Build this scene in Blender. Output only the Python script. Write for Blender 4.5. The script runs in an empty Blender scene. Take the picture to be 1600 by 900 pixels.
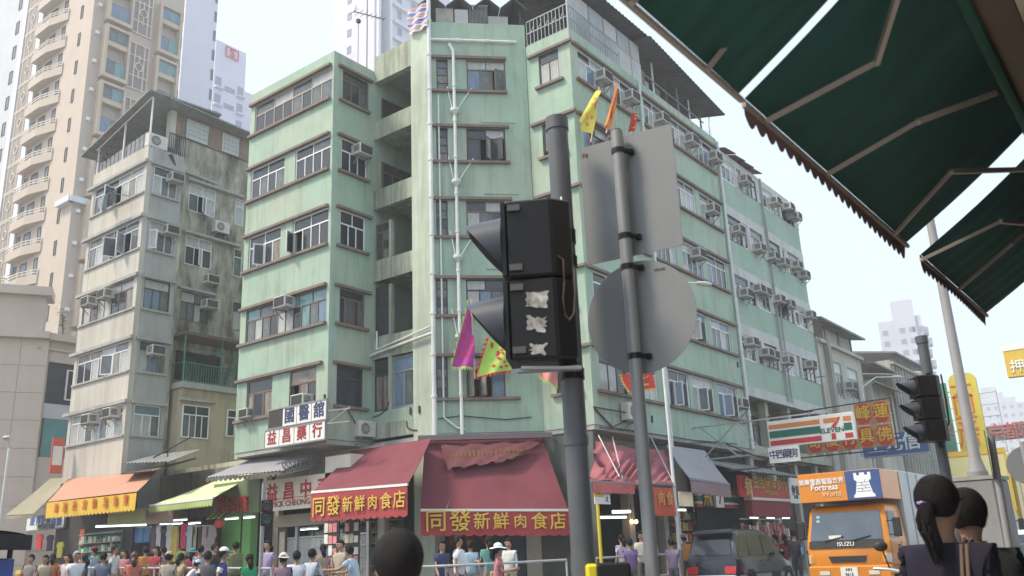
import bpy, bmesh, math, random
from mathutils import Vector, Matrix, Euler
random.seed(7)
SC = bpy.context.scene
COL = SC.collection
R2 = math.radians

# ------------------------------------------------------------------ camera
F_PX, PITCH, ROLL, YAW, EYE = 1380.8, R2(16.72), R2(-2.381), R2(37.276), 1.35
CAMP = Vector((0, 0, EYE))
FWD = Vector((math.cos(PITCH)*math.cos(YAW), math.cos(PITCH)*math.sin(YAW), math.sin(PITCH)))
_r0 = Vector((math.sin(YAW), -math.cos(YAW), 0)); _u0 = _r0.cross(FWD)
RGT = math.cos(ROLL)*_r0 + math.sin(ROLL)*_u0
UPV = -math.sin(ROLL)*_r0 + math.cos(ROLL)*_u0
cam = bpy.data.cameras.new('camera'); camo = bpy.data.objects.new('camera', cam); COL.objects.link(camo)
cam.sensor_width = 36; cam.lens = F_PX/1600*36; cam.clip_start = .05; cam.clip_end = 3000
cam.dof.use_dof = True; cam.dof.focus_distance = 24; cam.dof.aperture_fstop = 4.0
m = Matrix((RGT, UPV, -FWD)).transposed().to_4x4(); m.translation = CAMP
camo.matrix_world = m
SC.camera = camo

# ------------------------------------------------------------------ sky, sun, exposure
SUN = Vector((-.46, .36, .80)).normalized()
w = bpy.data.worlds.new('World'); SC.world = w; w.use_nodes = True
nt = w.node_tree; nt.nodes.clear()
sky = nt.nodes.new('ShaderNodeTexSky'); sky.sky_type = 'NISHITA'; sky.sun_disc = False
sky.sun_elevation = math.asin(SUN.z); sky.sun_rotation = math.atan2(SUN.x, SUN.y)
sky.air_density = 1.0; sky.dust_density = 4.0; sky.ozone_density = 1.0; sky.altitude = 10
mix = nt.nodes.new('ShaderNodeMixRGB'); mix.blend_type = 'MIX'; mix.inputs[0].default_value = .55
mix.inputs[2].default_value = (12.3, 15.0, 16.9, 1)          # thin bright overcast
bg = nt.nodes.new('ShaderNodeBackground'); bg.inputs[1].default_value = .092
out = nt.nodes.new('ShaderNodeOutputWorld')
nt.links.new(sky.outputs[0], mix.inputs[1]); nt.links.new(mix.outputs[0], bg.inputs[0]); nt.links.new(bg.outputs[0], out.inputs[0])
sl = bpy.data.lights.new('sun', 'SUN'); sl.energy = 4.2; sl.angle = R2(12); sl.color = (1, .87, .69)
so = bpy.data.objects.new('sun', sl); COL.objects.link(so)
so.rotation_euler = SUN.to_track_quat('Z', 'Y').to_euler(); so.location = (0, 0, 60)
SC.view_settings.view_transform = 'Standard'; SC.view_settings.look = 'None'
SC.view_settings.exposure = 0.36; SC.view_settings.gamma = 1
try:
    SC.cycles.max_bounces = 6; SC.cycles.diffuse_bounces = 3; SC.cycles.glossy_bounces = 3; SC.cycles.transparent_max_bounces = 6
    SC.cycles.caustics_reflective = False; SC.cycles.caustics_refractive = False; SC.cycles.volume_bounces = 1
    SC.cycles.sample_clamp_indirect = 4
except Exception: pass

# ------------------------------------------------------------------ measuring: the ray of a measured pixel cut with a real wall or ground plane
def on(px, py, X=None, Y=None, Z=None, D=None, N=None):
    d = FWD + RGT*((px-800)/F_PX) - UPV*((py-450)/F_PX)
    if X is not None: t = X/d.x
    elif Y is not None: t = Y/d.y
    elif Z is not None: t = (Z-EYE)/d.z
    elif D is not None: t = D/math.hypot(d.x, d.y)
    else: t = N[2]/(N[0]*d.x+N[1]*d.y)
    return CAMP + d*t

# ------------------------------------------------------------------ materials
MATS = {}
def mat(name, col, rough=.7, var=.12, scale=1.5, bump=0., grime=0., gcol=(.05, .045, .04), metal=0., spec=.4, emit=0., coat=0., stretch=(3, 3, .22), gsc=1.0, alpha=None, sat=0., trans=0., patch=0., pcol=(.5, .5, .45), glo=.7):
    if name in MATS: return MATS[name]
    M = bpy.data.materials.new(name); M.use_nodes = True; t = M.node_tree; n = t.nodes
    b = n['Principled BSDF']; b.inputs['Roughness'].default_value = rough; b.inputs['Metallic'].default_value = metal
    b.inputs['Specular IOR Level'].default_value = spec
    if coat: b.inputs['Coat Weight'].default_value = coat; b.inputs['Coat Roughness'].default_value = .06
    tc = n.new('ShaderNodeTexCoord')
    nz = n.new('ShaderNodeTexNoise'); nz.inputs['Scale'].default_value = scale; nz.inputs['Detail'].default_value = 6; nz.inputs['Roughness'].default_value = .62
    t.links.new(tc.outputs['Object'], nz.inputs['Vector'])
    mr = n.new('ShaderNodeMapRange'); mr.inputs[1].default_value = .28; mr.inputs[2].default_value = .72
    mr.inputs[3].default_value = 1-var; mr.inputs[4].default_value = 1+var
    t.links.new(nz.outputs[0], mr.inputs[0])
    mul = n.new('ShaderNodeMixRGB'); mul.blend_type = 'MULTIPLY'; mul.inputs[0].default_value = 1
    mul.inputs[1].default_value = (*col, 1); t.links.new(mr.outputs[0], mul.inputs[2])
    last = mul.outputs[0]
    if patch:                                   # broad weathered patches
        pn = n.new('ShaderNodeTexNoise'); pn.inputs['Scale'].default_value = .33; pn.inputs['Detail'].default_value = 7; pn.inputs['Roughness'].default_value = .6
        t.links.new(tc.outputs['Object'], pn.inputs['Vector'])
        pr = n.new('ShaderNodeMapRange'); pr.inputs[1].default_value = .42; pr.inputs[2].default_value = .66; pr.inputs[3].default_value = 0; pr.inputs[4].default_value = patch
        t.links.new(pn.outputs[0], pr.inputs[0]); pm = n.new('ShaderNodeMixRGB'); pm.inputs[2].default_value = (*pcol, 1)
        t.links.new(pr.outputs[0], pm.inputs[0]); t.links.new(last, pm.inputs[1]); last = pm.outputs[0]
    if grime:
        mp = n.new('ShaderNodeMapping'); mp.inputs['Scale'].default_value = stretch
        t.links.new(tc.outputs['Object'], mp.inputs[0])
        g = n.new('ShaderNodeTexNoise'); g.inputs['Scale'].default_value = gsc; g.inputs['Detail'].default_value = 8; g.inputs['Roughness'].default_value = .68
        t.links.new(mp.outputs[0], g.inputs['Vector'])
        g2 = n.new('ShaderNodeTexNoise'); g2.inputs['Scale'].default_value = .45; g2.inputs['Detail'].default_value = 4
        t.links.new(tc.outputs['Object'], g2.inputs['Vector'])
        ad = n.new('ShaderNodeMath'); ad.operation = 'MULTIPLY_ADD'; ad.inputs[1].default_value = .5
        t.links.new(g2.outputs[0], ad.inputs[0]); t.links.new(g.outputs[0], ad.inputs[2])
        r = n.new('ShaderNodeMapRange'); r.inputs[1].default_value = glo; r.inputs[2].default_value = glo+.3; r.inputs[3].default_value = 0; r.inputs[4].default_value = grime
        t.links.new(ad.outputs[0], r.inputs[0])
        gm = n.new('ShaderNodeMixRGB'); gm.inputs[2].default_value = (*gcol, 1)
        t.links.new(r.outputs[0], gm.inputs[0]); t.links.new(last, gm.inputs[1]); last = gm.outputs[0]
    t.links.new(last, b.inputs['Base Color'])
    if bump:
        bn = n.new('ShaderNodeTexNoise'); bn.inputs['Scale'].default_value = scale*9; bn.inputs['Detail'].default_value = 4
        t.links.new(tc.outputs['Object'], bn.inputs['Vector'])
        bp = n.new('ShaderNodeBump'); bp.inputs['Strength'].default_value = bump; bp.inputs['Distance'].default_value = .02
        t.links.new(bn.outputs[0], bp.inputs['Height']); t.links.new(bp.outputs[0], b.inputs['Normal'])
    if emit:
        b.inputs['Emission Color'].default_value = (*col, 1); b.inputs['Emission Strength'].default_value = emit
    if trans:
        b.inputs['Transmission Weight'].default_value = trans
    if alpha is not None: b.inputs['Alpha'].default_value = alpha
    MATS[name] = M
    return M

# ------------------------------------------------------------------ mesh building
LOCAL = set()
def setparent(o, parent, local=False):
    if parent is None: return o
    o.parent = parent
    if parent.type == 'EMPTY' and parent.name not in LOCAL and not local:
        o.matrix_parent_inverse = Matrix.Translation(-parent.location)
    return o
def tag(o, label=None, cat=None, group=None, kind=None):
    if label: o['label'] = label
    if cat: o['category'] = cat
    if group: o['group'] = group
    if kind: o['kind'] = kind
    return o
def top(name, label, cat, loc=(0, 0, 0), group=None, local=False, rz=0):
    o = bpy.data.objects.new(name, None); COL.objects.link(o); o.empty_display_size = .2
    o.location = loc; o.rotation_euler = (0, 0, rz)
    if local: LOCAL.add(o.name)
    return tag(o, label, cat, group)
def put(mesh, name, parent=None, M=None, local=False):
    o = bpy.data.objects.new(name, mesh); COL.objects.link(o); setparent(o, parent, local)
    if M is not None: o.matrix_basis = M
    return o
def copy_tree(o, parent=None):
    c = o.copy(); COL.objects.link(c)
    if o.name in LOCAL: LOCAL.add(c.name)
    if parent is not None: c.parent = parent
    for ch in o.children: copy_tree(ch, c)
    return c

class MB:
    def __init__(s): s.v = []; s.f = []
    def add(s, vs, fs):
        k = len(s.v); s.v += [tuple(v) for v in vs]; s.f += [tuple(i+k for i in f) for f in fs]; return s
    def hexa(s, p): return s.add(p, [(0, 1, 2, 3), (7, 6, 5, 4), (0, 4, 5, 1), (1, 5, 6, 2), (2, 6, 7, 3), (3, 7, 4, 0)])
    def box(s, x0, x1, y0, y1, z0, z1):
        return s.hexa([(x0, y0, z0), (x1, y0, z0), (x1, y1, z0), (x0, y1, z0), (x0, y0, z1), (x1, y0, z1), (x1, y1, z1), (x0, y1, z1)])
    def cbox(s, c, sx, sy, sz, rot=None):
        ps = []
        for z in (-.5, .5):
            for x, y in ((-.5, -.5), (.5, -.5), (.5, .5), (-.5, .5)):
                v = Vector((x*sx, y*sy, z*sz))
                if rot is not None: v = rot @ v
                ps.append(Vector(c)+v)
        return s.hexa(ps)
    def slab(s, a, b, c, d, off):
        o = Vector(off); P = [Vector(q) for q in (a, b, c, d)]
        return s.hexa(P+[q+o for q in P])
    def quad(s, *p): return s.add(p, [tuple(range(len(p)))])
    def prism(s, poly, off):
        n = len(poly); P = [Vector(q) for q in poly]; o = Vector(off)
        return s.add(P+[q+o for q in P], [tuple(range(n))[::-1], tuple(range(n, 2*n))]+[(i, (i+1) % n, n+(i+1) % n, n+i) for i in range(n)])
    def tube(s, pts, r, n=8, cap=True):
        P = [Vector(q) for q in pts]; k = len(P); rs = r if isinstance(r, (list, tuple)) else [r]*k
        t0 = (P[1]-P[0]).normalized(); up = Vector((0, 0, 1)) if abs(t0.z) < .9 else Vector((1, 0, 0))
        vs = []
        for i in range(k):
            t = (P[min(i+1, k-1)]-P[max(i-1, 0)]).normalized()
            a = t.cross(up)
            if a.length < 1e-4: a = t.cross(Vector((0, 1, 0)))
            a.normalize(); b = t.cross(a); up = b.cross(t) if False else up
            for j in range(n):
                th = 2*math.pi*j/n; vs.append(P[i]+a*(math.cos(th)*rs[i])+b*(math.sin(th)*rs[i]))
        fs = [(i*n+j, i*n+(j+1) % n, (i+1)*n+(j+1) % n, (i+1)*n+j) for i in range(k-1) for j in range(n)]
        if cap: fs += [tuple(range(n))[::-1], tuple(range((k-1)*n, k*n))]
        return s.add(vs, fs)
    def bar(s, a, b, wd, ht=None, up=(0, 0, 1)):
        a = Vector(a); b = Vector(b); t = (b-a).normalized(); u = Vector(up)
        x = t.cross(u)
        if x.length < 1e-4: x = t.cross(Vector((1, 0, 0)))
        x.normalize(); y = x.cross(t); ht = ht or wd; x *= wd/2; y *= ht/2
        return s.hexa([a-x-y, a+x-y, a+x+y, a-x+y, b-x-y, b+x-y, b+x+y, b-x+y])
    def lathe(s, prof, n=16, c=(0, 0, 0), sx=1, sy=1):
        c = Vector(c); vs = []
        for r, z in prof:
            for j in range(n):
                th = 2*math.pi*j/n; vs.append(c+Vector((math.cos(th)*r*sx, math.sin(th)*r*sy, z)))
        k = len(prof)
        fs = [(i*n+j, i*n+(j+1) % n, (i+1)*n+(j+1) % n, (i+1)*n+j) for i in range(k-1) for j in range(n)]
        fs += [tuple(range(n))[::-1], tuple(range((k-1)*n, k*n))]
        return s.add(vs, fs)
    def ball(s, c, rx, ry, rz, nu=10, nv=7, rot=None):
        c = Vector(c); vs = []
        for i in range(nv+1):
            ph = math.pi*i/nv
            for j in range(nu):
                th = 2*math.pi*j/nu; v = Vector((math.cos(th)*math.sin(ph)*rx, math.sin(th)*math.sin(ph)*ry, -math.cos(ph)*rz))
                if rot is not None: v = rot @ v
                vs.append(c+v)
        fs = [(i*nu+j, i*nu+(j+1) % nu, (i+1)*nu+(j+1) % nu, (i+1)*nu+j) for i in range(nv) for j in range(nu)]
        return s.add(vs, fs)
    def grid(s, fn, nu, nv):
        vs = [fn(i/nu, j/nv) for j in range(nv+1) for i in range(nu+1)]
        fs = [(j*(nu+1)+i, j*(nu+1)+i+1, (j+1)*(nu+1)+i+1, (j+1)*(nu+1)+i) for j in range(nv) for i in range(nu)]
        return s.add(vs, fs)
    def mesh(s, name, material, smooth=False, merge=False, fixn=True, bevel=0):
        me = bpy.data.meshes.new(name); me.from_pydata(s.v, [], s.f)
        bm = bmesh.new(); bm.from_mesh(me)
        if merge: bmesh.ops.remove_doubles(bm, verts=bm.verts, dist=1e-4)
        if bevel: bmesh.ops.bevel(bm, geom=bm.edges[:], offset=bevel, segments=1, affect='EDGES', clamp_overlap=True)
        if fixn: bmesh.ops.recalc_face_normals(bm, faces=bm.faces)
        if smooth:
            for f in bm.faces: f.smooth = True
            for e in bm.edges:
                if len(e.link_faces) == 2 and e.calc_face_angle(0) > .75: e.smooth = False
        bm.to_mesh(me); bm.free()
        if material: me.materials.append(material)
        return me
    def build(s, name, material, parent=None, smooth=False, merge=False, local=False, label=None, M=None, fixn=True, bevel=0):
        o = put(s.mesh(name, material, smooth, merge, fixn, bevel), name, parent, M, local)
        if label: o['label'] = label
        return o

class Fr:                                            # frame of a facade: a = along to the right, b = outwards, z = up
    def __init__(s, x, y, ux, uy, nx, ny):
        s.o = Vector((x, y, 0)); s.u = Vector((ux, uy, 0)).normalized(); s.n = Vector((nx, ny, 0)).normalized()
        s.c = s.n.dot(s.o)
    def p(s, a, b, z): return s.o+s.u*a+s.n*b+Vector((0, 0, z))
    def px(s, x, y, b=0):
        q = on(x, y, N=(s.n.x, s.n.y, s.c+b)); return (q-s.o).dot(s.u), q.z
    def a(s, x, y): return s.px(x, y)[0]
    def box(s, mb, a0, a1, b0, b1, z0, z1):
        return mb.hexa([s.p(a0, b0, z0), s.p(a1, b0, z0), s.p(a1, b1, z0), s.p(a0, b1, z0), s.p(a0, b0, z1), s.p(a1, b0, z1), s.p(a1, b1, z1), s.p(a0, b1, z1)])
    def mtx(s, a, b, z):                             # local x = -u, y = outwards, z = up
        M = Matrix((-s.u, s.n, Vector((0, 0, 1)))).transposed().to_4x4(); M.translation = s.p(a, b, z); return M
    def tmtx(s, a, b, z):                            # for flat text: x = right, y = up, z = outwards
        M = Matrix((s.u, Vector((0, 0, 1)), s.n)).transposed().to_4x4(); M.translation = s.p(a, b, z); return M

TXT = {}
def text(s, size, material, name, parent, M, bold=0., ext=.004, sx=1., align='CENTER', space=1.):
    key = (s, round(size, 4), bold, ext, sx, align, space, material.name)
    me = TXT.get(key)
    if me is None:
        cu = bpy.data.curves.new(name, 'FONT'); cu.body = s; cu.size = size; cu.align_x = align; cu.align_y = 'CENTER'
        cu.bevel_depth = bold*size*.8; cu.bevel_resolution = 0; cu.extrude = ext; cu.resolution_u = 2; cu.space_character = space
        ob = bpy.data.objects.new('lettering_source', cu); COL.objects.link(ob)
        dg = bpy.context.evaluated_depsgraph_get(); me = bpy.data.meshes.new_from_object(ob.evaluated_get(dg))
        bpy.data.objects.remove(ob); bpy.data.curves.remove(cu)
        me.name = name; me.materials.clear(); me.materials.append(material)
        if sx != 1.: me.transform(Matrix.Diagonal((sx, 1, 1, 1)))
        TXT[key] = me
    return put(me, name, parent, M)

# shared palette
GREEN = mat('mint_paint', (.315, .44, .355), .8, .12, 1.2, .25, .62, (.16, .165, .12), glo=.73, stretch=(3.2, 3.2, .3), patch=.7, pcol=(.41, .44, .36))
LEDGE = mat('brown_ledge', (.20, .155, .135), .8, .2, 2, .2, .3, (.08, .07, .06))
RAWC = mat('stained_concrete', (.42, .42, .34), .9, .2, 1.3, .3, .85, (.09, .085, .07))
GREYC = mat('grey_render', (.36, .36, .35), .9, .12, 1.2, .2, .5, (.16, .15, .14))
SUNCREAM = mat('sunlit_cream_render', (.52, .49, .43), .85, .1, .9, .15, .55, (.24, .21, .17), patch=.5, pcol=(.40, .39, .37))  # tenement front: warm sunlight put into the render colour
WHITEF = mat('white_window_frame', (.72, .73, .74), .45, .08, 3)
BROWNF = mat('brown_window_frame', (.16, .12, .10), .6, .15, 3)
DARKF = mat('dark_window_frame', (.06, .052, .05), .6, .15, 3)
GREYF = mat('grey_steel_frame', (.25, .26, .27), .6, .15, 3)
INSIDE = mat('dark_interior', (.018, .018, .02), .9, .2, 1)
GLASS = [mat('glass_dark', (.03, .034, .04), .06, .5, 1.2, spec=.6), mat('glass_grey', (.10, .115, .12), .1, .45, 1.6, spec=.6),
         mat('glass_curtain', (.40, .41, .40), .16, .35, 3.5, spec=.6, grime=.6, gcol=(.18, .19, .2), stretch=(9, 9, .3)), mat('glass_blue', (.12, .17, .24), .08, .4, 1.2, spec=.6),
         mat('glass_teal', (.11, .22, .24), .08, .4, 1.2, spec=.6), mat('glass_warm', (.20, .17, .14), .15, .5, 2.2, spec=.5)]
ACW = mat('aged_white_casing', (.56, .55, .51), .5, .12, 3, 0, .35, (.25, .22, .18))
ACD = mat('dark_grille', (.07, .07, .072), .7, .2, 4)
PIPEW = mat('white_pipe_paint', (.66, .68, .68), .5, .1, 2, 0, .3, (.3, .28, .25))
PIPED = mat('dark_pipe', (.07, .07, .07), .6, .2, 2)
STEEL = mat('galvanised_steel', (.42, .43, .45), .42, .12, 3, metal=.55)
RUST = mat('rusty_sheet', (.2, .13, .09), .85, .3, 2, .2, .6, (.07, .05, .04))
CORR = mat('grey_corrugated_sheet', (.25, .25, .25), .7, .2, 1.5, .1, .6, (.1, .085, .07))

_pm = {}
def pane_mesh(mt):
    if mt.name not in _pm:
        _pm[mt.name] = MB().box(0, 1, 0, 1, 0, 1).mesh('pane', mt)
    return _pm[mt.name]
def window(parent, fr, a0, a1, z0, z1, cols=3, top_h=.3, frame=None, glass=(0, 0, 1, 2), fw=.05, b=-.1, d=.06, topcols=None, fr_name='window', opens=(), rows=0, sub=True, seed=None, sill=None):
    """frame mesh with its panes as sub-parts; opens = (index, degrees) casements standing open"""
    rnd = random.Random(seed if seed is not None else int((a0*37+z0*91+fr.c*13)*100))
    frame = frame or WHITEF
    mb = MB()
    fr.box(mb, a0, a1, b, b+d, z1-fw, z1); fr.box(mb, a0, a1, b, b+d, z0, z0+fw)
    fr.box(mb, a0, a0+fw, b, b+d, z0+fw, z1-fw); fr.box(mb, a1-fw, a1, b, b+d, z0+fw, z1-fw)
    H = z1-z0; zt = z1-H*top_h if top_h else z1-fw
    panes = []
    wd = (a1-a0-2*fw)
    om = dict(opens)
    if top_h:
        fr.box(mb, a0+fw, a1-fw, b+.001, b+d-.001, zt-fw/2, zt+fw/2)
        tcn = topcols or max(1, cols//2)
        for i in range(tcn):
            x0 = a0+fw+wd*i/tcn; x1 = a0+fw+wd*(i+1)/tcn
            if i: fr.box(mb, x0-fw*.35, x0+fw*.35, b+.002, b+d-.002, zt+fw/2, z1-fw)
            panes.append((x0+(fw*.35 if i else 0), x1-(fw*.35 if i < tcn-1 else 0), zt+fw/2, z1-fw, None))
    zl = zt-(fw/2 if top_h else 0)
    for i in range(cols):
        x0 = a0+fw+wd*i/cols; x1 = a0+fw+wd*(i+1)/cols
        if i: fr.box(mb, x0-fw*.4, x0+fw*.4, b+.002, b+d-.002, z0+fw, zl)
        xa = x0+(fw*.4 if i else 0); xb = x1-(fw*.4 if i < cols-1 else 0)
        nr = rows or 1
        for k in range(nr):
            za = z0+fw+(zl-z0-fw)*k/nr; zb = z0+fw+(zl-z0-fw)*(k+1)/nr
            if k: fr.box(mb, xa, xb, b+.004, b+d-.004, za-fw*.25, za+fw*.25)
            panes.append((xa, xb, za+(fw*.25 if k else 0), zb-(fw*.25 if k < nr-1 else 0), om.get(i)))
    # open casement frames
    leaf = []
    for q in panes:
        xa, xb, za, zb, ang = q
        g = pane_mesh(GLASS[rnd.choice(glass)])
        if ang is None:
            leaf.append((g, xa, xb, za, zb, None))
        else:
            hinge_left = ang > 0; an = abs(R2(ang)); L = xb-xa
            h = fr.p(xa if hinge_left else xb, b+d, 0); dirv = (fr.u if hinge_left else -fr.u)*math.cos(an)+fr.n*math.sin(an)
            nn = Vector((dirv.y, -dirv.x, 0))
            def P(s_, t_, z_): return h+dirv*s_+nn*t_+Vector((0, 0, z_))
            for s0, s1, y0, y1 in ((0, .045, za, zb), (L-.045, L, za, zb), (.045, L-.045, za, za+.045), (.045, L-.045, zb-.045, zb)):
                mb.hexa([P(s0, 0, y0), P(s1, 0, y0), P(s1, .03, y0), P(s0, .03, y0), P(s0, 0, y1), P(s1, 0, y1), P(s1, .03, y1), P(s0, .03, y1)])
            M = Matrix((dirv*(L-.09), nn*.012, Vector((0, 0, zb-za-.09)))).transposed().to_4x4(); M.translation = P(.045, .009, za+.045)
            leaf.append((g, None, None, None, None, M))
    wnd = mb.build(fr_name, frame, parent)
    for g, xa, xb, za, zb, M in leaf:
        if M is None:
            M = Matrix((fr.u*(xb-xa), fr.n*.012, Vector((0, 0, zb-za)))).transposed().to_4x4(); M.translation = fr.p(xa, b+d*.4, za)
        if sub: put(g, 'pane', wnd, M)
        else: put(g, 'pane', parent, Matrix.Translation(parent.location*0) @ M)
    return wnd

def banded(parent, fr, a0, a1, zs, zb, zt, wins, mt, th=.22, name='wall', spmat=None, inside=True):
    """wall of spandrels and piers with real window openings. zs = [(sill, lintel)], wins = per floor list of (a0, a1)"""
    mb = MB(); mi = MB(); prev = zb
    for (s_, l_), ws in zip(zs, wins):
        fr.box(mb, a0, a1, -th, 0, prev, s_)
        x = a0
        for (p, q) in sorted(ws):
            if p-x > .01: fr.box(mb, x, p, -th, 0, s_, l_)
            x = q
        if a1-x > .01: fr.box(mb, x, a1, -th, 0, s_, l_)
        prev = l_
    fr.box(mb, a0, a1, -th, 0, prev, zt)
    o = mb.build(name, mt, parent)
    if inside:
        for (s_, l_), ws in zip(zs, wins):
            m2 = MB(); fr.box(m2, min(p for p, q in ws)-.03, max(q for p, q in ws)+.03, -th-.22, -th-.2, s_-.05, l_+.05); m2.build('room_backing', INSIDE, parent)
    return o
def ledge(parent, fr, a0, a1, z, d=.13, h=.095, mt=None, name='window_ledge'):
    mb = MB(); fr.box(mb, a0, a1, .001, d, z-h/2, z+h/2); return mb.build(name, mt or LEDGE, parent)

# air conditioners: parts of the building that holds them; meshes shared
def _ac():
    b = MB().box(-.31, .31, -.1, .42, 0, .40).mesh('air_conditioner', ACW, bevel=.012)
    g = MB()
    for k in range(7): g.box(-.26, .26, .421, .436, .05+k*.045, .075+k*.045)
    for s_ in (-1, 1):
        for k in range(5): g.box(s_*.3105-.004, s_*.3105+.004, .08, .36, .10+k*.05, .13+k*.05)
    g = g.mesh('grille', ACD)
    d = MB().box(-.28, .28, .4205, .4215, .035, .365).mesh('grille_backing', ACD)
    k = MB()
    for s_ in (-1, 1):
        k.bar((s_*.27, 0, -.02), (s_*.27, .42, -.02), .035); k.bar((s_*.27, .02, -.32), (s_*.27, .38, -.03), .03)
    k.bar((-.29, .2, -.025), (.29, .2, -.025), .03)
    return b, g, d, k.mesh('bracket', GREYF)
def _split():
    b = MB().box(-.4, .4, .06, .36, 0, .56).mesh('condenser_unit', ACW, bevel=.012)
    prof = [(.2, 0), (.225, .015), (.2, .02)]
    g = MB(); g.lathe([(.21, 0), (.21, .006)], 20)
    m_ = g.mesh('fan_grille', ACD); m_.transform(Matrix.Translation((.1, .361, .28)) @ Matrix.Rotation(-math.pi/2, 4, 'X'))
    r = MB()
    for rr in (.2, .13, .07):
        r.tube([(.1+rr*math.cos(t*math.pi/10), .371, .28+rr*math.sin(t*math.pi/10)) for t in range(21)], .009, 5, False)
    for t in range(4): r.bar((.1-.2*math.cos(t*.785), .371, .28-.2*math.sin(t*.785)), (.1+.2*math.cos(t*.785), .371, .28+.2*math.sin(t*.785)), .008)
    k = MB()
    for s_ in (-1, 1): k.bar((s_*.3, 0, -.03), (s_*.3, .4, -.03), .04); k.bar((s_*.3, 0, -.35), (s_*.3, .38, -.04), .03); k.bar((-.3, .2, -.032), (.3, .2, -.032), .035)
    return b, m_, r.mesh('fan_guard', ACW), k.mesh('bracket', GREYF)
AC_M = _ac(); SP_M = _split()
def ac(parent, fr, a, z, b=0., sc=1.):
    M = fr.mtx(a, b, z) @ Matrix.Diagonal((sc, sc, sc, 1))
    o = put(AC_M[0], 'air_conditioner', parent, M)
    for me in AC_M[1:]: put(me, me.name.split('.')[0], o)
    return o
def split(parent, fr, a, z, b=0., sc=1.):
    M = fr.mtx(a, b, z) @ Matrix.Diagonal((sc, sc, sc, 1))
    o = put(SP_M[0], 'condenser_unit', parent, M)
    for me in SP_M[1:]: put(me, me.name.split('.')[0], o)
    return o
def pipe(parent, pts, r, mt=None, name='drain_pipe', n=8, joints=True):
    mb = MB()
    for a, b in zip(pts[:-1], pts[1:]):
        mb.tube([a, b], r, n)
    for q in pts[1:-1]: mb.ball(q, r*1.15, r*1.15, r*1.15, 8, 6)
    if joints:
        for a, b in zip(pts[:-1], pts[1:]):
            a = Vector(a); b = Vector(b); L = (b-a).length; k = int(L/1.4)
            for i in range(1, k+1):
                c = a+(b-a)*(i/(k+1)); t = (b-a).normalized()*.05; mb.tube([c-t, c+t], r*1.3, n)
    return mb.build(name, mt or PIPEW, parent, smooth=True)
def corrugated(mb, P00, P10, P11, P01, waves=20, amp=.03, th=.02):
    """sheet with waves across from P00-P10 direction"""
    A, B, C, D = [Vector(q) for q in (P00, P10, P11, P01)]
    nrm = (B-A).cross(D-A).normalized()
    n = waves*2
    for side in (0, 1):
        def fn(s_, t_):
            p = (A*(1-s_)+B*s_)*(1-t_)+(D*(1-s_)+C*s_)*t_
            return p+nrm*((amp if (round(s_*n) % 2) else -amp)+side*th)
        mb.grid(fn, n, 2)
    return mb
# ================================================================== MINT GREEN CORNER BUILDING
XA, YA, X2, YB = 18.85, 22.04, 20.83, 14.77
CC = 40.04                                            # chamfer: x + y = CC
YL = 26.93
FL = Fr(XA, YL, 0, -1, -1, 0)                         # left bay front
FR_ = Fr(XA, YA, 1, 0, 0, -1)                         # its return
RE = Fr(X2, YA, 0, -1, -1, 0)                         # light-well plane
CH = Fr(X2, CC-X2, 1, -1, -1, -1)                     # chamfer
XB = 23.35
BF = Fr(XB, CC-XB, 0, -1, -1, 0)                      # right bay, narrow front
RF = Fr(XB, YB, 1, 0, 0, -1)                          # long right facade
SILL = [6.2, 8.97, 11.75, 14.55, 17.32]; LINT = [7.58, 10.25, 13.1, 15.87, 18.62]
ZS = list(zip(SILL, LINT)); ZT = 19.2; ZB0 = 5.1
G = top('apartment_building', 'mint green corner apartment block with chamfered corner and brown window ledges', 'apartment building', (22, 19, 0.15))
LFL = YL-YA; LRF = 35.3-XB; LCH = math.sqrt(2)*(XB-X2); LBF = CC-XB-YB
# left bay front -----------------------------------------------------
def A(fr, x, y): return fr.a(x, y)
flw = [[(A(FL, 385, 625), A(FL, 425, 615)), (A(FL, 452, 607), A(FL, 494, 597))],
       [(A(FL, 384, 505), A(FL, 510, 475))],
       [(A(FL, 388, 396), A(FL, 438, 380)), (A(FL, 457, 370), A(FL, 513, 352))],
       [(A(FL, 392, 290), A(FL, 444, 270)), (A(FL, 461, 258), A(FL, 517, 235))],
       [(A(FL, 398, 190), A(FL, 521, 128))]]
flw = [[(max(.06, a), min(LFL-.1, b)) for a, b in f] for f in flw]
banded(G, FL, 0, LFL, ZS, ZB0, ZT, flw, GREEN)
for i in range(5):
    s_, l_ = ZS[i]
    if i == 0:
        ledge(G, FL, 0, LFL-.35, s_-.02); ledge(G, FL, 0, LFL-.25, l_+.05)
    else:
        ledge(G, FL, 0, LFL-.12, s_-.02); ledge(G, FL, 0, LFL-.12, l_+.05)
a, b = flw[0][0]; window(G, FL, a, b, SILL[0], LINT[0], 3, .35, BROWNF, (0, 0, 5), opens=((1, -25),))
a, b = flw[0][1]; window(G, FL, a, b, SILL[0], LINT[0], 3, .35, BROWNF, (0, 0, 5), opens=((0, 40),))
a, b = flw[1][0]; window(G, FL, a, b, SILL[1], LINT[1], 10, .34, BROWNF, (1, 2, 3, 0, 2, 4), topcols=6)
for (a, b), op in zip(flw[2], (((1, -65),), ((0, 75),))): window(G, FL, a, b, SILL[2], LINT[2], 4, .34, WHITEF, (0, 0, 0, 5), opens=op)
for (a, b) in flw[3]: window(G, FL, a, b, SILL[3], LINT[3], 4, .34, WHITEF, (0, 0, 5, 1))
a, b = flw[4][0]; window(G, FL, a, b, SILL[4], LINT[4], 8, .36, mat('tan_window_frame', (.42, .36, .31), .6, .15, 3), (1, 1, 0, 2), topcols=4)
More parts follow.
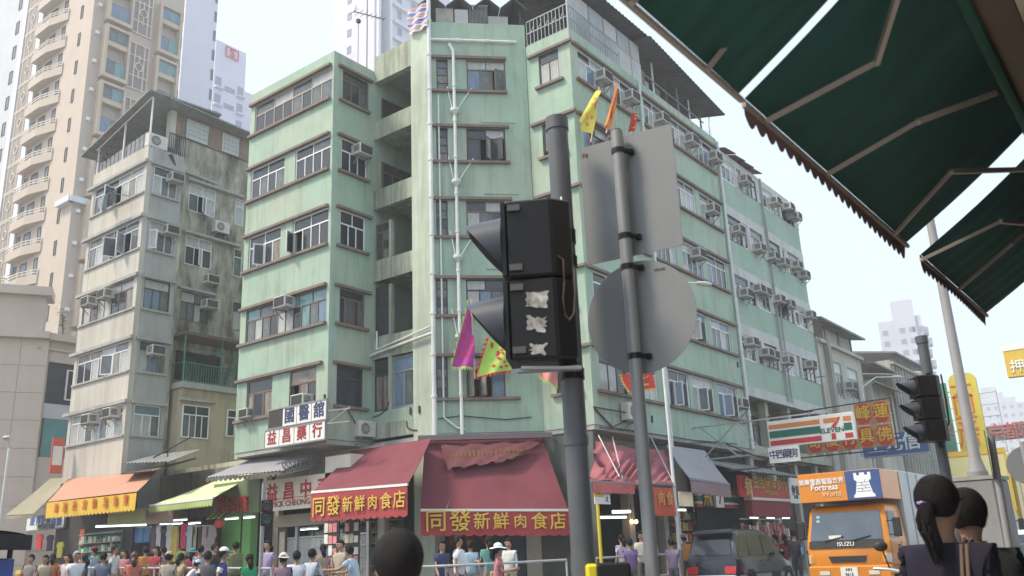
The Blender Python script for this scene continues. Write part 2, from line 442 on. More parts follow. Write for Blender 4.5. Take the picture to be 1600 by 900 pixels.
ac(G, FL, A(FL, 451, 467), 9.82, .0); ac(G, FL, A(FL, 478, 628), 6.24, -.02); ac(G, FL, A(FL, 391, 640), 6.24, -.02, .8)
# return ---------------------------------------------------------------
LFR = X2-XA
frw = [(.38, 1.80)]
banded(G, FR_, .22, LFR+2.2, ZS, ZB0, ZT, [[(.38, 1.55)], [(.45, 1.6)], [(.42, 1.6)], [(.42, 1.66)], [(.42, 1.72)]], GREEN, inside=False)
mb = MB()
FR_.box(mb, .3, 1.8, -.44, -.42, 6, 18.7)
mb.build('room_backing', INSIDE, G)
for i in range(5):
    s_, l_ = ZS[i]
    ledge(G, FR_, .25, 1.72, s_-.02); ledge(G, FR_, .2, 1.85, l_+.05)
window(G, FR_, .38, 1.55, SILL[0], LINT[0], 2, .3, DARKF, (0, 0), seed=3)
window(G, FR_, .45, 1.6, SILL[1], LINT[1], 5, .25, BROWNF, (0, 0, 1), topcols=1)
window(G, FR_, .42, 1.6, SILL[2], LINT[2], 3, .36, WHITEF, (0, 0), topcols=2)
window(G, FR_, .42, 1.66, SILL[3], LINT[3], 3, .36, WHITEF, (0, 0), topcols=2)
window(G, FR_, .42, 1.72, SILL[4], LINT[4], 3, .3, BROWNF, (0, 1, 5), topcols=1)
ac(G, FR_, 1.25, 15.35, 0)
# light well: beams, column, recessed rooms -----------------------------
WELL = mat('stained_pale_green', (.38, .42, .33), .9, .15, 1.3, .3, .9, (.10, .10, .075), glo=.66)
aC0 = A(RE, 643, 250); aC1 = A(RE, 671, 250)
mb = MB(); RE.box(mb, aC0, aC1, -.45, 0, 0.15, 20.15)
mb.build('corner_column', mat('pale_column_paint', (.46, .53, .44), .85, .1, 1.2, .2, .55, (.2, .2, .16)), G)
for i, z in enumerate((5.2, 7.95, 10.75, 13.5, 16.3, 19.25)):
    mb = MB(); h = .75 if i else .5
    RE.box(mb, .0, aC0-.002, -.28, -.002, z, z+h if i < 5 else z+.55); mb.build('floor_beam', WELL, G)
    if i < 5:
        mb = MB(); RE.box(mb, .02, aC0+.4, -2.2, -.285, z+.1, z+.3); mb.build('balcony_slab', WELL, G)
# parapet slope piece joining bay roof to corner column
mb = MB(); RE.box(mb, 0, aC0-.002, -.25, -.003, 18.7, 19.248); mb.build('wall', WELL, G)
mb = MB(); RE.box(mb, -.05, aC0+.5, -2.3, -2.2, 5.2, 19.2); RE.box(mb, aC0+.3, aC0+.5, -2.2, -.46, 5.2, 19.2); mb.build('well_wall', WELL, G)
WX = Fr(X2+.02, YA-.005, 1, 0, 0, -1)
for z0, z1, fm in ((16.75, 18.2, DARKF), (14.2, 15.55, BROWNF)):
    window(G, WX, .35, 1.9, z0, z1, 3, .3, fm, (0, 0, 3), b=.01, topcols=2)
ac(G, WX, 1.35, 14.25, .04)
for z0, z1, kind in ((11.55, 12.95, 1), (8.75, 10.55, 2)):
    a1 = A(RE, 606, 360)
    mb = MB(); RE.box(mb, .02, a1+.12, -.2, -.06, z0-.55-.25, z0); RE.box(mb, a1, a1+.12, -.2, -.05, z0, z1); mb.build('balcony_infill', WELL, G)
    window(G, RE, .04, a1, z0, z1, 2, .25, BROWNF if kind == 1 else DARKF, (1, 5, 0) if kind == 1 else (0, 0), b=-.16, rows=(3 if kind == 1 else 0))
for x0, x1 in ((582, 606), (612, 645)):
    a0 = A(RE, x0, 605); a1 = min(A(RE, x1, 600), aC0-.01)
    window(G, RE, max(.03, a0), a1, 6.15, 7.9, 2, .3, DARKF if x0 < 600 else GREYF, (0, 1, 3, 5), b=-.16)
mb = MB(); RE.box(mb, .02, aC0-.003, -.2, -.01, 5.7, 6.12); RE.box(mb, A(RE, 606, 605)+.01, A(RE, 612, 605)-.01, -.2, -.01, 6.12, 7.94); mb.build('balcony_infill', GREEN, G)
# chamfer ---------------------------------------------------------------
cw = []
for i in range(5):
    y = [600, 480, 350, 230, 115][i]
    cw.append([(A(CH, 681, y)+.02, A(CH, 699, y)+.02), (A(CH, 729, y), A(CH, 790, y))])
banded(G, CH, 0.02, LCH, ZS, ZB0, 20.15, cw, GREEN)
for i in range(5):
    s_, l_ = ZS[i]; ledge(G, CH, .08, A(CH, 797, 250), s_-.02); ledge(G, CH, .03, A(CH, 797, 250), l_+.05)
    (a, b), (c, d) = cw[i]
    window(G, CH, a, b, s_, l_, 1, .0, DARKF, (0, 1, 5), rows=4, fw=.04)
    window(G, CH, c, d, s_, l_, 3, .3, BROWNF if i % 2 == 0 else DARKF, (0, 1, 2, 3), topcols=2, opens=(((1, -60), (2, 35)) if i == 3 else ((0, 60), (1, 60)) if i == 0 else ((2, -30),) if i == 4 else ()))
# right bay, narrow front -------------------------------------------------
bw = [[(.55, 1.42)]]*5
banded(G, BF, .02, LBF, ZS, ZB0, ZT, bw, GREEN, inside=True)
for i in range(5):
    s_, l_ = ZS[i]; ledge(G, BF, .4, 1.6, s_-.02); ledge(G, BF, .12, LBF+.12, l_+.05)
    window(G, BF, .55, 1.42, s_, l_, 2, .28, DARKF, (1, 2, 0, 2), opens=((0, -70),) if i == 3 else ())
# right facade ------------------------------------------------------------
xs = [(.5, 2.2), (2.6, 4.3), (5.2, 6.75), (7.05, 8.85), (9.3, 11.1)]
xs4 = [(.5, 2.2), (2.6, 4.3), (5.2, 6.75), (7.35, 9.1), (9.5, 11.45)]
rw = [xs, xs, xs4, xs4, xs4]
banded(G, RF, .22, LRF, ZS, ZB0, ZT, rw, GREEN)
for i in range(5):
    s_, l_ = ZS[i]; ledge(G, RF, .3, 4.6, s_-.02); ledge(G, RF, .12, 4.6, l_+.05); ledge(G, RF, 5.0, LRF-.35, s_-.02); ledge(G, RF, 5.0, LRF-.25, l_+.05)
    for k, (a, b) in enumerate(rw[i]):
        window(G, RF, a, b, s_, l_, 4 if k != 0 else 3, .3, WHITEF if (i+k) % 3 else DARKF if k < 2 else WHITEF, (2, 2, 1, 0, 3), topcols=2, opens=((1, 70), (2, -60)) if (i == 0 and k > 1) or (i == 1 and k == 3) else ())
for a, i in ((1.9, 4), (3.9, 4), (6.3, 4), (8.9, 4), (11.2, 4), (10.3, 3), (6.4, 3), (8.4, 2), (6.0, 1), (10.9, 0), (2.4, 3)):
    ac(G, RF, a, SILL[i]+(.75 if (a*3) % 1 < .5 else .45), 0)
split(G, RF, A(RF, 975, 645)+.1, 5.35, 0)
# slab over the shops and roof ---------------------------------------------
mb = MB()
mb.prism([(XA+.03, YL, 4.95), (XA+.03, YA+.03, 4.95), (X2+.02, YA+.03, 4.95), (X2+.02, CC-X2-.02, 4.95), (XB+.02, CC-XB+.03, 4.95), (XB+.02, YB+.03, 4.95), (35.28, YB+.03, 4.95), (35.28, 27, 4.95)], (0, 0, .14))
mb.build('floor_slab', GREYC, G)
mb = MB()
mb.prism([(XA+.2, YL, 18.95), (XA+.2, YA+.2, 18.95), (X2+.3, YA+.2, 18.95), (X2+.3, CC-X2+.2, 18.95), (XB+.3, CC-XB+.2, 18.95), (XB+.3, YB+.2, 18.95), (35.28, YB+.2, 18.95), (35.28, 27, 18.95)], (0, 0, .1))
mb.build('roof', GREYC, G)
mb = MB(); mb.box(XA+.02, 30, YL-.2, YL-.002, 4.9, ZT-.01); mb.box(35.08, 35.29, 15, 27, 5.1, 19.15); mb.build('end_wall', GREEN, G)
mb = MB(); mb.box(X2+1.5, 30, YA+1, YL-.3, 19.05, 20.3); mb.build('stair_housing', RAWC, G)
# kinked mould lines on the chamfer
mb = MB()
for z in (17.0-.9, 14.25-.9, 11.4-.8): CH.box(mb, A(CH, 757, 330), A(CH, 812, 330), .001, .03, z, z+.03)
mb.build('plaster_moulding', GREEN, G)
# pipes ---------------------------------------------------------------------
q = lambda x, y, b=.1: CH.p(CH.a(x, y), b, CH.px(x, y)[1])
a1 = .12
pipe(G, [CH.p(a1-.1, .1, 4.9), CH.p(a1-.1, .1, 21.5)], .075)
pipe(G, [CH.p(a1+.2, .07, 5.6), CH.p(a1+.2, .07, 17.1)], .03, joints=False)
pipe(G, [CH.p(a1+.2, .07, 5.6), CH.p(.75, .07, 5.25), CH.p(1.0, .07, 5.2)], .03, joints=False)
az = A(CH, 713, 300)
pipe(G, [CH.p(az-.15, .09, 19.2), CH.p(az, .1, 18.9), CH.p(az, .1, 4.95)], .06)
pipe(G, [CH.p(0, .1, 19.35), CH.p(A(CH, 806, 65), .1, 19.35)], .055)
for z in (16.45, 13.7, 10.95, 8.2):
    mb = MB(); mb.lathe([(.05, -.12), (.16, 0), (.16, .1), (.05, .1)], 10, CH.p(az, .14, z)); mb.build('rain_hopper', PIPEW, G)
    pipe(G, [CH.p(az-.08, .1, z+.08), CH.p(az-.25, .08, z+1.0)], .02, joints=False, name='waste_pipe')
    pipe(G, [CH.p(az+.08, .1, z+.08), CH.p(az+.62, .08, z+.95)], .02, joints=False, name='waste_pipe')
pipe(G, [RE.p(-.25, .1, 8.9), RE.p(-.25, .1, 8.05), RE.p(.5, .1, 8.15), RE.p(aC1, .12, 8.35), CH.p(a1-.1, .12, 8.35)], .05, joints=False)
pipe(G, [RE.p(.3, .09, 8.9), RE.p(.3, .09, 8.25), RE.p(aC1, .09, 8.6)], .035, joints=False)
pipe(G, [RF.p(LRF-.1, .1, 5.1), RF.p(LRF-.1, .1, 19.0)], .07)
pipe(G, [RF.p(4.8, .1, 1.0), RF.p(4.8, .1, 19.0)], .05)
split(G, FR_, 1.55, 5.25, -.1, .95)
# loose cables and old iron brackets low on the walls
CABLE = mat('black_cable', (.03, .03, .03), .6, .1)
def cable(fr, pts, r=.018, b=.06):
    mb = MB(); mb.tube([fr.p(fr.px(x, y)[0], b, fr.px(x, y)[1]) for x, y in pts], r, 5); return mb.build('cable', CABLE, G, smooth=True)
cable(FR_, ((542, 642), (550, 655), (558, 672), (566, 684)))
cable(RE, ((608, 628), (604, 640), (594, 648), (584, 652)), b=.02)
cable(RE, ((636, 658), (637, 668), (645, 672), (652, 672)), b=.02)
cable(CH, ((684, 655), (720, 650), (790, 656), (830, 652)))
cable(RF, ((935, 668), (1000, 676), (1080, 688), (1150, 694)))
cable(RF, ((930, 700), (990, 690), (1060, 694), (1120, 690)), .014)
for fr, p in ((RF, ((925, 636), (985, 650), (955, 668))), (CH, ((858, 642), (880, 638), (860, 668)))):
    mb = MB(); q3 = [fr.p(fr.px(x, y)[0], .3 if i == 1 else .05, fr.px(x, y)[1]) for i, (x, y) in enumerate(p)]
    for i in range(3): mb.bar(q3[i], q3[(i+1) % 3], .04)
    mb.build('iron_bracket', DARKF, G)
for fr, x, y in ((RF, 1018, 655), (RF, 1152, 570), (FL, 508, 622), (FL, 430, 650), (RE, 642, 642), (RE, 656, 640)):
    mb = MB(); a_, z_ = fr.px(x, y); fr.box(mb, a_-.03, a_+.03, .001, .05, z_-.12, z_+.12); mb.build('wall_hook', DARKF, G)
# ================================================================== PALE GREEN BLOCK BEYOND (right)
PGREEN = mat('pale_green_panel', (.30, .42, .345), .85, .1, .9, .1, .55, (.42, .44, .42), stretch=(5, 5, .12))
PBAND = mat('pale_grey_band', (.50, .51, .50), .85, .1, 1, .1, .5, (.25, .25, .24))
P = top('apartment_building', 'pale green block with grey bands and many rusty air conditioners, beside the mint corner block', 'apartment building', (40, 20, .15))
PF = Fr(35.35, YB+.06, 1, 0, 0, -1); LP = 45.3-35.35
bands = [(7.83, 8.99+.0), (10.6, 11.75), (13.27, 14.47), (16.16, 17.45)]
zsp = [(8.99-1.16, 0)]
mb = MB(); mg = MB(); mi = MB()
floors = []
# green spandrel z0-z1, windows z1-z2, grey band z2-z3
for z0, z1, z2, z3 in ((7.83, 9.0, 10.1, 10.6), (10.6, 11.75, 12.85, 13.27), (13.27, 14.47, 15.7, 16.16), (16.16, 17.45, 18.5, 18.85)):
    PF.box(mg, 0, LP, -.25, -.03, z0, z1); PF.box(mb, 0, LP, -.25, 0, z2, z3)
    x = 0; ws = [(.35, 1.9), (2.1, 2.6), (2.9, 4.4), (5.2, 6.6), (6.9, 7.3), (7.6, 9.3)]
    for p, r in ws:
        PF.box(mb, x, p, -.25, 0, z1, z2); x = r
    PF.box(mb, x, LP, -.25, 0, z1, z2); floors.append((z1, z2, ws))
PF.box(mb, 0, LP, -.25, 0, 7.4, 7.83); PF.box(mb, 0, .25, -.25, .0, 5.1, 7.4)
mb.build('wall', PBAND, P); mg.build('spandrel_panel', PGREEN, P); PF.box(mi, .02, LP-.02, -.5, -.48, 7.6, 18.6); mi.build('room_backing', INSIDE, P)
for fi, (z1, z2, ws) in enumerate(floors):
    for k, (p, r) in enumerate(ws):
        window(P, PF, p, r, z1+.01, z2-.01, 3 if r-p > 1 else 1, .3 if r-p > 1 else 0, (WHITEF, GREYF, DARKF)[(fi+k) % 3], (0, 1, 2, 2), opens=((1, 75),) if (fi*k) % 4 == 3 else (), topcols=1)
    for a in (1.0, 2.6, 3.3, 5.0, 6.3, 8.2, 9.2):
        if (a*7+fi*3) % 4 > .8: ac(P, PF, a, z1+(.05, .35, .6)[int(a*5+fi) % 3], .02, .95)
mb = MB(); PF.box(mb, 0, LP, -9, -.26, 18.7, 18.8); mb.build('roof', GREYC, P)
mb = MB(); PF.box(mb, LP-.22, LP, -9, -.26, 5, 18.69); mb.build('end_wall', PBAND, P)
mb = MB(); PF.box(mb, 0, LP, -1.7, -.26, 7.4, 7.5); PF.box(mb, 0, LP, -1.9, -1.7, 0.15, 7.5); PF.box(mb, .0, LP, -.3, -.02, 4.9, 5.3)
for a in (.4, 2.7, 5.4, 8.1): PF.box(mb, a, a+.35, -.6, -.25, .15, 7.39)
mb.build('lower_storey', RAWC, P)
for a, b in ((.9, 2.4), (3.2, 5.2), (5.9, 7.8)): window(P, Fr(35.35, YB+1.75, 1, 0, 0, -1), a, b, 5.7, 7.1, 3, .3, BROWNF, (0, 1, 5), b=.01)
pipe(P, [PF.p(4.85, .08, 7.6), PF.p(4.85, .08, 18.8)], .05, GREYC)
pipe(P, [PF.p(5.3, .08, 7.6), PF.p(5.3, .08, 12)], .04, GREYC)
mb = MB()
for a in (.5, 1.6, 2.6, 3.6): mb.slab(PF.p(a, .25, 18.9), PF.p(a+1.1, .3, 18.95), PF.p(a+1.1, -1.4, 19.35), PF.p(a, -1.4, 19.3), (0, 0, .04))
mb.build('tin_sheet', RUST, P)
mb = MB(); mb.bar(PF.p(8.7, .1, 9.2), PF.p(8.7, .7, 9.2), .05); mb.build('bracket', GREYF, P)

# ================================================================== OLD CREAM HOUSES FARTHER RIGHT
OLDW = mat('old_cream_plaster', (.46, .45, .40), .9, .12, .8, .15, .6, (.2, .18, .15))
OLDG = mat('old_grey_plaster', (.36, .35, .32), .9, .12, .8, .15, .6, (.15, .14, .12))
def old_house(label, X0, X1, ztop, zs, wins, col, roofz, Yf=YB+.05, depth=9, fw=WHITEF):
    fr = Fr(X0, Yf, 1, 0, 0, -1); L = X1-X0
    r = top('old_house', label, 'house', ((X0+X1)/2, Yf+4, .15))
    banded(r, fr, 0, L, zs, .15, ztop, wins, col, th=.3)
    mb = MB(); fr.box(mb, 0, .28, -depth, -.31, .15, ztop); mb.build('end_wall', col, r)
    for (s_, l_), ws in zip(zs, wins):
        for a, b in ws: window(r, fr, a, b, s_, l_, 3, .3, fw, (0, 1, 2, 5), topcols=1)
    mb = MB(); mb.slab(fr.p(-.1, .45, roofz-.25), fr.p(L+.1, .45, roofz-.25), fr.p(L+.1, -3, roofz+.35), fr.p(-.1, -3, roofz+.35), (0, 0, .1)); mb.build('roof', CORR, r)
    mb = MB(); fr.box(mb, 0, L, .001, .2, ztop-.28, ztop-.1); mb.build('cornice', col, r)
    return r, fr
h1, f1 = old_house('old cream house with green casements and a tin roof shelter beside the pale green block', 45.6, 52.8, 11.6, [(5.6, 6.8), (8.6, 10.6)], [[(1.6, 2.9), (4.5, 5.8)], [(1.7, 3.4), (4.4, 6.2)]], OLDW, 12.75, fw=mat('pale_green_frame', (.36, .45, .42), .6, .1, 2))
mb = MB(); f1.box(mb, .9, 1.35, .001, .25, 4.5, 11.6); mb.build('pilaster', OLDG, h1)
for a in (.3, 2.4, 4.6, 6.8): mb = MB(); f1.box(mb, a, a+.12, -.4, -.28, 11.61, 12.9); mb.build('roof_post', GREYF, h1)
mb = MB(); f1.box(mb, 2.2, 7, -.5, -.35, 11.61, 12.5); mb.build('parapet', OLDW, h1)
ac(h1, f1, 3.9, 9.2, 0, 1.1)
h2, f2 = old_house('narrow old house with a glazed balcony and rusty awning on its front', 52.95, 57.2, 10.2, [(7.2, 9.2)], [[(.4, 1.9), (2.1, 3.8)]], OLDW, 11.3, Yf=YB-.3)
mb = MB(); mb.slab(f2.p(-.1, .9, 9.6), f2.p(4.3, .9, 9.6), f2.p(4.3, .0, 10.1), f2.p(-.1, 0, 10.1), (0, 0, .06)); mb.build('tin_awning', RUST, h2)
h3, f3 = old_house('far striped grey house with white roof railings', 57.4, 66, 12.0, [(5.4, 6.6), (8.6, 10.4)], [[(1, 2.2), (4, 5.2), (6.4, 7.6)], [(1, 2.6), (3.4, 5), (6, 7.6)]], OLDG, 12.6, Yf=YB-.4)
for a in [i*.7+.2 for i in range(12)]: mb = MB(); f3.box(mb, a, a+.12, .001, .12, 4.5, 11.7); mb.build('fin', OLDW, h3)

# ================================================================== GREY CORNER HOUSE (left)
K = top('apartment_building', 'grimy grey corner tenement with white windows, a caged balcony and an iron roof shed', 'apartment building', (21, 37, .3))
YG, YGL = 34.42, 39.2
GL = Fr(XA, YGL, 0, -1, -1, 0); LGL = YGL-YG
GR = Fr(XA, YG, 1, 0, 0, -1); LGR = 1.75
GBK = Fr(20.75, 35.0, 1, 0, 0, -1); LGB = 4.6
GRIME = mat('black_mould_plaster', (.47, .435, .36), .95, .22, 1.0, .35, .95, (.05, .046, .036), glo=.60, stretch=(1.6, 1.6, .45))
ks = [(5.6+.25, 7.75), (7.95, 9.25), (10.6, 11.98), (13.2, 14.62)]
KS = [(6.55, 7.72), (9.28, 10.55), (11.98, 13.35), (14.68, 16.0), (17.28, 18.6)]
KS = [(5.2+2.73*0+.9, 0)]*0 or [(6.6, 7.9), (9.27, 10.6), (11.98, 13.35), (14.65, 16.06), (17.28, 18.65)]
banded(K, GL, 0, LGL, KS, .3, 19.5, [[(.25, LGL-.25)]]*5, SUNCREAM)
banded(K, GR, .22, LGR, KS, .3, 19.5, [[(.35, 1.55)]]*5, GREYC)  # side face drawn greyer, its shade put into the colour
banded(K, GBK, 0, LGB, KS, .3, 21.2, [[(.6, 2.0), (3.2, 3.8)], [(.5, 2.9)], [(.55, 2.0), (3.3, 3.85)], [(.6, 2.0), (3.2, 3.7)], [(.6, 2.05), (3.15, 3.65)]], GRIME)
mb = MB(); mb.box(XA+LGR-.2, 20.74, YG+.01, 39, .3, 19.5); mb.build('side_wall', GRIME, K)
mb = MB(); mb.prism([(XA+.2, YG+.2, 19.0), (25.3, YG+.8, 19.0), (25.3, YGL, 19.0), (XA+.2, YGL, 19.0)], (0, 0, .12)); mb.build('roof', GREYC, K)
mb = MB(); mb.box(XA+.02, 25, YGL-.22, YGL-.001, .3, 19.49); mb.box(25.1, 25.35, 35.2, YGL, .3, 19.4); mb.build('end_wall', GREYC, K)
for i, (s_, l_) in enumerate(KS):
    ledge(K, GL, .05, LGL-.02, s_-.03, .08, .08, mt=GREYC); ledge(K, GL, -.25, LGL+.14, l_+.07, .16, .14, mt=GREYC)
    ledge(K, GR, .25, 1.65, s_-.03, .1, .09, mt=GREYC); ledge(K, GR, .17, LGR, l_+.07, .16, .14, mt=GREYC)
    fm = (WHITEF, GREYF, DARKF, WHITEF, WHITEF)[i]
    window(K, GL, .25, LGL-.25, s_, l_, 7, .3, (WHITEF, WHITEF, BROWNF, WHITEF, WHITEF)[i], (0, 1, 2, 5, 2), topcols=4, opens=(((3, -70), (5, 60)) if i == 3 else ((3, 80),) if i == 4 else ((4, -30),) if i == 1 else ()))
    window(K, GR, .35, 1.55, s_, l_, 3, .32, fm, (0, 1, 2, 3), topcols=1, opens=(((0, 50),) if i == 3 else ()))
    if i != 1:
        w0, w1 = ((.6, 2.0), None, (.55, 2.0), (.6, 2.0), (.6, 2.05))[i]
        window(K, GBK, w0, w1, s_, l_, 3 if i != 2 else 4, .36, (WHITEF, 0, DARKF, WHITEF, WHITEF)[i], (0, 2, 2, 1), topcols=2, opens=(((1, -40),) if i > 2 else ()))
        ledge(K, GBK, w0-.2, w1+1.4 if i > 2 else w1+.2, l_+.1, .22, .1, mt=GREYC)
        p, r = ((3.2, 3.8), None, (3.3, 3.85), (3.2, 3.7), (3.15, 3.65))[i]
        window(K, GBK, p, r, s_, l_, 1, .3, WHITEF if i != 2 else DARKF, (0, 1, 2), topcols=1)
for fr, a, z in ((GL, 1.2, 12.7), (GL, 2.6, 12.75), (GL, 2.3, 7.3), (GL, 4.0, 7.35), (GR, 1.3, 18.05), (GR, 1.25, 15.5), (GR, 1.0, 10.0), (GBK, 1.9, 12.7), (GBK, 1.9, 13.9)):
    ac(K, fr, a, z, .03)
split(K, GBK, 2.25, 16.5, 0)
# pipes and stained trunk between the two walls
pipe(K, [Vector((20.62, YG+.25, .4)), Vector((20.62, YG+.25, 18.4)), Vector((19.9, YG-.05, 19.4))], .09, PIPED)
pipe(K, [Vector((20.85, 34.9, .4)), Vector((20.85, 34.9, 18.9))], .06, mat('stained_pipe', (.3, .29, .26), .8, .2, 3))
# balcony with green cage on the second floor, and annex below it
mb = MB(); GBK.box(mb, .1, 3.9, .001, 1.3, 8.7, 8.95); mb.build('balcony_slab', GREYC, K)
mb = MB(); GBK.box(mb, .0, 4.0, .001, 1.4, 11.0, 11.12); mb.build('balcony_roof', mat('brown_sheet', (.12, .09, .08), .8, .2, 2), K)
CAGE = mat('green_cage_bar', (.06, .2, .16), .6, .1, 3)
mb = MB()
for a in (.15, 2.0, 3.85): mb.bar(GBK.p(a, 1.25, 8.95), GBK.p(a, 1.25, 11.0), .05)
for a in [.15+i*.123 for i in range(31)]: mb.bar(GBK.p(a, 1.25, 8.95), GBK.p(a, 1.25, 9.8), .022)
for z in (9.0, 9.8, 10.4): mb.bar(GBK.p(.15, 1.25, z), GBK.p(3.85, 1.25, z), .035)
for a in (.15, 3.85): mb.bar(GBK.p(a, .02, 9.8), GBK.p(a, 1.25, 9.8), .035)
mb.build('balcony_cage', CAGE, K)
mb = MB(); GBK.box(mb, .2, 3.7, .001, 1.1, .3, 8.69)
mb.build('annex', mat('yellowed_plaster', (.45, .38, .27), .9, .15, 1, .2, .6, (.13, .1, .07)), K)
AN = Fr(20.75, 35.0-1.1, 1, 0, 0, -1)
window(K, AN, .3, 1.6, 6.6, 8.0, 4, .3, WHITEF, (0, 1), b=.002, topcols=2); window(K, AN, 2.5, 3.3, 6.8, 8.0, 2, .3, WHITEF, (0, 0), b=.002, topcols=1)
ledge(K, AN, .1, 1.8, 8.2, .25, .1, mt=GREYC)
# roof: parapet band, shed with iron sheet roof
mb = MB(); mb.slab(GL.p(LGL-5.6, .35, 20.6), GL.p(LGL+.3, .35, 22.0), GL.p(LGL+.3, -3.4, 22.2), GL.p(LGL-5.6, -3.4, 20.8), (0, 0, .07)); mb.build('shed_roof', CORR, K)
mb = MB(); mb.slab((XA-.3+1.0, YG-.3, 22.0), (25.4, YG+.0, 22.0), (25.4, YG+2.4, 22.3), (XA+.7, YG+2.4, 22.3), (0, 0, .07)); mb.build('shed_roof', CORR, K)
mb = MB()
for a, z in ((LGL-.05, 22.0), (LGL-2.3, 21.4), (LGL-4.6, 20.9)): mb.bar(GL.p(a, -.05, 19.5), GL.p(a, -.05, z), .06)
mb.bar(GL.p(LGL-4.7, .02, 20.75), GL.p(LGL, .02, 21.9), .05); mb.build('shed_post', WHITEF, K)
GS = Fr(20.75, 34.98, 1, 0, 0, -1)
mb = MB(); GS.box(mb, -.4, 4.6, .0, .06, 20.75, 21.95); mb.build('shed_wall', mat('brown_board', (.24, .17, .13), .8, .2, 2, .1, .4), K)
for a, b in ((.15, 1.3), (2.1, 3.05)): window(K, GS, a, b, 20.78, 21.75, 2, 0, mat('pale_shutter', (.5, .52, .5), .7, .1, 2), (2, 2), b=.07, rows=4, fw=.04)
mb = MB(); GS.box(mb, -.7, -.4, -.2, .1, 20.0, 22.0); mb.build('shed_pier', SUNCREAM, K)
CU = MB(); 
split(K, GR, .45, 19.52, -.42, 1.15)
BARS = mat('dark_iron_bar', (.05, .05, .055), .6, .1, 3)
mb = MB()
for i in range(9): mb.bar(GR.p(1.0+i*.1, -.05, 19.5), GR.p(1.0+i*.1, -.05, 20.5), .03)
mb.bar(GR.p(1.0, -.05, 20.5), GR.p(1.8, -.05, 20.5), .04); mb.build('roof_railing', BARS, K)
mb = MB()
for i in range(12): mb.slab(GL.p(.2+i*.36, -.1, 19.5), GL.p(.5+i*.36, -.1, 19.5), GL.p(.5+i*.36, -.1, 20.0+.03*i), GL.p(.2+i*.36, -.1, 20.0+.03*i), (.03, 0, 0))
mb.build('roof_screen', mat('grey_mesh_sheet', (.2, .21, .22), .8, .3, 4), K)
# laundry rack under a window
LR = top('laundry_rack', 'clothes pole with dark trousers hanging out of the fifth floor windows of the grey tenement', 'laundry', GL.p(2.6, .4, 17.2))
mb = MB(); mb.bar(GL.p(1.9, .05, 17.35), GL.p(2.4, .75, 17.4), .03); mb.bar(GL.p(3.6, .05, 17.35), GL.p(3.3, .75, 17.4), .03); mb.bar(GL.p(2.0, .75, 17.4), GL.p(3.7, .75, 17.4), .03); mb.build('rack', GREYF, LR)
for a, c, h in ((2.3, (.45, .5, .5), .5), (2.7, (.12, .16, .2), .8), (3.1, (.05, .05, .06), .65), (3.4, (.1, .1, .12), .55)):
    mb = MB(); mb.grid(lambda s_, t_: GL.p(a+s_*.32, .75+.04*math.sin(s_*9+t_*3), 17.4-t_*h), 6, 4); mb.build('garment', mat('garment_%d' % int(a*10), c, .9, .1, 4), LR, fixn=False)
# ================================================================== BEIGE RESIDENTIAL TOWER (far left)
BEIGE = mat('beige_tile_cladding', (.49, .415, .35), .8, .06, .6, 0, .2, (.40, .33, .29))
BEIGE2 = mat('peach_tile_cladding', (.52, .42, .33), .8, .06, .6)
TWHITE = mat('white_tower_paint', (.70, .70, .73), .8, .05, .5)
TGREY = mat('tower_grey_tile', (.50, .51, .54), .8, .06, .5)
TAN = mat('tan_recess', (.28, .24, .22), .8, .1, .8)
SMALLW = mat('small_dark_window', (.09, .1, .11), .2, .2, 1, spec=.5)
TY = 70.0
TX = on(120, 250, Y=TY).x
T = top('residential_tower', 'tall beige residential tower with boxed bay windows, lattice windows and chamfered balconies', 'tower', (TX+4, TY+6, 0))
TF = Fr(TX, TY, 1, 0, 0, -1); TL = Fr(TX, TY+24, 0, -1, -1, 0)
XR = TF.a(289, 0); ZT_ = 62
mb = MB(); mb.prism([(TX, TY, 0), (TX+XR, TY, 0), (TX+XR, TY+24, 0), (TX, TY+24, 0)], (0, 0, ZT_)); mb.build('wall', BEIGE, T)
fh = 2.836; z0 = TF.px(163, 45)[1]           # top of one bay window
def winbox(par, fr, a0, a1, z0, z1, b=.004, d=.05, glass=SMALLW, frame=None, mull=0):
    mb = MB(); fw = .05
    fr.box(mb, a0, a1, b, b+d, z0, z0+fw); fr.box(mb, a0, a1, b, b+d, z1-fw, z1); fr.box(mb, a0, a0+fw, b, b+d, z0+fw, z1-fw); fr.box(mb, a1-fw, a1, b, b+d, z0+fw, z1-fw)
    for k in range(mull): x = a0+(a1-a0)*(k+1)/(mull+1); fr.box(mb, x-.03, x+.03, b, b+d*.9, z0+fw, z1-fw)
    o = mb.build('window', frame or DARKF, par)
    M = Matrix((fr.u*(a1-a0-2*fw), fr.n*.015, Vector((0, 0, z1-z0-2*fw)))).transposed().to_4x4(); M.translation = fr.p(a0+fw, b, z0+fw)
    put(pane_mesh(glass), 'pane', o, M); return o
RINGM = mat('cream_lattice', (.66, .58, .5), .6, .05, 2)
LAMPW = mat('white_lamp_box', (.78, .78, .78), .5, .05, 2)
la0, la1 = TF.a(165, 45), TF.a(196, 60); ca0, ca1 = TF.a(204, 62), TF.a(233, 75); ra0, ra1 = TF.a(250, 8), TF.a(277, 20)
zr0 = TF.px(250, 35)[1]
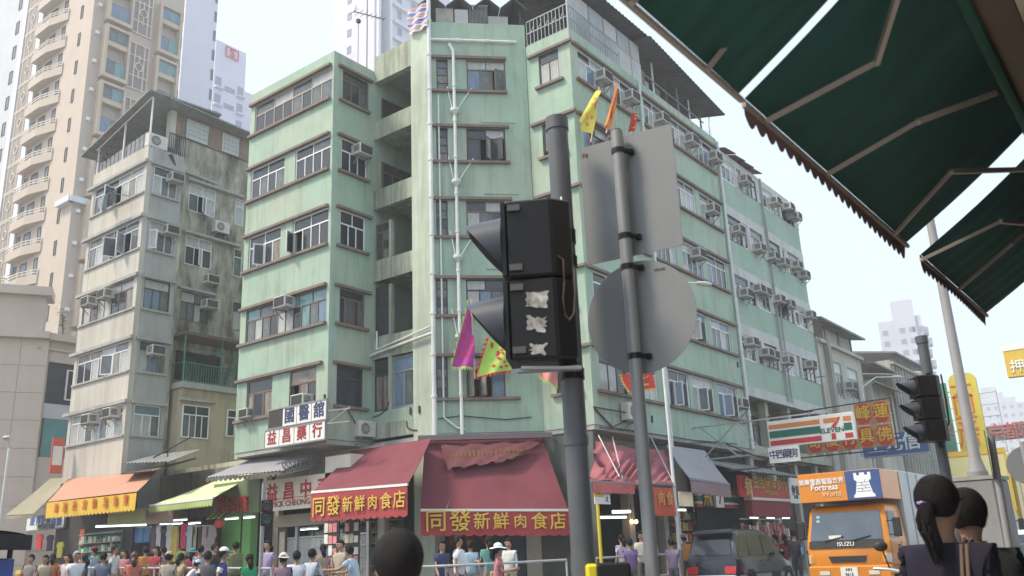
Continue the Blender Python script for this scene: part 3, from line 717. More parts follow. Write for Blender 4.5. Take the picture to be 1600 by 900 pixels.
for k in range(-10, 5):
    zt = z0+k*2*fh
    if 6 < zt < ZT_-6:
        for (p, r, off) in ((la0, la1, 0), (ra0, ra1, -.35*fh)):
            zz = zt+off
            mb = MB()
            TF.box(mb, p-.28, p, .001, .75, zz-2*fh+.7, zz+.25); TF.box(mb, r, r+.2, .001, .75, zz-2*fh+.7, zz+.25)
            TF.box(mb, p, r, .001, .75, zz, zz+.25); TF.box(mb, p, r, .001, .75, zz-2*fh+.7, zz-2*fh+1.05); TF.box(mb, p, r, .001, .6, zz-1.75, zz-1.25-.05)
            bx = mb.build('bay_box', BEIGE2, T)
            for zb in (zz-1.74+.44, zz-2*fh+1.06): window(T, TF, p, r, zb, zb+(1.28 if zb > zz-2.5 else 1.55), 2, .0, GREYF, (4, 4, 3, 1, 4), b=.5, fw=.06)
        zc = zt-.1; zc0 = zc-1.62*fh
        mb = MB(); TF.box(mb, ca0, ca1, .001, .02, zc0, zc); mb.build('lattice_backing', TAN, T)
        mb = MB()
        for a in (ca0, ca0+.28*(ca1-ca0), ca0+.78*(ca1-ca0), ca1): TF.box(mb, a-.05, a+.05, .021, .1, zc0, zc)
        for z in (zc0, zc0+.28*(zc-zc0), zc0+.72*(zc-zc0), zc): TF.box(mb, ca0-.05, ca1+.05, .022, .11, z-.05, z+.05)
        cx = (ca0+.28*(ca1-ca0)+ca0+.78*(ca1-ca0))/2; cz = (zc+zc0)/2
        mb.tube([TF.p(cx+.36*math.cos(i*.5236), .1, cz+.42*math.sin(i*.5236)) for i in range(13)], .07, 6, False)
        for s_ in (-1, 1): TF.box(mb, cx-.05, cx+.05, .03, .1, cz+s_*.82-.42, cz+s_*.82+.42)
        mb.build('window_lattice', RINGM, T)
        for dz in (0, fh):
            for a in (.35, XR-.55):
                mb = MB(); TF.box(mb, a, a+.28, .001, .25, zt-dz-.9, zt-dz-.6); mb.build('wall_lamp', LAMPW, T)
    for dz in (0, fh):
        zz = zt-dz
        if 6 < zz < ZT_-4:
            winbox(T, TF, XR-.18, XR-.02, zz-1.3, zz-.2)
            winbox(T, TL, 24-2.3, 24-1.9, zz-1.4, zz-.1)
# left flank: balconies, ribs, patterned strip
RAILW = mat('balcony_rail_cream', (.62, .57, .5), .7, .05, 1)
TBAND = mat('tower_white_rib', (.62, .64, .70), .8, .05, .5)
aB1 = TL.a(108, 30); aB0 = TL.a(69, 40); aS1 = TL.a(60, 40); aS0 = TL.a(45, 30)
zb0 = TL.px(100, 75)[1]
for a0, a1, mt_, d in ((aB0-.9, aB0, TBAND, .22), (aS0-.9, aS0-.05, TBAND, .22)):
    mb = MB(); TL.box(mb, a0, a1, .001, d, 0, ZT_-1); mb.build('white_rib', mt_, T)
mb = MB(); TL.box(mb, aS0-.04, aB0-.91, .001, .12, 0, ZT_-1.5); mb.build('patterned_strip', TAN, T)
mb = MB(); TL.box(mb, 0, aS0-.91, .001, .05, 0, ZT_-1.2); mb.build('flank_wall', TGREY, T)
lat = []
for k in range(-14, 9):
    z = zb0+k*fh
    if not 8 < z < ZT_-3: continue
    w_ = aB1-aB0
    mb = MB(); pl = [TL.p(aB0+.02, .001, z), TL.p(aB0+.02, .75, z), TL.p(aB0+w_*.55, .75, z), TL.p(aB1, .1, z), TL.p(aB1, .001, z)]
    mb.prism(pl, (0, 0, .8)); mb.build('balcony', BEIGE, T)
    mb = MB()
    for h_ in (.98, 1.22): mb.bar(pl[1]+Vector((0, 0, h_)), pl[2]+Vector((0, 0, h_)), .07); mb.bar(pl[2]+Vector((0, 0, h_)), pl[3]+Vector((0, 0, h_)), .07)
    for t in (0, .25, .5, .75, 1): q = pl[1].lerp(pl[2], t); mb.bar(q+Vector((0, 0, .8)), q+Vector((0, 0, 1.22)), .06)
    for t in (.25, .5, .75, 1): q = pl[2].lerp(pl[3], t); mb.bar(q+Vector((0, 0, .8)), q+Vector((0, 0, 1.22)), .06)
    mb.build('balcony_railing', RAILW, T)
    winbox(T, TL, aB0+.15, aB0+.75, z+.85, z+2.5); winbox(T, TL, aB0+1.5, aB0+2.7, z+.85, z+2.45); winbox(T, TL, aB1-1.1, aB1-.45, z+.85, z+2.4)
    mb = MB(); cx = (aS0+aB0-.95)/2; ww = (aB0-.95-aS0)/2
    mb.tube([TL.p(cx+.36*math.cos(i*.5236), .14, z+.5+.42*math.sin(i*.5236)) for i in range(13)], .06, 6, False)
    for da, dz in ((ww*.7, .0), (-ww*.7, 0)): TL.box(mb, cx+da-.04, cx+da+.04, .121, .16, z-.85, z+1.9)
    TL.box(mb, cx-ww*.95, cx+ww*.95, .122, .17, z-.9, z-.8); TL.box(mb, cx-ww*.95, cx+ww*.95, .122, .17, z+1.75, z+1.85); TL.box(mb, cx-.04, cx+.04, .122, .16, z+.9, z+1.75); TL.box(mb, cx-.04, cx+.04, .122, .16, z-.8, z+.1)
    mb.build('strip_lattice', RINGM, T)
    winbox(T, TL, aS0-2.6, aS0-1.9, z+.4, z+1.8, b=.051)
# white cornice of the tower's low part
mb = MB(); z = TF.px(120, 310)[1]
TF.box(mb, -.35, 2.4, .001, .5, z-.5, z); TL.box(mb, 24-2.0, 24.35, .001, .5, z-.5, z); mb.build('cornice', TBAND, T)

# ================================================================== STONE CLAD PODIUM
STONE = mat('pale_stone_cladding', (.56, .465, .40), .75, .07, .8, .05, .25, (.40, .33, .28))
PY = 46.0
PXc = on(57, 560, Y=PY).x
Q = top('office_podium', 'low stone clad commercial podium with dark and teal glass behind the olive awning', 'commercial building', (PXc+3, PY+6, .3))
QF = Fr(PXc, PY, 1, 0, 0, -1); Lc = 5.0
QC = Fr(PXc-Lc*.78, PY+Lc*.45, .78, -.45, -.45, -.78); LQ = 14.
zt = QF.px(62, 530)[1]
body = [(PXc, PY, 0), (PXc+LQ, PY, 0), (PXc+LQ, PY+14, 0), (PXc-9, PY+14, 0), (PXc-9, PY+6, 0), (PXc-Lc*.78, PY+Lc*.45, 0)]
mb = MB(); mb.prism([(x, y+.06, .3) for x, y, _ in body], (0, 0, zt-.35)); mb.build('wall_core', mat('stone_joint', (.2, .18, .16), .9, .1), Q)
# stone slabs, each a piece
_sm = MB().box(.006, .994, 0, 1, .006, .994).mesh('stone_slab', STONE)
def slabs(fr, a0, a1, zs, wd, skip=None):
    n = max(1, round((a1-a0)/wd))
    for i in range(n):
        for zA, zB in zip(zs[:-1], zs[1:]):
            x0 = a0+(a1-a0)*i/n; x1 = a0+(a1-a0)*(i+1)/n
            if skip and skip(x0, x1, zA, zB): continue
            M = Matrix((fr.u*(x1-x0), fr.n*.08, Vector((0, 0, zB-zA)))).transposed().to_4x4(); M.translation = fr.p(x0, -.05, zA); put(_sm, 'stone_slab', Q, M)
zz = [.35+i*(zt-.35)/9 for i in range(10)]
gz = [QF.px(90, y)[1] for y in (715, 655, 632, 567)]
gx0 = QF.a(64, 600)+.25
slabs(QF, 0, gx0, zz, 1.0); slabs(QC, 0, Lc, zz, 1.25)
slabs(QF, gx0, LQ, [gz[3], gz[3]+.75, zt], 1.5); slabs(QF, gx0, LQ, [.35, 2.4, 4.5, gz[0]], 1.5)
mb = MB(); QF.box(mb, gx0, LQ, -.02, .0, gz[2], gz[3])
mb.build('glass_wall', GLASS[0], Q)
mb = MB(); QF.box(mb, gx0, LQ, -.02, .04, gz[1], gz[2]-.004); mb.build('spandrel', TGREY, Q)
mb = MB(); QF.box(mb, gx0, LQ, -.02, .01, gz[0], gz[1]-.004); mb.build('glass_wall', mat('teal_glass', (.10, .27, .28), .12, .2, 1, spec=.6), Q)
for i in range(5):
    mb = MB(); QF.box(mb, gx0+i*1.4, gx0+i*1.4+.06, .011, .07, gz[0], gz[1]-.01); mb.build('mullion', DARKF, Q)
mb = MB(); a = QF.a(103, 590); QF.box(mb, a, a+1.0, .005, .1, gz[3]-1.9, gz[3]-.3); w_ = mb.build('window', WHITEF, Q)
mb = MB(); QF.box(mb, a+.07, a+.93, .1, .11, gz[3]-1.83, gz[3]-.37); mb.build('pane', GLASS[0], w_)
def corn(pts, z0, z1, d):
    mb = MB()
    for fr, a0, a1 in pts: fr.box(mb, a0, a1, -.06, d, z0, z1)
    return mb.build('cornice', STONE, Q)
corn(((QF, -.05, LQ),), zt, zt+.35, .35); corn(((QC, -.3, Lc+.02),), zt+.003, zt+.353, .35); corn(((QF, -.05, LQ),), zt-.5, zt-.38, .14)
mb = MB(); QC.box(mb, -4, Lc*.92, -1.3, -.1, zt+.36, zt+2.3); mb.build('attic', STONE, Q)
mb = MB(); QC.box(mb, -4.2, Lc*.92+.3, -1.5, .25, zt+2.301, zt+2.75); mb.build('cornice', STONE, Q)

# small leafy plants on ledges
LEAFM = [mat('yellow_green_leaf', (.22, .24, .05), .7, .3, 5), mat('dark_leaf', (.05, .10, .04), .7, .3, 5)]
STEMM = mat('plant_stem', (.14, .1, .06), .8, .2, 4)
def bush(name, label, loc, r, h, n, lm, group=None, seed=1, parent=None):
    rnd = random.Random(seed)
    root = top(name, label, 'plant', loc, group) if parent is None else parent
    st = MB(); lf = MB(); L = Vector(loc)
    for k in range(max(3, n//25)):
        a = rnd.random()*6.28; e = rnd.uniform(.4, 1); tip = L+Vector((math.cos(a)*r*e, math.sin(a)*r*e, h*rnd.uniform(.5, 1)))
        mid = L.lerp(tip, .5)+Vector((0, 0, h*.12)); st.tube([L, mid, tip], [.02, .014, .006], 5)
        for i in range(25):
            t = rnd.uniform(.25, 1); c = (L.lerp(mid, t*2) if t < .5 else mid.lerp(tip, t*2-1))+Vector((rnd.gauss(0, r*.16), rnd.gauss(0, r*.16), rnd.gauss(0, h*.08)))
            d = Vector((rnd.gauss(0, 1), rnd.gauss(0, 1), rnd.gauss(0, .6))).normalized(); s_ = d.cross(Vector((rnd.random(), rnd.random(), 1))).normalized(); le = rnd.uniform(.06, .13)*(1+r*.3)
            lf.add([c, c+d*le*.5+s_*le*.25, c+d*le, c+d*le*.5-s_*le*.25], [(0, 1, 2, 3)])
    st.build('stem', STEMM, root, fixn=False); o = lf.build('foliage', lm, root, fixn=False); o['kind'] = 'stuff'
    return root
p_ = QC.p(Lc*.35, -.5, zt+2.74); bush('shrub', 'broad yellow green shrub on the stone podium roof', p_, 1.0, 1.2, 120, LEAFM[0], seed=2)
p_ = Vector((22.6, 45.9+1, zt+.35)); p_ = QF.p(QF.a(112, 480), -.6, zt+.35); bush('shrub', 'narrow yellow green shrub on the stone podium roof against the grey tenement', p_, .6, 2.1, 100, LEAFM[0], seed=3)
bush('shrub', 'dry grey shrub on the roof edge of the grey tenement', GL.p(.75, -.3, 19.5), .7, 1.1, 150, mat('dry_leaf', (.14, .13, .09), .8, .3, 5), seed=4)
for i, a in enumerate((.5, 1.0, 2.4, 3.4)):
    bush('potted_plant', '%s potted plant in the green caged balcony of the grey tenement' % ('leftmost', 'second', 'third', 'rightmost')[i], GBK.p(a, 1.0, 8.95), .45, 1.1, 200, LEAFM[1], seed=10+i, group='plants in the caged balcony')

# ================================================================== WHITE TOWERS BEHIND
def slab_tower(label, fr, L, depth, zt, wins, pitch, zlow, mt, glass=SMALLW, ribs=(), ztop_w=None, name='residential_tower', bal=()):
    r = top(name, label, 'tower', fr.p(L/2, -depth/2, 0))
    mb = MB(); fr.box(mb, 0, L, -depth, 0, 0, zt); mb.build('wall', mt, r)
    z = zlow
    while z < (ztop_w or zt-2.5):
        for a0, a1, h in wins: winbox(r, fr, a0, a1, z, z+h, glass=glass, frame=GREYF)
        for a0, a1 in bal: mb = MB(); fr.box(mb, a0, a1, .003, .7, z-.25, z); mb.build('sill', mt, r)
        z += pitch
    for a0, a1, d in ribs: mb = MB(); fr.box(mb, a0, a1, .002, d, 0, zt-1); mb.build('rib', mt, r)
    return r
LAV = mat('haze_tinted_white', (.62, .61, .70), .85, .04, .3)  # lavender of distance haze put into the white wall colour
LAVW = mat('pale_blue_window', (.26, .30, .36), .3, .1, 1)
Y_ = 92.; a0 = on(291, 0, Y=Y_).x; a1 = on(341, 0, Y=Y_).x
slab_tower('plain haze-tinted white slab tower with slit windows along its edges, beside the beige tower', Fr(a0, Y_, 1, 0, 0, -1), a1-a0, 15, 95, [(a1-a0-.45, a1-a0-.05, 1.6)], 2.9, 30, LAV)
Y_ = 120.; fs = Fr(on(336, 90, Y=Y_).x, Y_, 1, 0, 0, -1); Ls = fs.a(384, 105)
zS = fs.px(340, 62)[1]
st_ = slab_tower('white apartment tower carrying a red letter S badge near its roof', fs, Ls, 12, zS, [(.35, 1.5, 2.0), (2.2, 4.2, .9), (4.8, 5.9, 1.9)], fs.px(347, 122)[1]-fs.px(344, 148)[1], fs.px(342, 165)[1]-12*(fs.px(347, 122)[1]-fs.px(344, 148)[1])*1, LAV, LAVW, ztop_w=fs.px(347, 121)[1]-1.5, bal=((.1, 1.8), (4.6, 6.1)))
sg0, zz1 = fs.px(352, 72); sg1, zz0 = fs.px(371, 97)
mb = MB(); fs.box(mb, sg0, sg1, .01, .25, zz0, zz1); bd = mb.build('badge', mat('badge_pink', (.62, .45, .47), .6, .05), st_)
REDP = mat('sign_red', (.50, .035, .04), .55, .08, 2)
mb = MB()
for x0, x1, y0, y1 in ((0, 1, 0, .07), (0, 1, .93, 1), (0, .07, .07, .93), (.93, 1, .07, .93)): fs.box(mb, sg0+(sg1-sg0)*x0, sg0+(sg1-sg0)*x1, .251, .33, zz0+(zz1-zz0)*y0, zz0+(zz1-zz0)*y1)
mb.build('badge_frame', REDP, bd)
text('S', (zz1-zz0)*1.15, REDP, 'lettering', bd, fs.tmtx((sg0+sg1)/2, .3, (zz0+zz1)/2), .03, .02, 1.1)
fs2 = Fr(fs.p(Ls, 0, 0).x+.3, Y_+8, 1, 0, 0, -1)
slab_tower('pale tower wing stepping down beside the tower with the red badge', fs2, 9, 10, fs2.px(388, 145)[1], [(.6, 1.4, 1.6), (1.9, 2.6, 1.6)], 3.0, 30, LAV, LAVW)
# tower over the mint roof
Y_ = 82.; fw_ = Fr(on(585, 40, Y=Y_).x, Y_, 1, 0, 0, -1); W_ = fw_.a(662, 40); dp_ = on(522, 40, X=fw_.o.x).y-Y_; fsd = Fr(fw_.o.x, Y_+dp_, 0, -1, -1, 0); xw = lambda x: fw_.a(x, 40)
r = top('residential_tower', 'white high-rise with blue window columns rising behind the mint block roof', 'tower', fw_.p(W_/2, -5, 0))
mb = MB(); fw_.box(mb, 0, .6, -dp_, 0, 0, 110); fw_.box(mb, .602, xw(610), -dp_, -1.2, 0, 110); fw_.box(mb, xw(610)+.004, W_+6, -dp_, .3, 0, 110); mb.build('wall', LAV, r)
for x in (589, 607): mb = MB(); fw_.box(mb, xw(x)-.25, xw(x)+.25, -1.19, .6, 0, 110); mb.build('rib', TWHITE, r)
zq = fsd.px(545, 58)[1]; ph = (fsd.px(545, 42)[1]-fsd.px(545, 68)[1])
for k in range(-4, 9):
    z = zq+k*ph
    winbox(r, fsd, fsd.a(543, 50), fsd.a(549, 50), z, z+ph*.42, glass=LAVW, frame=GREYF)
    fz = Fr(fw_.o.x, Y_+1.2, 1, 0, 0, -1); winbox(r, fz, xw(591)+.2, xw(606)-.25, z-.6, z+ph*.5, glass=LAVW, frame=TWHITE, mull=1)
    fz = Fr(fw_.o.x, Y_-.3, 1, 0, 0, -1); winbox(r, fz, xw(618), xw(626), z, z+ph*.5, glass=LAVW, frame=TWHITE); winbox(r, fz, xw(640), xw(650), z, z+ph*.5, glass=LAVW, frame=TWHITE)
    mb = MB(); fz.box(mb, xw(611), W_+5, .002, .5, z-ph*.42, z-ph*.3); mb.build('floor_ledge', TWHITE, r)

# far right high-rise and housing block
D_ = 260.
c0 = on(1378, 545, D=D_)
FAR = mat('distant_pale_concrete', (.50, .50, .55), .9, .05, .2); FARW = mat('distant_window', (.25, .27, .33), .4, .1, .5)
vx = Vector((c0.y, -c0.x, 0)).normalized()                      # faces the junction
ff = Fr(c0.x, c0.y, vx.x, vx.y, -c0.x, -c0.y)
r = top('residential_tower', 'stepped high-rise tower in the haze above the far shop signs', 'tower', ff.p(7, -6, 0))
z1 = ff.px(1380, 503)[1]; z2 = ff.px(1395, 472)[1]; aw = ff.a(1393, 490); ae = ff.a(1443, 520)
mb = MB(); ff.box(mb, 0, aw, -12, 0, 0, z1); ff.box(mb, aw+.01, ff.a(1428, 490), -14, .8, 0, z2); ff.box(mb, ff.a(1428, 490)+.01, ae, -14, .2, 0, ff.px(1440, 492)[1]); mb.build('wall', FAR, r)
for k in range(18):
    z = z1-4-k*3.1
    if z > 6:
        for a in (.8, aw+1.2, aw+3.6, aw+6.2, ae-2.6):
            fq = ff if a < aw or a > ff.a(1428, 490) else Fr(ff.p(0, .8, 0).x, ff.p(0, .8, 0).y, vx.x, vx.y, -c0.x, -c0.y)
            if a > ff.a(1428, 490): fq = Fr(ff.p(0, .2, 0).x, ff.p(0, .2, 0).y, vx.x, vx.y, -c0.x, -c0.y)
            winbox(r, fq, a, a+1.5, z, z+1.5, glass=FARW, frame=FAR)
        mb = MB(); ff.box(mb, ae+.01, ae+1.4+.5*(k % 2), -6, -1, z-.4, z+1.4); mb.build('balcony', FAR, r)
D_ = 380.; c0 = on(1520, 680, D=D_); vx = Vector((c0.y, -c0.x, 0)).normalized(); ff = Fr(c0.x, c0.y, vx.x, vx.y, -c0.x, -c0.y)
r = top('housing_block', 'long hazy housing block with uneven roofline at the end of the street', 'apartment building', ff.p(14, -6, 0))
for x0, x1, y0 in ((1525, 1538, 614), (1538.2, 1562, 604), (1562.2, 1572, 612), (1572.2, 1590, 620), (1590.2, 1640, 626)):
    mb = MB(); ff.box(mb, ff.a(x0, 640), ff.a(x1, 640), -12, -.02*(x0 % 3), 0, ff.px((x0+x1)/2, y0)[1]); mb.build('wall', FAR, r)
for k in range(9):
    z = ff.px(1560, 640)[1]-k*3.1
    for j in range(11): winbox(r, ff, ff.a(1530, 640)+j*2.6, ff.a(1530, 640)+j*2.6+1.1, z, z+1.3, glass=FARW, frame=FAR)

# ================================================================== ROOF SHACKS OF THE MINT BLOCK
S = top('roof_shack', 'row of patched roof shacks under dark sheet roofs over the mint block parapet', 'shack', (26, 17, 19.2))
SHEET = mat('pale_grey_sheet', (.46, .47, .48), .75, .15, 1.2, .1, .4, (.25, .23, .2)); DKROOF = mat('dark_shed_roof', (.13, .125, .12), .85, .2, 1.2, .1, .3)
LATT = mat('grey_lattice', (.33, .37, .38), .7, .1, 2)
# railing cage round the right bay
z0 = 19.21; mb = MB()
for fr, a0, a1 in ((BF, .05, LBF-.05), (RF, .1, 3.6)):
    for z in (z0+.05, z0+1.05, z0+.55): mb.bar(fr.p(a0, -.06, z), fr.p(a1, -.06, z), .035)
    n = int((a1-a0)/.16)
    for i in range(n+1):
        x = a0+(a1-a0)*i/n; mb.bar(fr.p(x, -.06, z0), fr.p(x, -.06, z0+1.05), .022)
        if i % 2: mb.bar(fr.p(x, -.06, z0+.55), fr.p(x+.16, -.06, z0+.75), .02)
mb.bar(BF.p(LBF-.03, -.05, z0), BF.p(LBF-.03, -.05, z0+2.6), .06)
mb.build('roof_railing', LATT, S)
shw = Fr(XB+.3, YB+.25, 1, 0, 0, -1)
for i, (a0, a1, m_) in enumerate(((.1, 1.55, LATT), (1.6, 2.6, SHEET), (2.65, 3.6, SHEET), (3.65, 4.6, SHEET), (4.65, 5.4, SHEET))):
    mb = MB(); shw.box(mb, a0, a1, -.04, .02, z0+(.2 if i else 0), z0+1.15); mb.build('sheet_panel', m_, S)
    mb = MB(); shw.box(mb, a0+.02, a1-.02, -.06, -.0, z0+1.2, z0+2.0); mb.build('sheet_panel', SHEET if i % 2 == 0 else LATT, S)
mb = MB(); shw.box(mb, .1, 5.4, -2.2, -2.1, z0, z0+2.2); shw.box(mb, 5.2, 5.4, -2.05, -.1, z0, z0+2.0); mb.build('shack_wall', DKROOF, S)
mb = MB(); corrugated(mb, shw.p(-.3, .5, z0+2.25), shw.p(5.8, .5, z0+2.25), shw.p(5.8, -2.6, z0+2.75), shw.p(-.3, -2.6, z0+2.75), 24, .025, .03); mb.build('shed_roof', DKROOF, S)
mb = MB(); corrugated(mb, shw.p(5.0, .75, z0+2.0), shw.p(11.9, .75, z0+1.15), shw.p(11.9, -3.2, z0+2.1), shw.p(5.0, -3.2, z0+2.9), 28, .025, .03); mb.build('shed_roof', DKROOF, S)
for i, a in enumerate((5.5, 6.6, 7.7, 8.8, 9.9, 11.0)):
    mb = MB(); mb.bar(shw.p(a, -.1, z0-.1), shw.p(a, -.1, z0+2.0-(a-5)*.12), .06 if i % 2 else .045); mb.build('shed_post', (GREYF, WHITEF, RUST)[i % 3], S)
for i, a in enumerate((5.6, 6.3, 7.1, 7.7)):
    mb = MB(); shw.box(mb, a, a+.6-(i % 2)*.2, -.3-.1*i, -.26-.1*i, z0, z0+1.3-(i % 3)*.3); mb.build('leaning_board', (mat('brown_board', (0, 0, 0)), SHEET, RUST, GREYF)[i], S)
mb = MB(); shw.box(mb, 5.5, 11.5, -2.9, -2.8, z0, z0+1.2); mb.build('shack_wall', DKROOF, S)
mb = MB(); mb.bar(shw.p(5.4, -.05, z0+.9), shw.p(11.2, -.05, z0+.75), .04); mb.build('roof_railing', GREYF, S)
# huts behind the chamfer parapet
chs = Fr(CH.o.x+.15, CH.o.y+.15, 1, -1, -1, -1); zc = 20.15
for i, (a0, a1, h, m_) in enumerate(((.3, .95, .75, mat('mesh_tarp', (.32, .30, .27), .8, .2, 3)), (1.0, 1.5, .75, SHEET), (1.55, 2.2, .8, DARKF), (2.25, 3.0, .55, SHEET))):
    mb = MB(); chs.box(mb, a0, a1, -.06-.03*i, -.02-.03*i, zc-.3, zc+h); mb.build('sheet_panel', m_, S)
mb = MB()
for i in range(14): chs.box(mb, 1.55+i*.05, 1.57+i*.05, -.04, -.02, zc, zc+.9)
chs.box(mb, 1.5, 2.25, -.05, -.01, zc+.9, zc+.95); mb.build('roof_railing', GREYF, S)
for i in range(4):
    a = -.35+i*1.02
    mb = MB(); mb.slab(chs.p(a, .1, zc+.75), chs.p(a+.5, .1, zc+1.2), chs.p(a+.5, -2, zc+1.35), chs.p(a, -2, zc+.9), (0, 0, .05)); mb.build('shed_roof', DKROOF, S)
    mb = MB(); mb.slab(chs.p(a+.502, .1, zc+1.2), chs.p(a+1.0, .1, zc+.75), chs.p(a+1.0, -2, zc+.9), chs.p(a+.502, -2, zc+1.35), (0, 0, .05)); mb.build('shed_roof', DKROOF, S)
mb = MB(); chs.box(mb, -.2, 3.6, -2.3, -2.2, 19.1, zc+1.1); mb.build('shack_wall', DKROOF, S)
# striped cloth over the column
M3 = [mat('cloth_%s' % n, c, .9, .12, 4) for n, c in (('pink', (.62, .36, .34)), ('white', (.62, .6, .66)), ('blue', (.22, .24, .5)))]
cl = top('striped_cloth', 'red white and blue striped sheet hung over the roof corner of the mint block', 'cloth', RE.p(2.4, .1, 20.6))
for k in range(10):
    mb = MB(); za = 20.95-k*.1
    mb.grid(lambda s_, t_: RE.p(1.95+s_*1.0, .14+.05*math.sin(s_*11+k*.5), za-t_*.1-.05*math.sin(s_*4+1)*(k/10)+(-.14*s_ if k > 5 else -.08*s_)), 14, 1)
    mb.build('stripe', M3[(0, 1, 2, 1)[k % 4]], cl, fixn=False)
# aerial
an = top('tv_aerial', 'rooftop television aerial with a long comb antenna on the mint block', 'aerial', (20.0, 22.6, 19.2))
pm = Vector((20.1, YA+.35, 19.0)); t1 = on(574, -4, Y=pm.y)
mb = MB(); mb.tube([(t1.x, pm.y, 19.1), (t1.x, pm.y, t1.z+.4)], .025, 6); mb.build('mast', GREYF, an)
m2 = on(560, 33, Y=pm.y)
mb = MB(); mb.tube([(m2.x, pm.y, 19.1), (m2.x, pm.y, m2.z)], .015, 6); mb.build('mast', GREYF, an)
b0 = on(553, 18, Y=pm.y); b1 = on(600, 30, Y=pm.y)
mb = MB(); mb.bar(b0, b1, .03)
for i in range(7): q = b0.lerp(b1, i/6); mb.bar(q+Vector((-.02, -.28+.02*i, 0)), q+Vector((.02, .28-.02*i, 0)), .015)
mb.bar(on(553, 20, Y=pm.y), on(557, 8, Y=pm.y), .02); mb.build('antenna', mat('aerial_brown', (.16, .11, .1), .7, .1), an)
mb = MB(); mb.box(m2.x-.07, m2.x+.07, pm.y-.06, pm.y+.06, m2.z-.07, m2.z+.07); mb.build('junction_box', DARKF, an)
# lattice aerial mast at the right end of the mint roof
ms = top('aerial_mast', 'thin lattice aerial mast beyond the sheet roofs of the mint block', 'aerial', (35, 16, 19.2))
bx = on(1104, 165, Y=16.0); mb = MB()
for dx, dy in ((0, 0), (.35, 0), (.17, .3)): mb.tube([(bx.x+dx, 16+dy, 19), (bx.x+dx, 16+dy, 21.2-(dx*2))], .025, 5)
for k in range(7): mb.bar((bx.x, 16, 19.1+k*.3), (bx.x+.35, 16, 19.3+k*.3), .015); mb.bar((bx.x+.35, 16, 19.1+k*.3), (bx.x+.17, 16.3, 19.3+k*.3), .015)
for k in range(3): mb.bar((bx.x-.25+k*.1, 15.9, 21.2+k*.25), (bx.x+.15+k*.08, 16, 21.5+k*.25), .03)
mb.bar((bx.x, 16, 21), (bx.x+.1, 16, 22), .03)
mb.build('mast', GREYF, ms)
# ================================================================== GROUND, ROADS, PAVEMENTS
KY, KX, RY0 = 12.9, 14.4, 15.6                         # far kerb lines; the side street climbs from RY0 on
def rise(y): return .024*max(0., min(y, 90)-RY0)
def gz(x, y):
    if y >= KY and x >= KX: return .15+(rise(y) if y > RY0 else 0)
    if y < 2.9: return .03
    return rise(y) if y > KY else 0.
ASPH = mat('asphalt', (.06, .06, .062), .85, .25, 3, .3, .4, (.03, .03, .03))
PAVE = mat('concrete_paving', (.30, .29, .27), .9, .12, 2, .2, .3, (.15, .14, .13))
KERB = mat('kerb_stone', (.36, .35, .33), .9, .12, 3, .2)
LINE = mat('road_paint_white', (.72, .72, .70), .7, .12, 3)
YELP = mat('road_paint_yellow', (.6, .45, .06), .7, .12, 3)
def struct(mb, name, m): return tag(mb.build(name, m), kind='structure')
struct(MB().box(-300, 620, -300, 620, -.6, -.01), 'ground', mat('far_ground', (.2, .19, .18), .95, .1))
struct(MB().box(-120, 400, 3.0, KY-.2, -.2, 0), 'road', ASPH)
def ramp(mb, x0, x1, zoff, zlo, segs=((KY-.2, RY0), (RY0, 90), (90, 300))):
    for ya, yb in segs:
        za = zoff+rise(ya); zb = zoff+rise(yb)
        mb.hexa([(x0, ya, zlo), (x1, ya, zlo), (x1, yb, zlo), (x0, yb, zlo), (x0, ya, za), (x1, ya, za), (x1, yb, zb), (x0, yb, zb)])
    return mb
struct(ramp(MB(), 3.5, KX-.2, 0, -.2), 'side_road', ASPH)
RC = 2.6
arc = [(KX+RC*(1-math.cos(t*math.pi/16)), KY+RC*(1-math.sin(t*math.pi/16))) for t in range(9)]
mb = MB()
mb.prism([(x, y, -.1) for x, y in [(KX, RY0)]+arc+[(400, KY), (400, RY0)]], (0, 0, .25))
ramp(mb, KX, 400, .15, -.1, ((RY0, 90), (90, 300)))
struct(mb, 'pavement', PAVE)
struct(MB().box(-120, 400, -60, 2.85, -.1, .03), 'pavement', PAVE)
struct(ramp(MB(), -120, 3.3, .15, -.1), 'pavement', PAVE)
struct(MB().box(-120, 400, 2.852, 2.998, -.1, .033), 'kerb', KERB)
struct(MB().box(KX+RC, 400, KY-.198, KY-.002, -.1, .152), 'kerb', KERB)
mb = MB()
cx_, cy_ = KX+RC, KY+RC
for p, q in zip(arc[:-1], arc[1:]):
    P4 = []
    for (x, y) in (p, q):
        d = Vector((x-cx_, y-cy_, 0)).normalized(); P4.append((Vector((x, y, 0)), Vector((x, y, 0))+d*.19))
    (a_, b_), (c_, d_) = P4
    lo, hi = Vector((0, 0, -.1)), Vector((0, 0, .153))
    mb.hexa([a_+lo, c_+lo, d_+lo, b_+lo, a_+hi, c_+hi, d_+hi, b_+hi])
struct(mb, 'kerb', KERB)
struct(ramp(MB(), KX-.19, KX-.003, .153, -.1, ((RY0, 90), (90, 300))), 'kerb', KERB)
for x0, x1 in [(-20+i*6, -17+i*6) for i in range(4)]+[(20+i*6, 23+i*6) for i in range(25)]:
    struct(MB().box(x0, x1, 7.7, 7.82, .001, .005), 'lane_line', LINE)
struct(MB().box(18, 200, KY-.6, KY-.5, .001, .005), 'edge_line', YELP)
for i in range(9): struct(MB().box(15.6, 17.4, 3.6+i*.95, 4.1+i*.95, .001, .005), 'crossing_stripe', LINE)

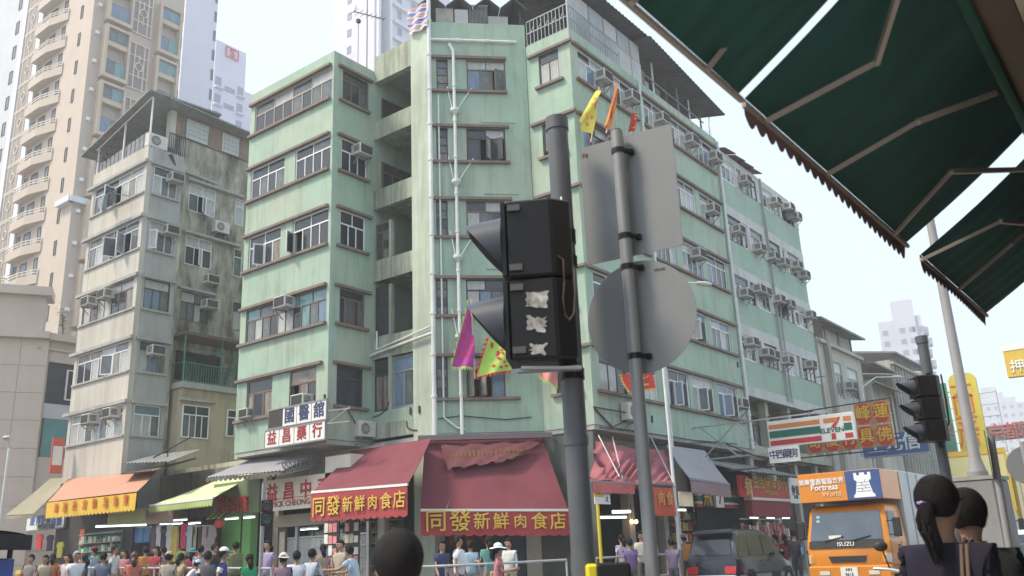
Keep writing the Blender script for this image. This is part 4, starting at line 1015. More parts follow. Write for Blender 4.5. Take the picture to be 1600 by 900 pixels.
# ================================================================== SHOPFRONTS UNDER THE MINT BLOCK
def box_obj(name, m, parent, *b): return MB().box(*b).build(name, m, parent)
TILE = mat('shop_wall_tile', (.42, .38, .34), .6, .12, 2, .1, .5, (.18, .15, .13))
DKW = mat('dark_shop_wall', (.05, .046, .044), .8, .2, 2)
LITE = mat('fluorescent_tube', (.80, 1, .95), .5, 0, 1, emit=2.2)
WARML = mat('warm_bulb', (1, .62, .2), .5, 0, 1, emit=9.0)
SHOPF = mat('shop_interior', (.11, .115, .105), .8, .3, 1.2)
# ground floor walls belong to the building
X0s = 20.4
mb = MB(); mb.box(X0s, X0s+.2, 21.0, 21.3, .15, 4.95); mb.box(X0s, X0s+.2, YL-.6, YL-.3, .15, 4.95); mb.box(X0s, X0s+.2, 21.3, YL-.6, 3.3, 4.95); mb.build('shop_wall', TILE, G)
mb = MB(); mb.box(23.4, 23.5, 14.9, YL-.3, .15, 4.94); mb.build('shop_back_wall', SHOPF, G)
mb = MB(); mb.box(26.3, 26.4, 18, 19, .15, 4.94); 
chf = Fr(CH.o.x+.25, CH.o.y+.25, 1, -1, -1, -1)
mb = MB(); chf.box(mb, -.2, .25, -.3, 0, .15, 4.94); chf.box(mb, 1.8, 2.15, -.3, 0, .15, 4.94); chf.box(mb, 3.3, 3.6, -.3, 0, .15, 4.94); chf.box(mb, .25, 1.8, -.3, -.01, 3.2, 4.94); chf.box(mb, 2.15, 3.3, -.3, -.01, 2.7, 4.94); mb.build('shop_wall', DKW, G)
mb = MB(); chf.box(mb, 2.15, 3.0, -.2, -.12, .15, 2.7); mb.build('shop_door', mat('dark_blue_door', (.05, .06, .085), .4, .1, 2), G)
mb = MB(); chf.box(mb, 2.86, 4.3, -.12, .05, .15, 4.9); mb.build('cream_pillar', mat('cream_pillar_tile', (.48, .44, .36), .6, .1, 2, 0, .3, (.3, .27, .22)), G)
rff = Fr(XB, YB+.9, 1, 0, 0, -1)
mb = MB(); rff.box(mb, 3.2, 3.55, -.3, 0, .15, 4.94); rff.box(mb, 5.6, 5.9, -.3, 0, .15, 4.94); rff.box(mb, 8.6, 8.9, -.3, 0, .15, 4.94); rff.box(mb, 11.5, 11.9, -.3, 0, .15, 4.94); rff.box(mb, .3, 11.5, -.29, -.01, 3.35, 4.93); mb.build('shop_wall', TILE, G)
mb = MB(); rff.box(mb, 0, 11.9, -3.6, -3.5, .15, 4.93); mb.build('shop_back_wall', SHOPF, G)
# shelves with goods (interiors that show)
GOODM = [mat('goods_%s' % n, c, .6, .3, 6) for n, c in (('red', (.5, .07, .06)), ('green', (.08, .3, .2)), ('cream', (.55, .5, .4)), ('blue', (.1, .2, .45)), ('yellow', (.6, .45, .08)), ('pink', (.6, .25, .28)), ('white', (.65, .65, .62)), ('brown', (.2, .12, .07)))]
def shelf(label, fr, a0, a1, z0, levels, pitch, depth, dens, seed, mats, name='display_shelf'):
    rnd = random.Random(seed); r = top(name, label, 'shelf', fr.p((a0+a1)/2, -depth/2, z0))
    mb = MB(); fr.box(mb, a0, a1, -depth, -depth+.03, z0, z0+levels*pitch+.1); mb.build('back_panel', mat('shelf_back', (.12, .2, .17), .8, .1), r)
    for k in range(levels+1):
        mb = MB(); fr.box(mb, a0, a1, -depth+.031, 0, z0+k*pitch, z0+k*pitch+.025); mb.build('shelf_board', mat('shelf_board', (.4, .4, .38), .6, .1), r)
    by = {}
    for k in range(levels):
        x = a0+.02
        while x < a1-.1:
            w = rnd.uniform(.07, .2); h = rnd.uniform(.35, .85)*pitch
            mt_ = rnd.choice(mats); by.setdefault(mt_.name, (mt_, MB()))[1]; fr.box(by[mt_.name][1], x, min(a1-.01, x+w*.9), -depth+.05, -.03, z0+k*pitch+.026, z0+k*pitch+.026+h); x += w
    for mt_, mb in by.values(): o = mb.build('packets', mt_, r); o['kind'] = 'stuff'
    return r
yf = Fr(X0s+.05, YL-.6, 0, -1, -1, 0)
shelf('pharmacy display shelf with grey packets behind the glass of the cream signed shop', Fr(21.3, YL-.9, 0, -1, -1, 0), .2, 2.2, .4, 6, .36, .4, 1, 5, [GOODM[2], GOODM[6], GOODM[1]])
shelf('dim green shelf of jars beside the pharmacy door', Fr(21.3, YL-3.2, 0, -1, -1, 0), .2, 2.3, .4, 6, .36, .4, 1, 6, [GOODM[1], GOODM[7], GOODM[7]])
shelf('dark shop shelf inside the lit shop behind the pink awning', Fr(XB+.6, YB+2.9, 1, 0, 0, -1), .2, 3.0, .3, 6, .4, .5, 1, 8, [GOODM[1], GOODM[3], GOODM[7], GOODM[6]])
shelf('colourful magazine shelf under the small orange red banner', Fr(XB+6.2, YB+.85, 1, 0, 0, -1), .1, 2.2, .3, 6, .4, .3, 1, 9, [GOODM[0], GOODM[5], GOODM[6], GOODM[4]])
# pharmacy shopfront: glazing frame and fascia sign
sh = top('shopfront', 'pharmacy shopfront with grey metal shutter box, glass and dark brown pillars', 'shopfront', (X0s, 24, .15))
mb = MB(); yf.box(mb, .0, 4.6, .0, .25, 2.55, 2.95); mb.build('shutter_box', mat('khaki_shutter_box', (.34, .30, .24), .6, .1, 2), sh)
for a in (.15, 1.0, 2.9, 4.55):
    mb = MB(); yf.box(mb, a, a+.12 if a > .5 else a+.35, .0, .1, .3, 2.54); mb.build('mullion', mat('brown_pillar', (.15, .09, .07), .6, .1, 2) if a < .5 else STEEL, sh)
mb = MB(); yf.box(mb, .5, 4.5, .02, .04, 2.15, 2.2); mb.build('transom', STEEL, sh)
for a0, a1 in ((.52, .98), (1.14, 2.88), (3.04, 4.5)):
    mb = MB(); yf.box(mb, a0, a1, .03, .04, .45, 2.14); mb.build('pane', mat('shop_glass', (.9, .95, .93), .03, 0, 1, spec=.5, alpha=.25), sh)
mb = MB(); yf.box(mb, .18, .46, .101, .115, .9, 2.4); pl = mb.build('poster', mat('poster_cream', (.6, .52, .4), .7, .1, 3), sh)
mb = MB(); yf.box(mb, 2.6, 2.85, .042, .05, 1.5, 2.05); mb.build('poster', GOODM[6], sh)
def tube_light(label, p0, p1, r=.018, group=None):
    t = top('tube_light', label, 'light', Vector(p0).lerp(Vector(p1), .5), group)
    mb = MB(); mb.tube([p0, p1], r, 8); mb.build('tube', LITE, t)
    mb = MB(); mb.bar(Vector(p0)+Vector((0, 0, .05)), Vector(p1)+Vector((0, 0, .05)), .07, .04); mb.build('housing', WHITEF, t)
tube_light('white tube light inside the pharmacy window', yf.p(1.3, .1, 2.42), yf.p(2.2, .1, 2.42))

# ------------------------------------------------------------------ signs
PANELW = mat('sign_white', (.74, .73, .70), .5, .05, 2, 0, .25, (.45, .42, .38)); CREAMS = mat('sign_cream', (.70, .66, .56), .55, .06, 2, 0, .3, (.45, .4, .32))
DKRED = mat('sign_dark_red', (.36, .03, .035), .5, .1, 2); NAVY = mat('sign_navy', (.04, .05, .14), .5, .1); GOLD = mat('gold_lettering', (.62, .43, .07), .5, .12, 3); BLACKL = mat('black_lettering', (.03, .03, .035), .5, .1)
WHITEL = mat('white_lettering', (.78, .78, .78), .5, .04)
def chars(fr, s, a0, a1, z, h, m, par, b=.012, bold=.018, sx=1., ext=.006):
    n = len(s)
    for i, c in enumerate(s): text(c, h, m, 'lettering', par, fr.tmtx(a0+(a1-a0)*(i+.5)/n, b, z), bold, ext, sx)
s1 = top('shop_sign', 'cream fascia sign with red characters and the words YICK CHEONG', 'sign', (19.4, 24, 3.5))
SF = Fr(19.3, 26.6, 0, -1, -1, 0)
a0, zt_ = SF.px(410, 752); a1, _ = SF.px(524, 742); zb_ = SF.px(412, 800)[1]
mb = MB(); SF.box(mb, a0, a1, -.12, 0, zb_, zt_); mb.build('board', CREAMS, s1)
e0 = SF.a(494, 762)
chars(SF, '益昌中西', a0+.12, a1-.1, zt_-.47, .62, REDP, s1, bold=.03)
mb = MB(); SF.box(mb, a0+.3, a1-.2, .002, .012, zb_+.37, zb_+.39); mb.build('rule', REDP, s1)
text('YICK CHEONG', .26, DKRED, 'lettering', s1, SF.tmtx(SF.a(454, 787), .012, zb_+.2), .02, .006, 1.15)
# two stacked hanging signs, four panels each
HS = Fr(18.45, 25.5, 0, -1, -1, 0)
def panel_sign(label, fr, x0, x1, ytl, ybl, ytr, s, board, ink, n, name='hanging_sign', blank_first=False, bold=.02):
    a0, z1 = fr.px(x0, ytl); a1, z1b = fr.px(x1, ytr); z0 = fr.px(x0, ybl)[1]
    r = top(name, label, 'sign', fr.p((a0+a1)/2, 0, (z0+z1)/2))
    for i in range(n):
        p, q = a0+(a1-a0)*i/n, a0+(a1-a0)*(i+1)/n
        mb = MB(); fr.box(mb, p+.02, q-.02, -.09, 0, z0, z1); bd = mb.build('panel', board if not (blank_first and i == 0) else DKW, r)
        k = i-(1 if blank_first else 0)
        if 0 <= k < len(s) and s[k] != ' ': text(s[k], (z1-z0)*.92, ink, 'lettering', bd, fr.tmtx((p+q)/2, .008, (z0+z1)/2), bold, .005)
    mb = MB(); fr.box(mb, a0, a1, -.1, .015, z1+.001, z1+.05); fr.box(mb, a0, a1, -.1, .015, z0-.05, z0-.001); fr.box(mb, a0, a0+.019, -.1, .015, z0, z1); fr.box(mb, a1-.019, a1, -.1, .015, z0, z1); mb.build('sign_frame', GREYF, r)
    return r, a0, a1, z0, z1
r, *_ = panel_sign('white hanging sign with navy characters and one dark blank panel', HS, 420, 510, 643, 670, 656, '國醫舘', PANELW, NAVY, 4, blank_first=True)
mb = MB()
for z in (5.9, 5.5): mb.bar(HS.p(HS.a(510, 665), -.05, z), HS.p(HS.a(545, 660), -.05, z-.05), .04)
mb.bar(HS.p(HS.a(512, 665), -.05, 5.5), HS.p(HS.a(545, 660), -.05, 5.9), .03); mb.build('bracket_arm', GREYF, r)
panel_sign('white hanging sign reading four red characters above the grey canopy', HS, 414, 508, 675, 700, 681, '益昌藥行', PANELW, DKRED, 4)

# ------------------------------------------------------------------ awnings
AWR = mat('dusty_red_canvas', (.165, .036, .05), .85, .15, .8, .1, .3, (.20, .085, .10)); AWRV = mat('red_valance', (.34, .05, .055), .8, .08, 2)
AWPK = mat('faded_red_canvas', (.27, .08, .10), .85, .15, 1.5, .2, .3, (.5, .22, .22))
AWGY = mat('grey_canvas', (.32, .31, .33), .85, .1, 1, .1, .3, (.2, .19, .19)); AWOL = mat('olive_canvas', (.27, .25, .18), .85, .1, 1, .1, .4, (.16, .15, .11))
AWSA = mat('salmon_canvas', (.46, .23, .16), .85, .08, 1, .1, .3, (.4, .24, .18)); AWYE = mat('yellow_valance', (.66, .41, .05), .8, .08, 2); AWLI = mat('lime_canvas', (.36, .44, .17), .85, .1, 1)
AWLI2 = mat('pale_lime_canvas', (.55, .62, .34), .85, .1, 1); WBAR = mat('white_bar', (.75, .74, .72), .4, .05)
def canvas(mb, P00, P10, P11, P01, sag=.03, nu=14, nv=8, th=.012, rip=0., waves=0):
    A_, B_, C_, D_ = [Vector(q) for q in (P00, P10, P11, P01)]; n = (B_-A_).cross(D_-A_).normalized()
    if n.z < 0: n = -n
    for sgn in (0, 1):
        mb.grid(lambda s_, t_: (A_*(1-s_)+B_*s_)*(1-t_)+(D_*(1-s_)+C_*s_)*t_ + n*(-sag*math.sin(math.pi*t_)*(.6+.4*math.sin(math.pi*s_))+rip*math.sin(waves*s_*6.28+2*t_)-sgn*th), nu, nv)
def valance(mb, P0, P1, h, scal=.05, n=14, th=.012, wob=.02):
    P0 = Vector(P0); P1 = Vector(P1); u = (P1-P0).normalized(); nn = Vector((u.y, -u.x, 0)); up = Vector((0, 0, 1)); L = (P1-P0).length
    m_ = n*6
    for sgn in (0, 1):
        mb.grid(lambda s_, t_: P0.lerp(P1, s_)+nn*(wob*math.sin(s_*L*2.3)*t_+sgn*th)-up*t_*(h+scal*abs(math.sin(s_*n*math.pi))), m_, 3)
def awning(name, label, tl, tr, br, bl, vh, cm, vm, scal=.05, n=14, arms=2, bar=WBAR, sag=.05, rip=0, waves=0, side=False):
    """tl, tr at the wall; bl, br at the front bar"""
    r = top(name, label, 'awning', (Vector(bl)+Vector(br))/2)
    mb = MB(); canvas(mb, tl, tr, br, bl, sag, 16, 10, rip=rip, waves=waves); mb.build('canvas', cm, r, smooth=True, fixn=False)
    if bar: mb = MB(); mb.bar(bl, br, .05, .07); mb.build('front_bar', bar, r)
    mb = MB(); dz = Vector((0, 0, -.045)); valance(mb, Vector(bl)+dz, Vector(br)+dz, vh, scal, n); v = mb.build('valance', vm, r, smooth=True, fixn=False)
    if side:
        for w_, f_ in ((tl, bl), (tr, br)):
            f_ = Vector(f_); w_ = Vector(w_); mb = MB(); mb.prism([w_, f_, f_-Vector((0, 0, vh)), f_.lerp(w_, .95)-Vector((0, 0, (w_-f_).z*.95+vh))][:3], (f_-w_).cross(Vector((0, 0, 1))).normalized()*.012); mb.build('side_flap', cm, r)
    for k in range(arms):
        t = (k+.5)/arms; w_ = Vector(tl).lerp(Vector(tr), t)-Vector((0, 0, .12)); f_ = Vector(bl).lerp(Vector(br), t)-Vector((0, 0, .03)); e = w_.lerp(f_, .5)+(Vector(br)-Vector(bl)).normalized()*.35-Vector((0, 0, .12))
        mb = MB(); mb.bar(w_, e, .045); mb.bar(e, f_, .04); mb.build('folding_arm', GREYF, r)
    return r, v
# red awning, left one
aw, v = awning('awning', 'red butcher awning facing the side street beside the pharmacy, gold characters on its valance', (20.2, 22.35, 4.82), (20.2, 18.75, 4.86), (18.0, 17.62, 3.3), (18.0, 21.68, 3.38), .78, AWR, AWRV)
VF = Fr(17.97, 21.68, 0, -1, -1, 0); a1 = 4.06
zc_ = 2.92
for i, (c, x, h) in enumerate(zip('同發新鮮肉食店', (499, 522, 544, 563, 583, 604, 625), (.62, .6, .47, .46, .42, .48, .5))): text(c, h, GOLD, 'lettering', v, VF.tmtx(VF.a(x, 790), .03, zc_-.04), .012, .006)
# red awning across the chamfer
n2 = Vector((-1, -1, 0)).normalized(); c2 = 37.4
def ch2(x, y): return on(x, y, N=(1, 1, c2))
bl = ch2(657, 797); br = ch2(888, 797)
aw, v = awning('awning', 'wide red butcher awning across the chamfered corner, gold characters on its valance', (20.55, 19.35, 4.9), (23.2, 16.7, 4.9), br, bl, .64, AWR, AWRV, arms=3, rip=.012, waves=2.2)
VF = Fr(bl.x-.03, bl.y-.03, 1, -1, -1, -1)
for c, x, h in zip('同發新鮮肉食店', (681, 719, 753, 783, 813, 843, 872), (.66, .64, .5, .49, .41, .5, .5)): text(c, h, GOLD, 'lettering', v, VF.tmtx(VF.a(x, 815), .03, VF.px(x, 816)[1]), .012, .006)
mb = MB(); fq = Fr(20.35, 19.25, 1, -1, -1, -1); fq.box(mb, -.15, 4.1, -.1, .12, 4.84, 5.0); mb.build('head_board', mat('mauve_head_board', (.20, .15, .16), .8, .1, 2), aw)
# torn old banner lying on it
mb = MB(); A_ = on(688, 697, N=(1, 1, 39.4)); B_ = on(845, 690, N=(1, 1, 39.4)); C_ = on(800, 718, N=(1, 1, 38.7)); D_ = on(700, 732, N=(1, 1, 38.55))
mb.grid(lambda s_, t_: (A_*(1-s_)+B_*s_)*(1-t_)+(D_*(1-s_)+C_*s_)*t_+Vector((-.03, -.03, .035*math.sin(s_*23+t_*5)+.02*math.sin(s_*51+t_*11)-.02*math.sin(3.14*s_)*t_)), 24, 6)
b_ = tag(mb.build('old_banner', mat('faded_maroon_banner', (.13, .04, .045), .85, .3, 3), smooth=True, fixn=False), 'crumpled maroon banner with faded gold characters lying on the corner awning', 'banner')
mb = MB()
for i in range(11):
    s_ = .08+i*.08; q = (A_*(1-s_)+B_*s_)*.5+(D_*(1-s_)+C_*s_)*.5+Vector((-.045, -.045, .05*math.sin(s_*17+2)-.02))
    u = Vector((1, -1, 0)).normalized()
    for k in range(3): mb.bar(q+u*(k*.06)-Vector((0, 0, .1)), q+u*(k*.06+.05*(-1)**(i+k))+Vector((0, 0, .1)), .03)
mb.build('faded_lettering', mat('faded_gold', (.36, .22, .07), .8, .2), b_)
# pink crumpled awning on the long side
W1 = Vector((23.3, 14.75, 4.55)); W2 = Vector((27.9, 14.75, 4.5)); F1 = on(922, 752, Y=13.0); F2 = on(1052, 757, Y=13.0)
W0 = 0
pa = top('awning', 'crumpled faded red awning with pale ropes over the lit shop', 'awning', (F1+F2)/2)
mb = MB()
def crump(s_, t_):
    p = (W1*(1-s_)+W2*s_)*(1-t_)+(F1*(1-s_)+F2*s_)*t_
    w_ = math.exp(-((s_-.28)/.3)**2)
    return p+Vector((0, -.10, .13))*((.35+w_)*math.sin((s_*1.3-t_*.55)*21+2*math.sin(s_*6))*math.sin(t_*3.1))+Vector((0, -.05, .07))*math.sin((s_*2.1+t_*.9)*19+3*math.sin(t_*5+s_*9))*math.sin(t_*3.1)+Vector((0, 0, -.16*math.sin(3.14*t_)*(.4+w_)))+Vector((0, 0, .05*math.sin(s_*9)))
mb.grid(crump, 90, 36); mb.build('canvas', AWPK, pa, smooth=True, fixn=False)
mb = MB(); valance(mb, F1.lerp(F2, .02), F1.lerp(F2, .5), .28, .04, 9, wob=.03); mb.build('valance', mat('red_fringe', (.5, .13, .13), .8, .15, 3), pa, smooth=True, fixn=False)
mb = MB()
for x0, y0, x1, y1 in ((935, 680, 968, 745), (957, 683, 975, 757), (1018, 685, 1055, 760)): mb.tube([on(x0, y0, Y=14.6), on(x1, y1, Y=12.98)], .018, 5)
mb.build('rope', mat('pale_rope', (.5, .5, .5), .8, .1), pa)
mb = MB(); mb.bar(F1, F2, .04); mb.build('front_bar', GREYF, pa)
rb = Fr(F1.x, 12.92, 1, 0, 0, -1); p, z1 = rb.px(1020, 758); q, z0 = rb.px(1055, 803)
fl = tag(MB().grid(lambda s_, t_: rb.p(p+(q-p)*s_, .04*math.sin(s_*8)*t_, z1-.06-(z1-z0)*t_), 8, 6).build('hanging_banner', mat('orange_red_banner', (.55, .10, .05), .8, .15, 2), smooth=True, fixn=False), 'small orange red banner with gold characters hanging at the end of the crumpled awning', 'banner')
for i, c in enumerate('肉食'): text(c, .42, mat('pale_gold', (.62, .35, .12), .7, .1), 'lettering', fl, rb.tmtx((p+q)/2-.25+i*.5, .06, (z0+z1)/2), .012, .003)
# grey awning farther right
awning('awning', 'grey awning with a pinkish fringe over the convenience shop', (27.8, 14.72, 4.75), (30.8, 14.72, 4.75), on(1140, 757, Y=13.1), on(1078, 748, Y=13.1), .36, AWGY, mat('mauve_fringe', (.30, .2, .22), .85, .1, 2), bar=GREYF, arms=2)
# grey iron canopy above the pharmacy with lattice arms
CF = [on(322, 747, X=18.3), on(425, 738, X=18.3), on(510, 703, X=20.1), on(395, 717, X=20.1)]
r = top('canopy', 'grey corrugated canopy over the pharmacy and the green shop', 'canopy', (19, 25, 4.6))
mb = MB(); corrugated(mb, on(322, 747, X=18.1), on(440, 736, X=18.1), on(497, 708, X=19.6), on(400, 716, X=19.6), 22, .02, .02); mb.build('sheet', AWGY, r)
mb = MB(); f0 = on(440, 742, X=18.15); f1 = on(497, 728, X=19.6)
for i in range(9): a_ = f0.lerp(f1, i/9); b_ = f0.lerp(f1, (i+1)/9); mb.bar(a_, b_+Vector((0, 0, .35)), .03); mb.bar(a_+Vector((0, 0, .35)), b_, .03)
mb.bar(f0, f1, .04); mb.bar(f0+Vector((0, 0, .35)), f1+Vector((0, 0, .35)), .04); mb.build('lattice_truss', GREYF, r)
mb = MB(); valance(mb, on(322, 748, X=18.08), on(440, 737, X=18.08), .05, .09, 16); mb.build('valance', mat('dark_fringe', (.1, .1, .09), .8, .2), r, fixn=False)
mb = MB(); mb.box(19.3, 20.4, 21.4, 22.6, 3.7, 4.6); mb.build('sign_box', CREAMS, r)

# ------------------------------------------------------------------ shops in the gap and under the grey tenement
gap = top('low_shop', 'single storey shop row filling the gap between the grey tenement and the mint block', 'shop', (22, 30.5, .3))
zr = .15+rise(30)
mb = MB(); mb.box(20.8, 24, YL+.02, 34.3, 4.9, 5.2); mb.build('roof', RAWC, gap)
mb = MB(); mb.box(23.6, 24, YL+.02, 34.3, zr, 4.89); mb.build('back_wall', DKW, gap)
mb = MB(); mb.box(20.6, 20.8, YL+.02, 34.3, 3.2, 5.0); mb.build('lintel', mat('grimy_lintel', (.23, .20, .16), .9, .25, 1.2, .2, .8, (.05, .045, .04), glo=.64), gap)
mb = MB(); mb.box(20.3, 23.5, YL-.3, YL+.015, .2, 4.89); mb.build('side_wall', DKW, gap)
GPAINT = mat('green_shop_paint', (.14, .33, .10), .6, .08, 2)
gy0 = on(382, 830, X=19.6).y; gy1 = on(350, 830, X=19.6).y
mb = MB(); mb.box(19.5, 19.9, gy0, gy1, zr, 3.3); mb.build('pillar', GPAINT, gap)
mb = MB(); mb.box(19.5, 19.8, YL-.25, YL+.3, zr-.05, 3.2); mb.build('pillar', GPAINT, gap)
gs = Fr(19.3, 30, 0, -1, -1, 0)
r = top('shop_sign', 'green fascia board with three dark red characters over the glass door', 'sign', gs.p(1, 0, 3.3))
p, z1 = gs.px(334, 768); q, z0 = gs.px(404, 800); z0 = gs.px(340, 806)[1]
mb = MB(); gs.box(mb, p, q, -.15, 0, z0, z1+.25); mb.build('board', mat('dull_green_board', (.15, .20, .11), .6, .1, 2), r)
for c, x in zip('福昌隆', (346, 363, 381)): text(c, .62, DKRED, 'lettering', r, gs.tmtx(gs.a(x, 790), .02, gs.px(x, 790)[1]), .03, .02)
dr = top('glass_door', 'white framed glass door under the green fascia board', 'door', gs.p(2, -.6, zr))
gd = Fr(20.0, 30, 0, -1, -1, 0); p = gd.a(371, 850); q = gd.a(398, 850)
window(dr, gd, p, q, zr, 2.75, 2, .12, WHITEF, (1, 2, 0), fw=.08, topcols=1)
for i, (x0, x1, y) in enumerate(((352, 372, 810), (381, 398, 808), (250, 285, 818), (268, 292, 812), (295, 313, 817))):
    tube_light('fluorescent tube glowing under the %s' % ('green fascia board, nearest the red lantern', 'green fascia board, nearest the pedestrian signal', 'striped canvas beside the blue cloths', 'pink roof board', 'lime awning beside the tiny striped awning')[i], on(x0, y+1.5, X=19.0), on(x1, y, X=19.0), .022)
# lime awning
tlp, trp = on(362, 745, X=20.6), on(395, 752, X=20.6)
awning('awning', 'lime green awning with a striped scalloped valance in the gap between buildings', on(345, 748, X=20.4), on(398, 738, X=20.4), on(333, 778, X=17.9), on(234, 790, X=17.9), .16, AWLI2, AWLI, .07, 22)
awning('awning', 'short brown and lime edged awning under the lime awning', (20.3, 32.6, 3.9), (20.3, 30.6, 3.85), on(272, 793, X=18.6), on(215, 796, X=18.6), .5, mat('brown_pink_canvas', (.3, .2, .17), .8, .1), mat('pink_board', (.42, .3, .27), .8, .1), .02, 6)
pa_ = on(302, 812, X=18.9)
r = top('awning', 'tiny green and black striped awning by the red lantern', 'awning', pa_)
for i in range(6):
    mb = MB(); o_ = Vector((0, -.16*i, 0)); mb.slab(on(322, 812, X=18.6)+o_, on(322, 812, X=18.6)+o_+Vector((0, -.15, 0)), on(333, 803, X=19.2)+o_+Vector((0, -.15, 0)), on(333, 803, X=19.2)+o_, (0, 0, .02)); mb.build('stripe', (mat('lime_stripe', (.4, .55, .08), .7, .1), DKW)[i % 2], r)
ln = on(343, 818, X=18.7); r = top('lantern', 'round red paper lantern by the green pillar', 'lantern', ln)
mb = MB(); mb.ball(ln, .17, .17, .15, 12, 8); mb.build('paper_shade', mat('lantern_red', (.5, .06, .04), .7, .1), r, smooth=True)
mb = MB(); mb.tube([ln+Vector((0, 0, .15)), ln+Vector((0, 0, .5))], .01, 5); mb.build('cord', DKW, r)
# salmon awning with the yellow valance under the grey tenement
aw, v = awning('awning', 'salmon awning with a yellow scalloped valance and red characters under the grey tenement', on(106, 748, X=18.8), on(244, 736, X=18.8), on(214, 768, X=17.0), on(74, 784, X=17.0), .55, AWSA, AWYE, .07, 26, bar=None, arms=3)
v0 = on(74, 784, X=17.0); VF = Fr(16.97, v0.y, 0, -1, -1, 0)
for c, x in zip('鴻運燕窩藥業集團', (89, 102, 117, 133, 148, 165, 181, 197)): text(c, .40, mat('orange_red_lettering', (.50, .09, .02), .6, .1), 'lettering', v, VF.tmtx(VF.a(x, 790), .03, VF.px(x, 795-(x-89)*.12)[1]), .006, .004, .8)
mb = MB(); canvas(mb, on(106, 748, X=18.8), on(244, 736, X=18.8), on(243, 742, X=18.4), on(105, 754, X=18.4)); 
r = top('canopy', 'rusty iron sheet canopy with poles above the salmon awning', 'canopy', (18.5, 34, 5.3))
mb = MB(); corrugated(mb, on(193, 725, X=18.2), on(262, 722, X=18.2), on(312, 703, X=20.2), on(240, 712, X=20.2), 12, .02, .02); mb.build('sheet', CORR, r)
mb = MB(); corrugated(mb, on(190, 741, X=17.9), on(238, 736, X=17.9), on(308, 716, X=20.0), on(235, 735, X=20.0), 12, .02, .02); mb.build('sheet', RUST, r)
mb = MB(); mb.bar(on(240, 715, X=18.6), on(298, 683, X=20.3), .05); mb.bar(on(262, 702, X=19.2), on(262, 716, X=19.2), .04); mb.build('strut', DARKF, r)
mb = MB(); p0 = on(170, 800, X=18.2); valance(mb, on(170, 798, X=18.2), on(229, 795, X=18.2), .5, .04, 14); o = mb.build('striped_curtain', mat('lime_striped_cloth', (.38, .42, .2), .8, .3, 14), fixn=False); tag(o, 'lime striped cloth hanging below the yellow valance', 'curtain')
tube_light('long white tube light under the lime striped cloth', on(150, 823, X=18.3), on(228, 820, X=18.3), .03)
# olive awning at the far left
awning('awning', 'plain olive canvas awning beside the salmon awning', on(78, 748, X=19.4), on(108, 746, X=19.4), on(52, 803, X=17.2), on(8, 805, X=17.2), .08, AWOL, AWOL, .03, 10, bar=None, arms=2)
r, *_ = panel_sign('white shop board with blue characters under the olive awning', Fr(18.6, 40, 0, -1, -1, 0), 42, 101, 810, 829, 810, '', PANELW, NAVY, 1, name='shop_sign')
bf = Fr(18.6, 40, 0, -1, -1, 0); BLU = mat('blue_lettering', (.10, .2, .5), .5, .1)
for c, x in zip('嚴得記製造廠', (51, 60, 68, 76, 84, 93)): text(c, .42, BLU, 'lettering', r, bf.tmtx(bf.a(x, 815), .01, bf.px(x, 815)[1]), .02, .004)
text('專營各款名貴燕窩', .2, BLACKL, 'lettering', r, bf.tmtx(bf.a(72, 823), .01, bf.px(72, 823)[1]), .01, .004)
sb = on(87, 712, X=18.2); r = top('projecting_sign', 'small red and white upright sign projecting from the grey tenement corner', 'sign', sb)
mb = MB(); mb.box(18.0, 18.5, sb.y-.04, sb.y+.02, sb.z-.75, sb.z+.75); mb.build('board', mat('sign_orange_red', (.55, .12, .07), .6, .1), r)
mb = MB(); mb.box(18.05, 18.45, sb.y-.052, sb.y-.041, sb.z-.4, sb.z+.4); mb.build('white_panel', PANELW, r)
# tenement ground floor: dark openings and back goods
mb = MB(); mb.box(18.9, 19.1, 34.4, 34.7, .3, 5.1); mb.build('shop_pillar', TILE, K)
shelf('lit shop shelves with rows of green and brown boxes under the lime striped cloth', Fr(18.4, 36.2, 0, -1, -1, 0), -.2, 2.6, .7, 6, .34, .33, 1, 21, [GOODM[1], GOODM[2], GOODM[7], GOODM[1], GOODM[6]])
mb = MB(); mb.box(18.72, 18.8, 36.6, 36.95, .6, 3.0); tag(mb.build('red_door_banner', mat('dull_red', (.42, .1, .07), .7, .15, 2)), 'tall red banner beside the shop entrance under the salmon awning', 'banner')
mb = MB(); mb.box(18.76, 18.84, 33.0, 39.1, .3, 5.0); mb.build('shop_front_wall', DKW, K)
rnd = random.Random(11)
def garment(label, p, wdt, h, col, kind='shirt', uy=-1):
    g_ = MB(); p = Vector(p); u = Vector((0, uy, 0))
    pr = [(-.5, 0), (-.18, .06), (.18, .06), (.5, 0), (.62, -.28), (.46, -.32), (.42, -.2), (.42, -1), (-.42, -1), (-.42, -.2), (-.46, -.32), (-.62, -.28)] if kind == 'shirt' else [(-.5, 0), (.5, 0), (.5, -1), (.06, -1), (0, -.35), (-.06, -1), (-.5, -1)]
    g_.prism([p+u*(x*wdt)+Vector((0, 0, z*h)) for x, z in pr], (.06, .0, 0))
    o = g_.build('garment', mat('cloth_%d_%d_%d' % tuple(int(c*100) for c in col), col, .9, .15, 5, .1), None, bevel=.01)
    return tag(o, label, 'clothing', 'clothes hanging outside the shops')
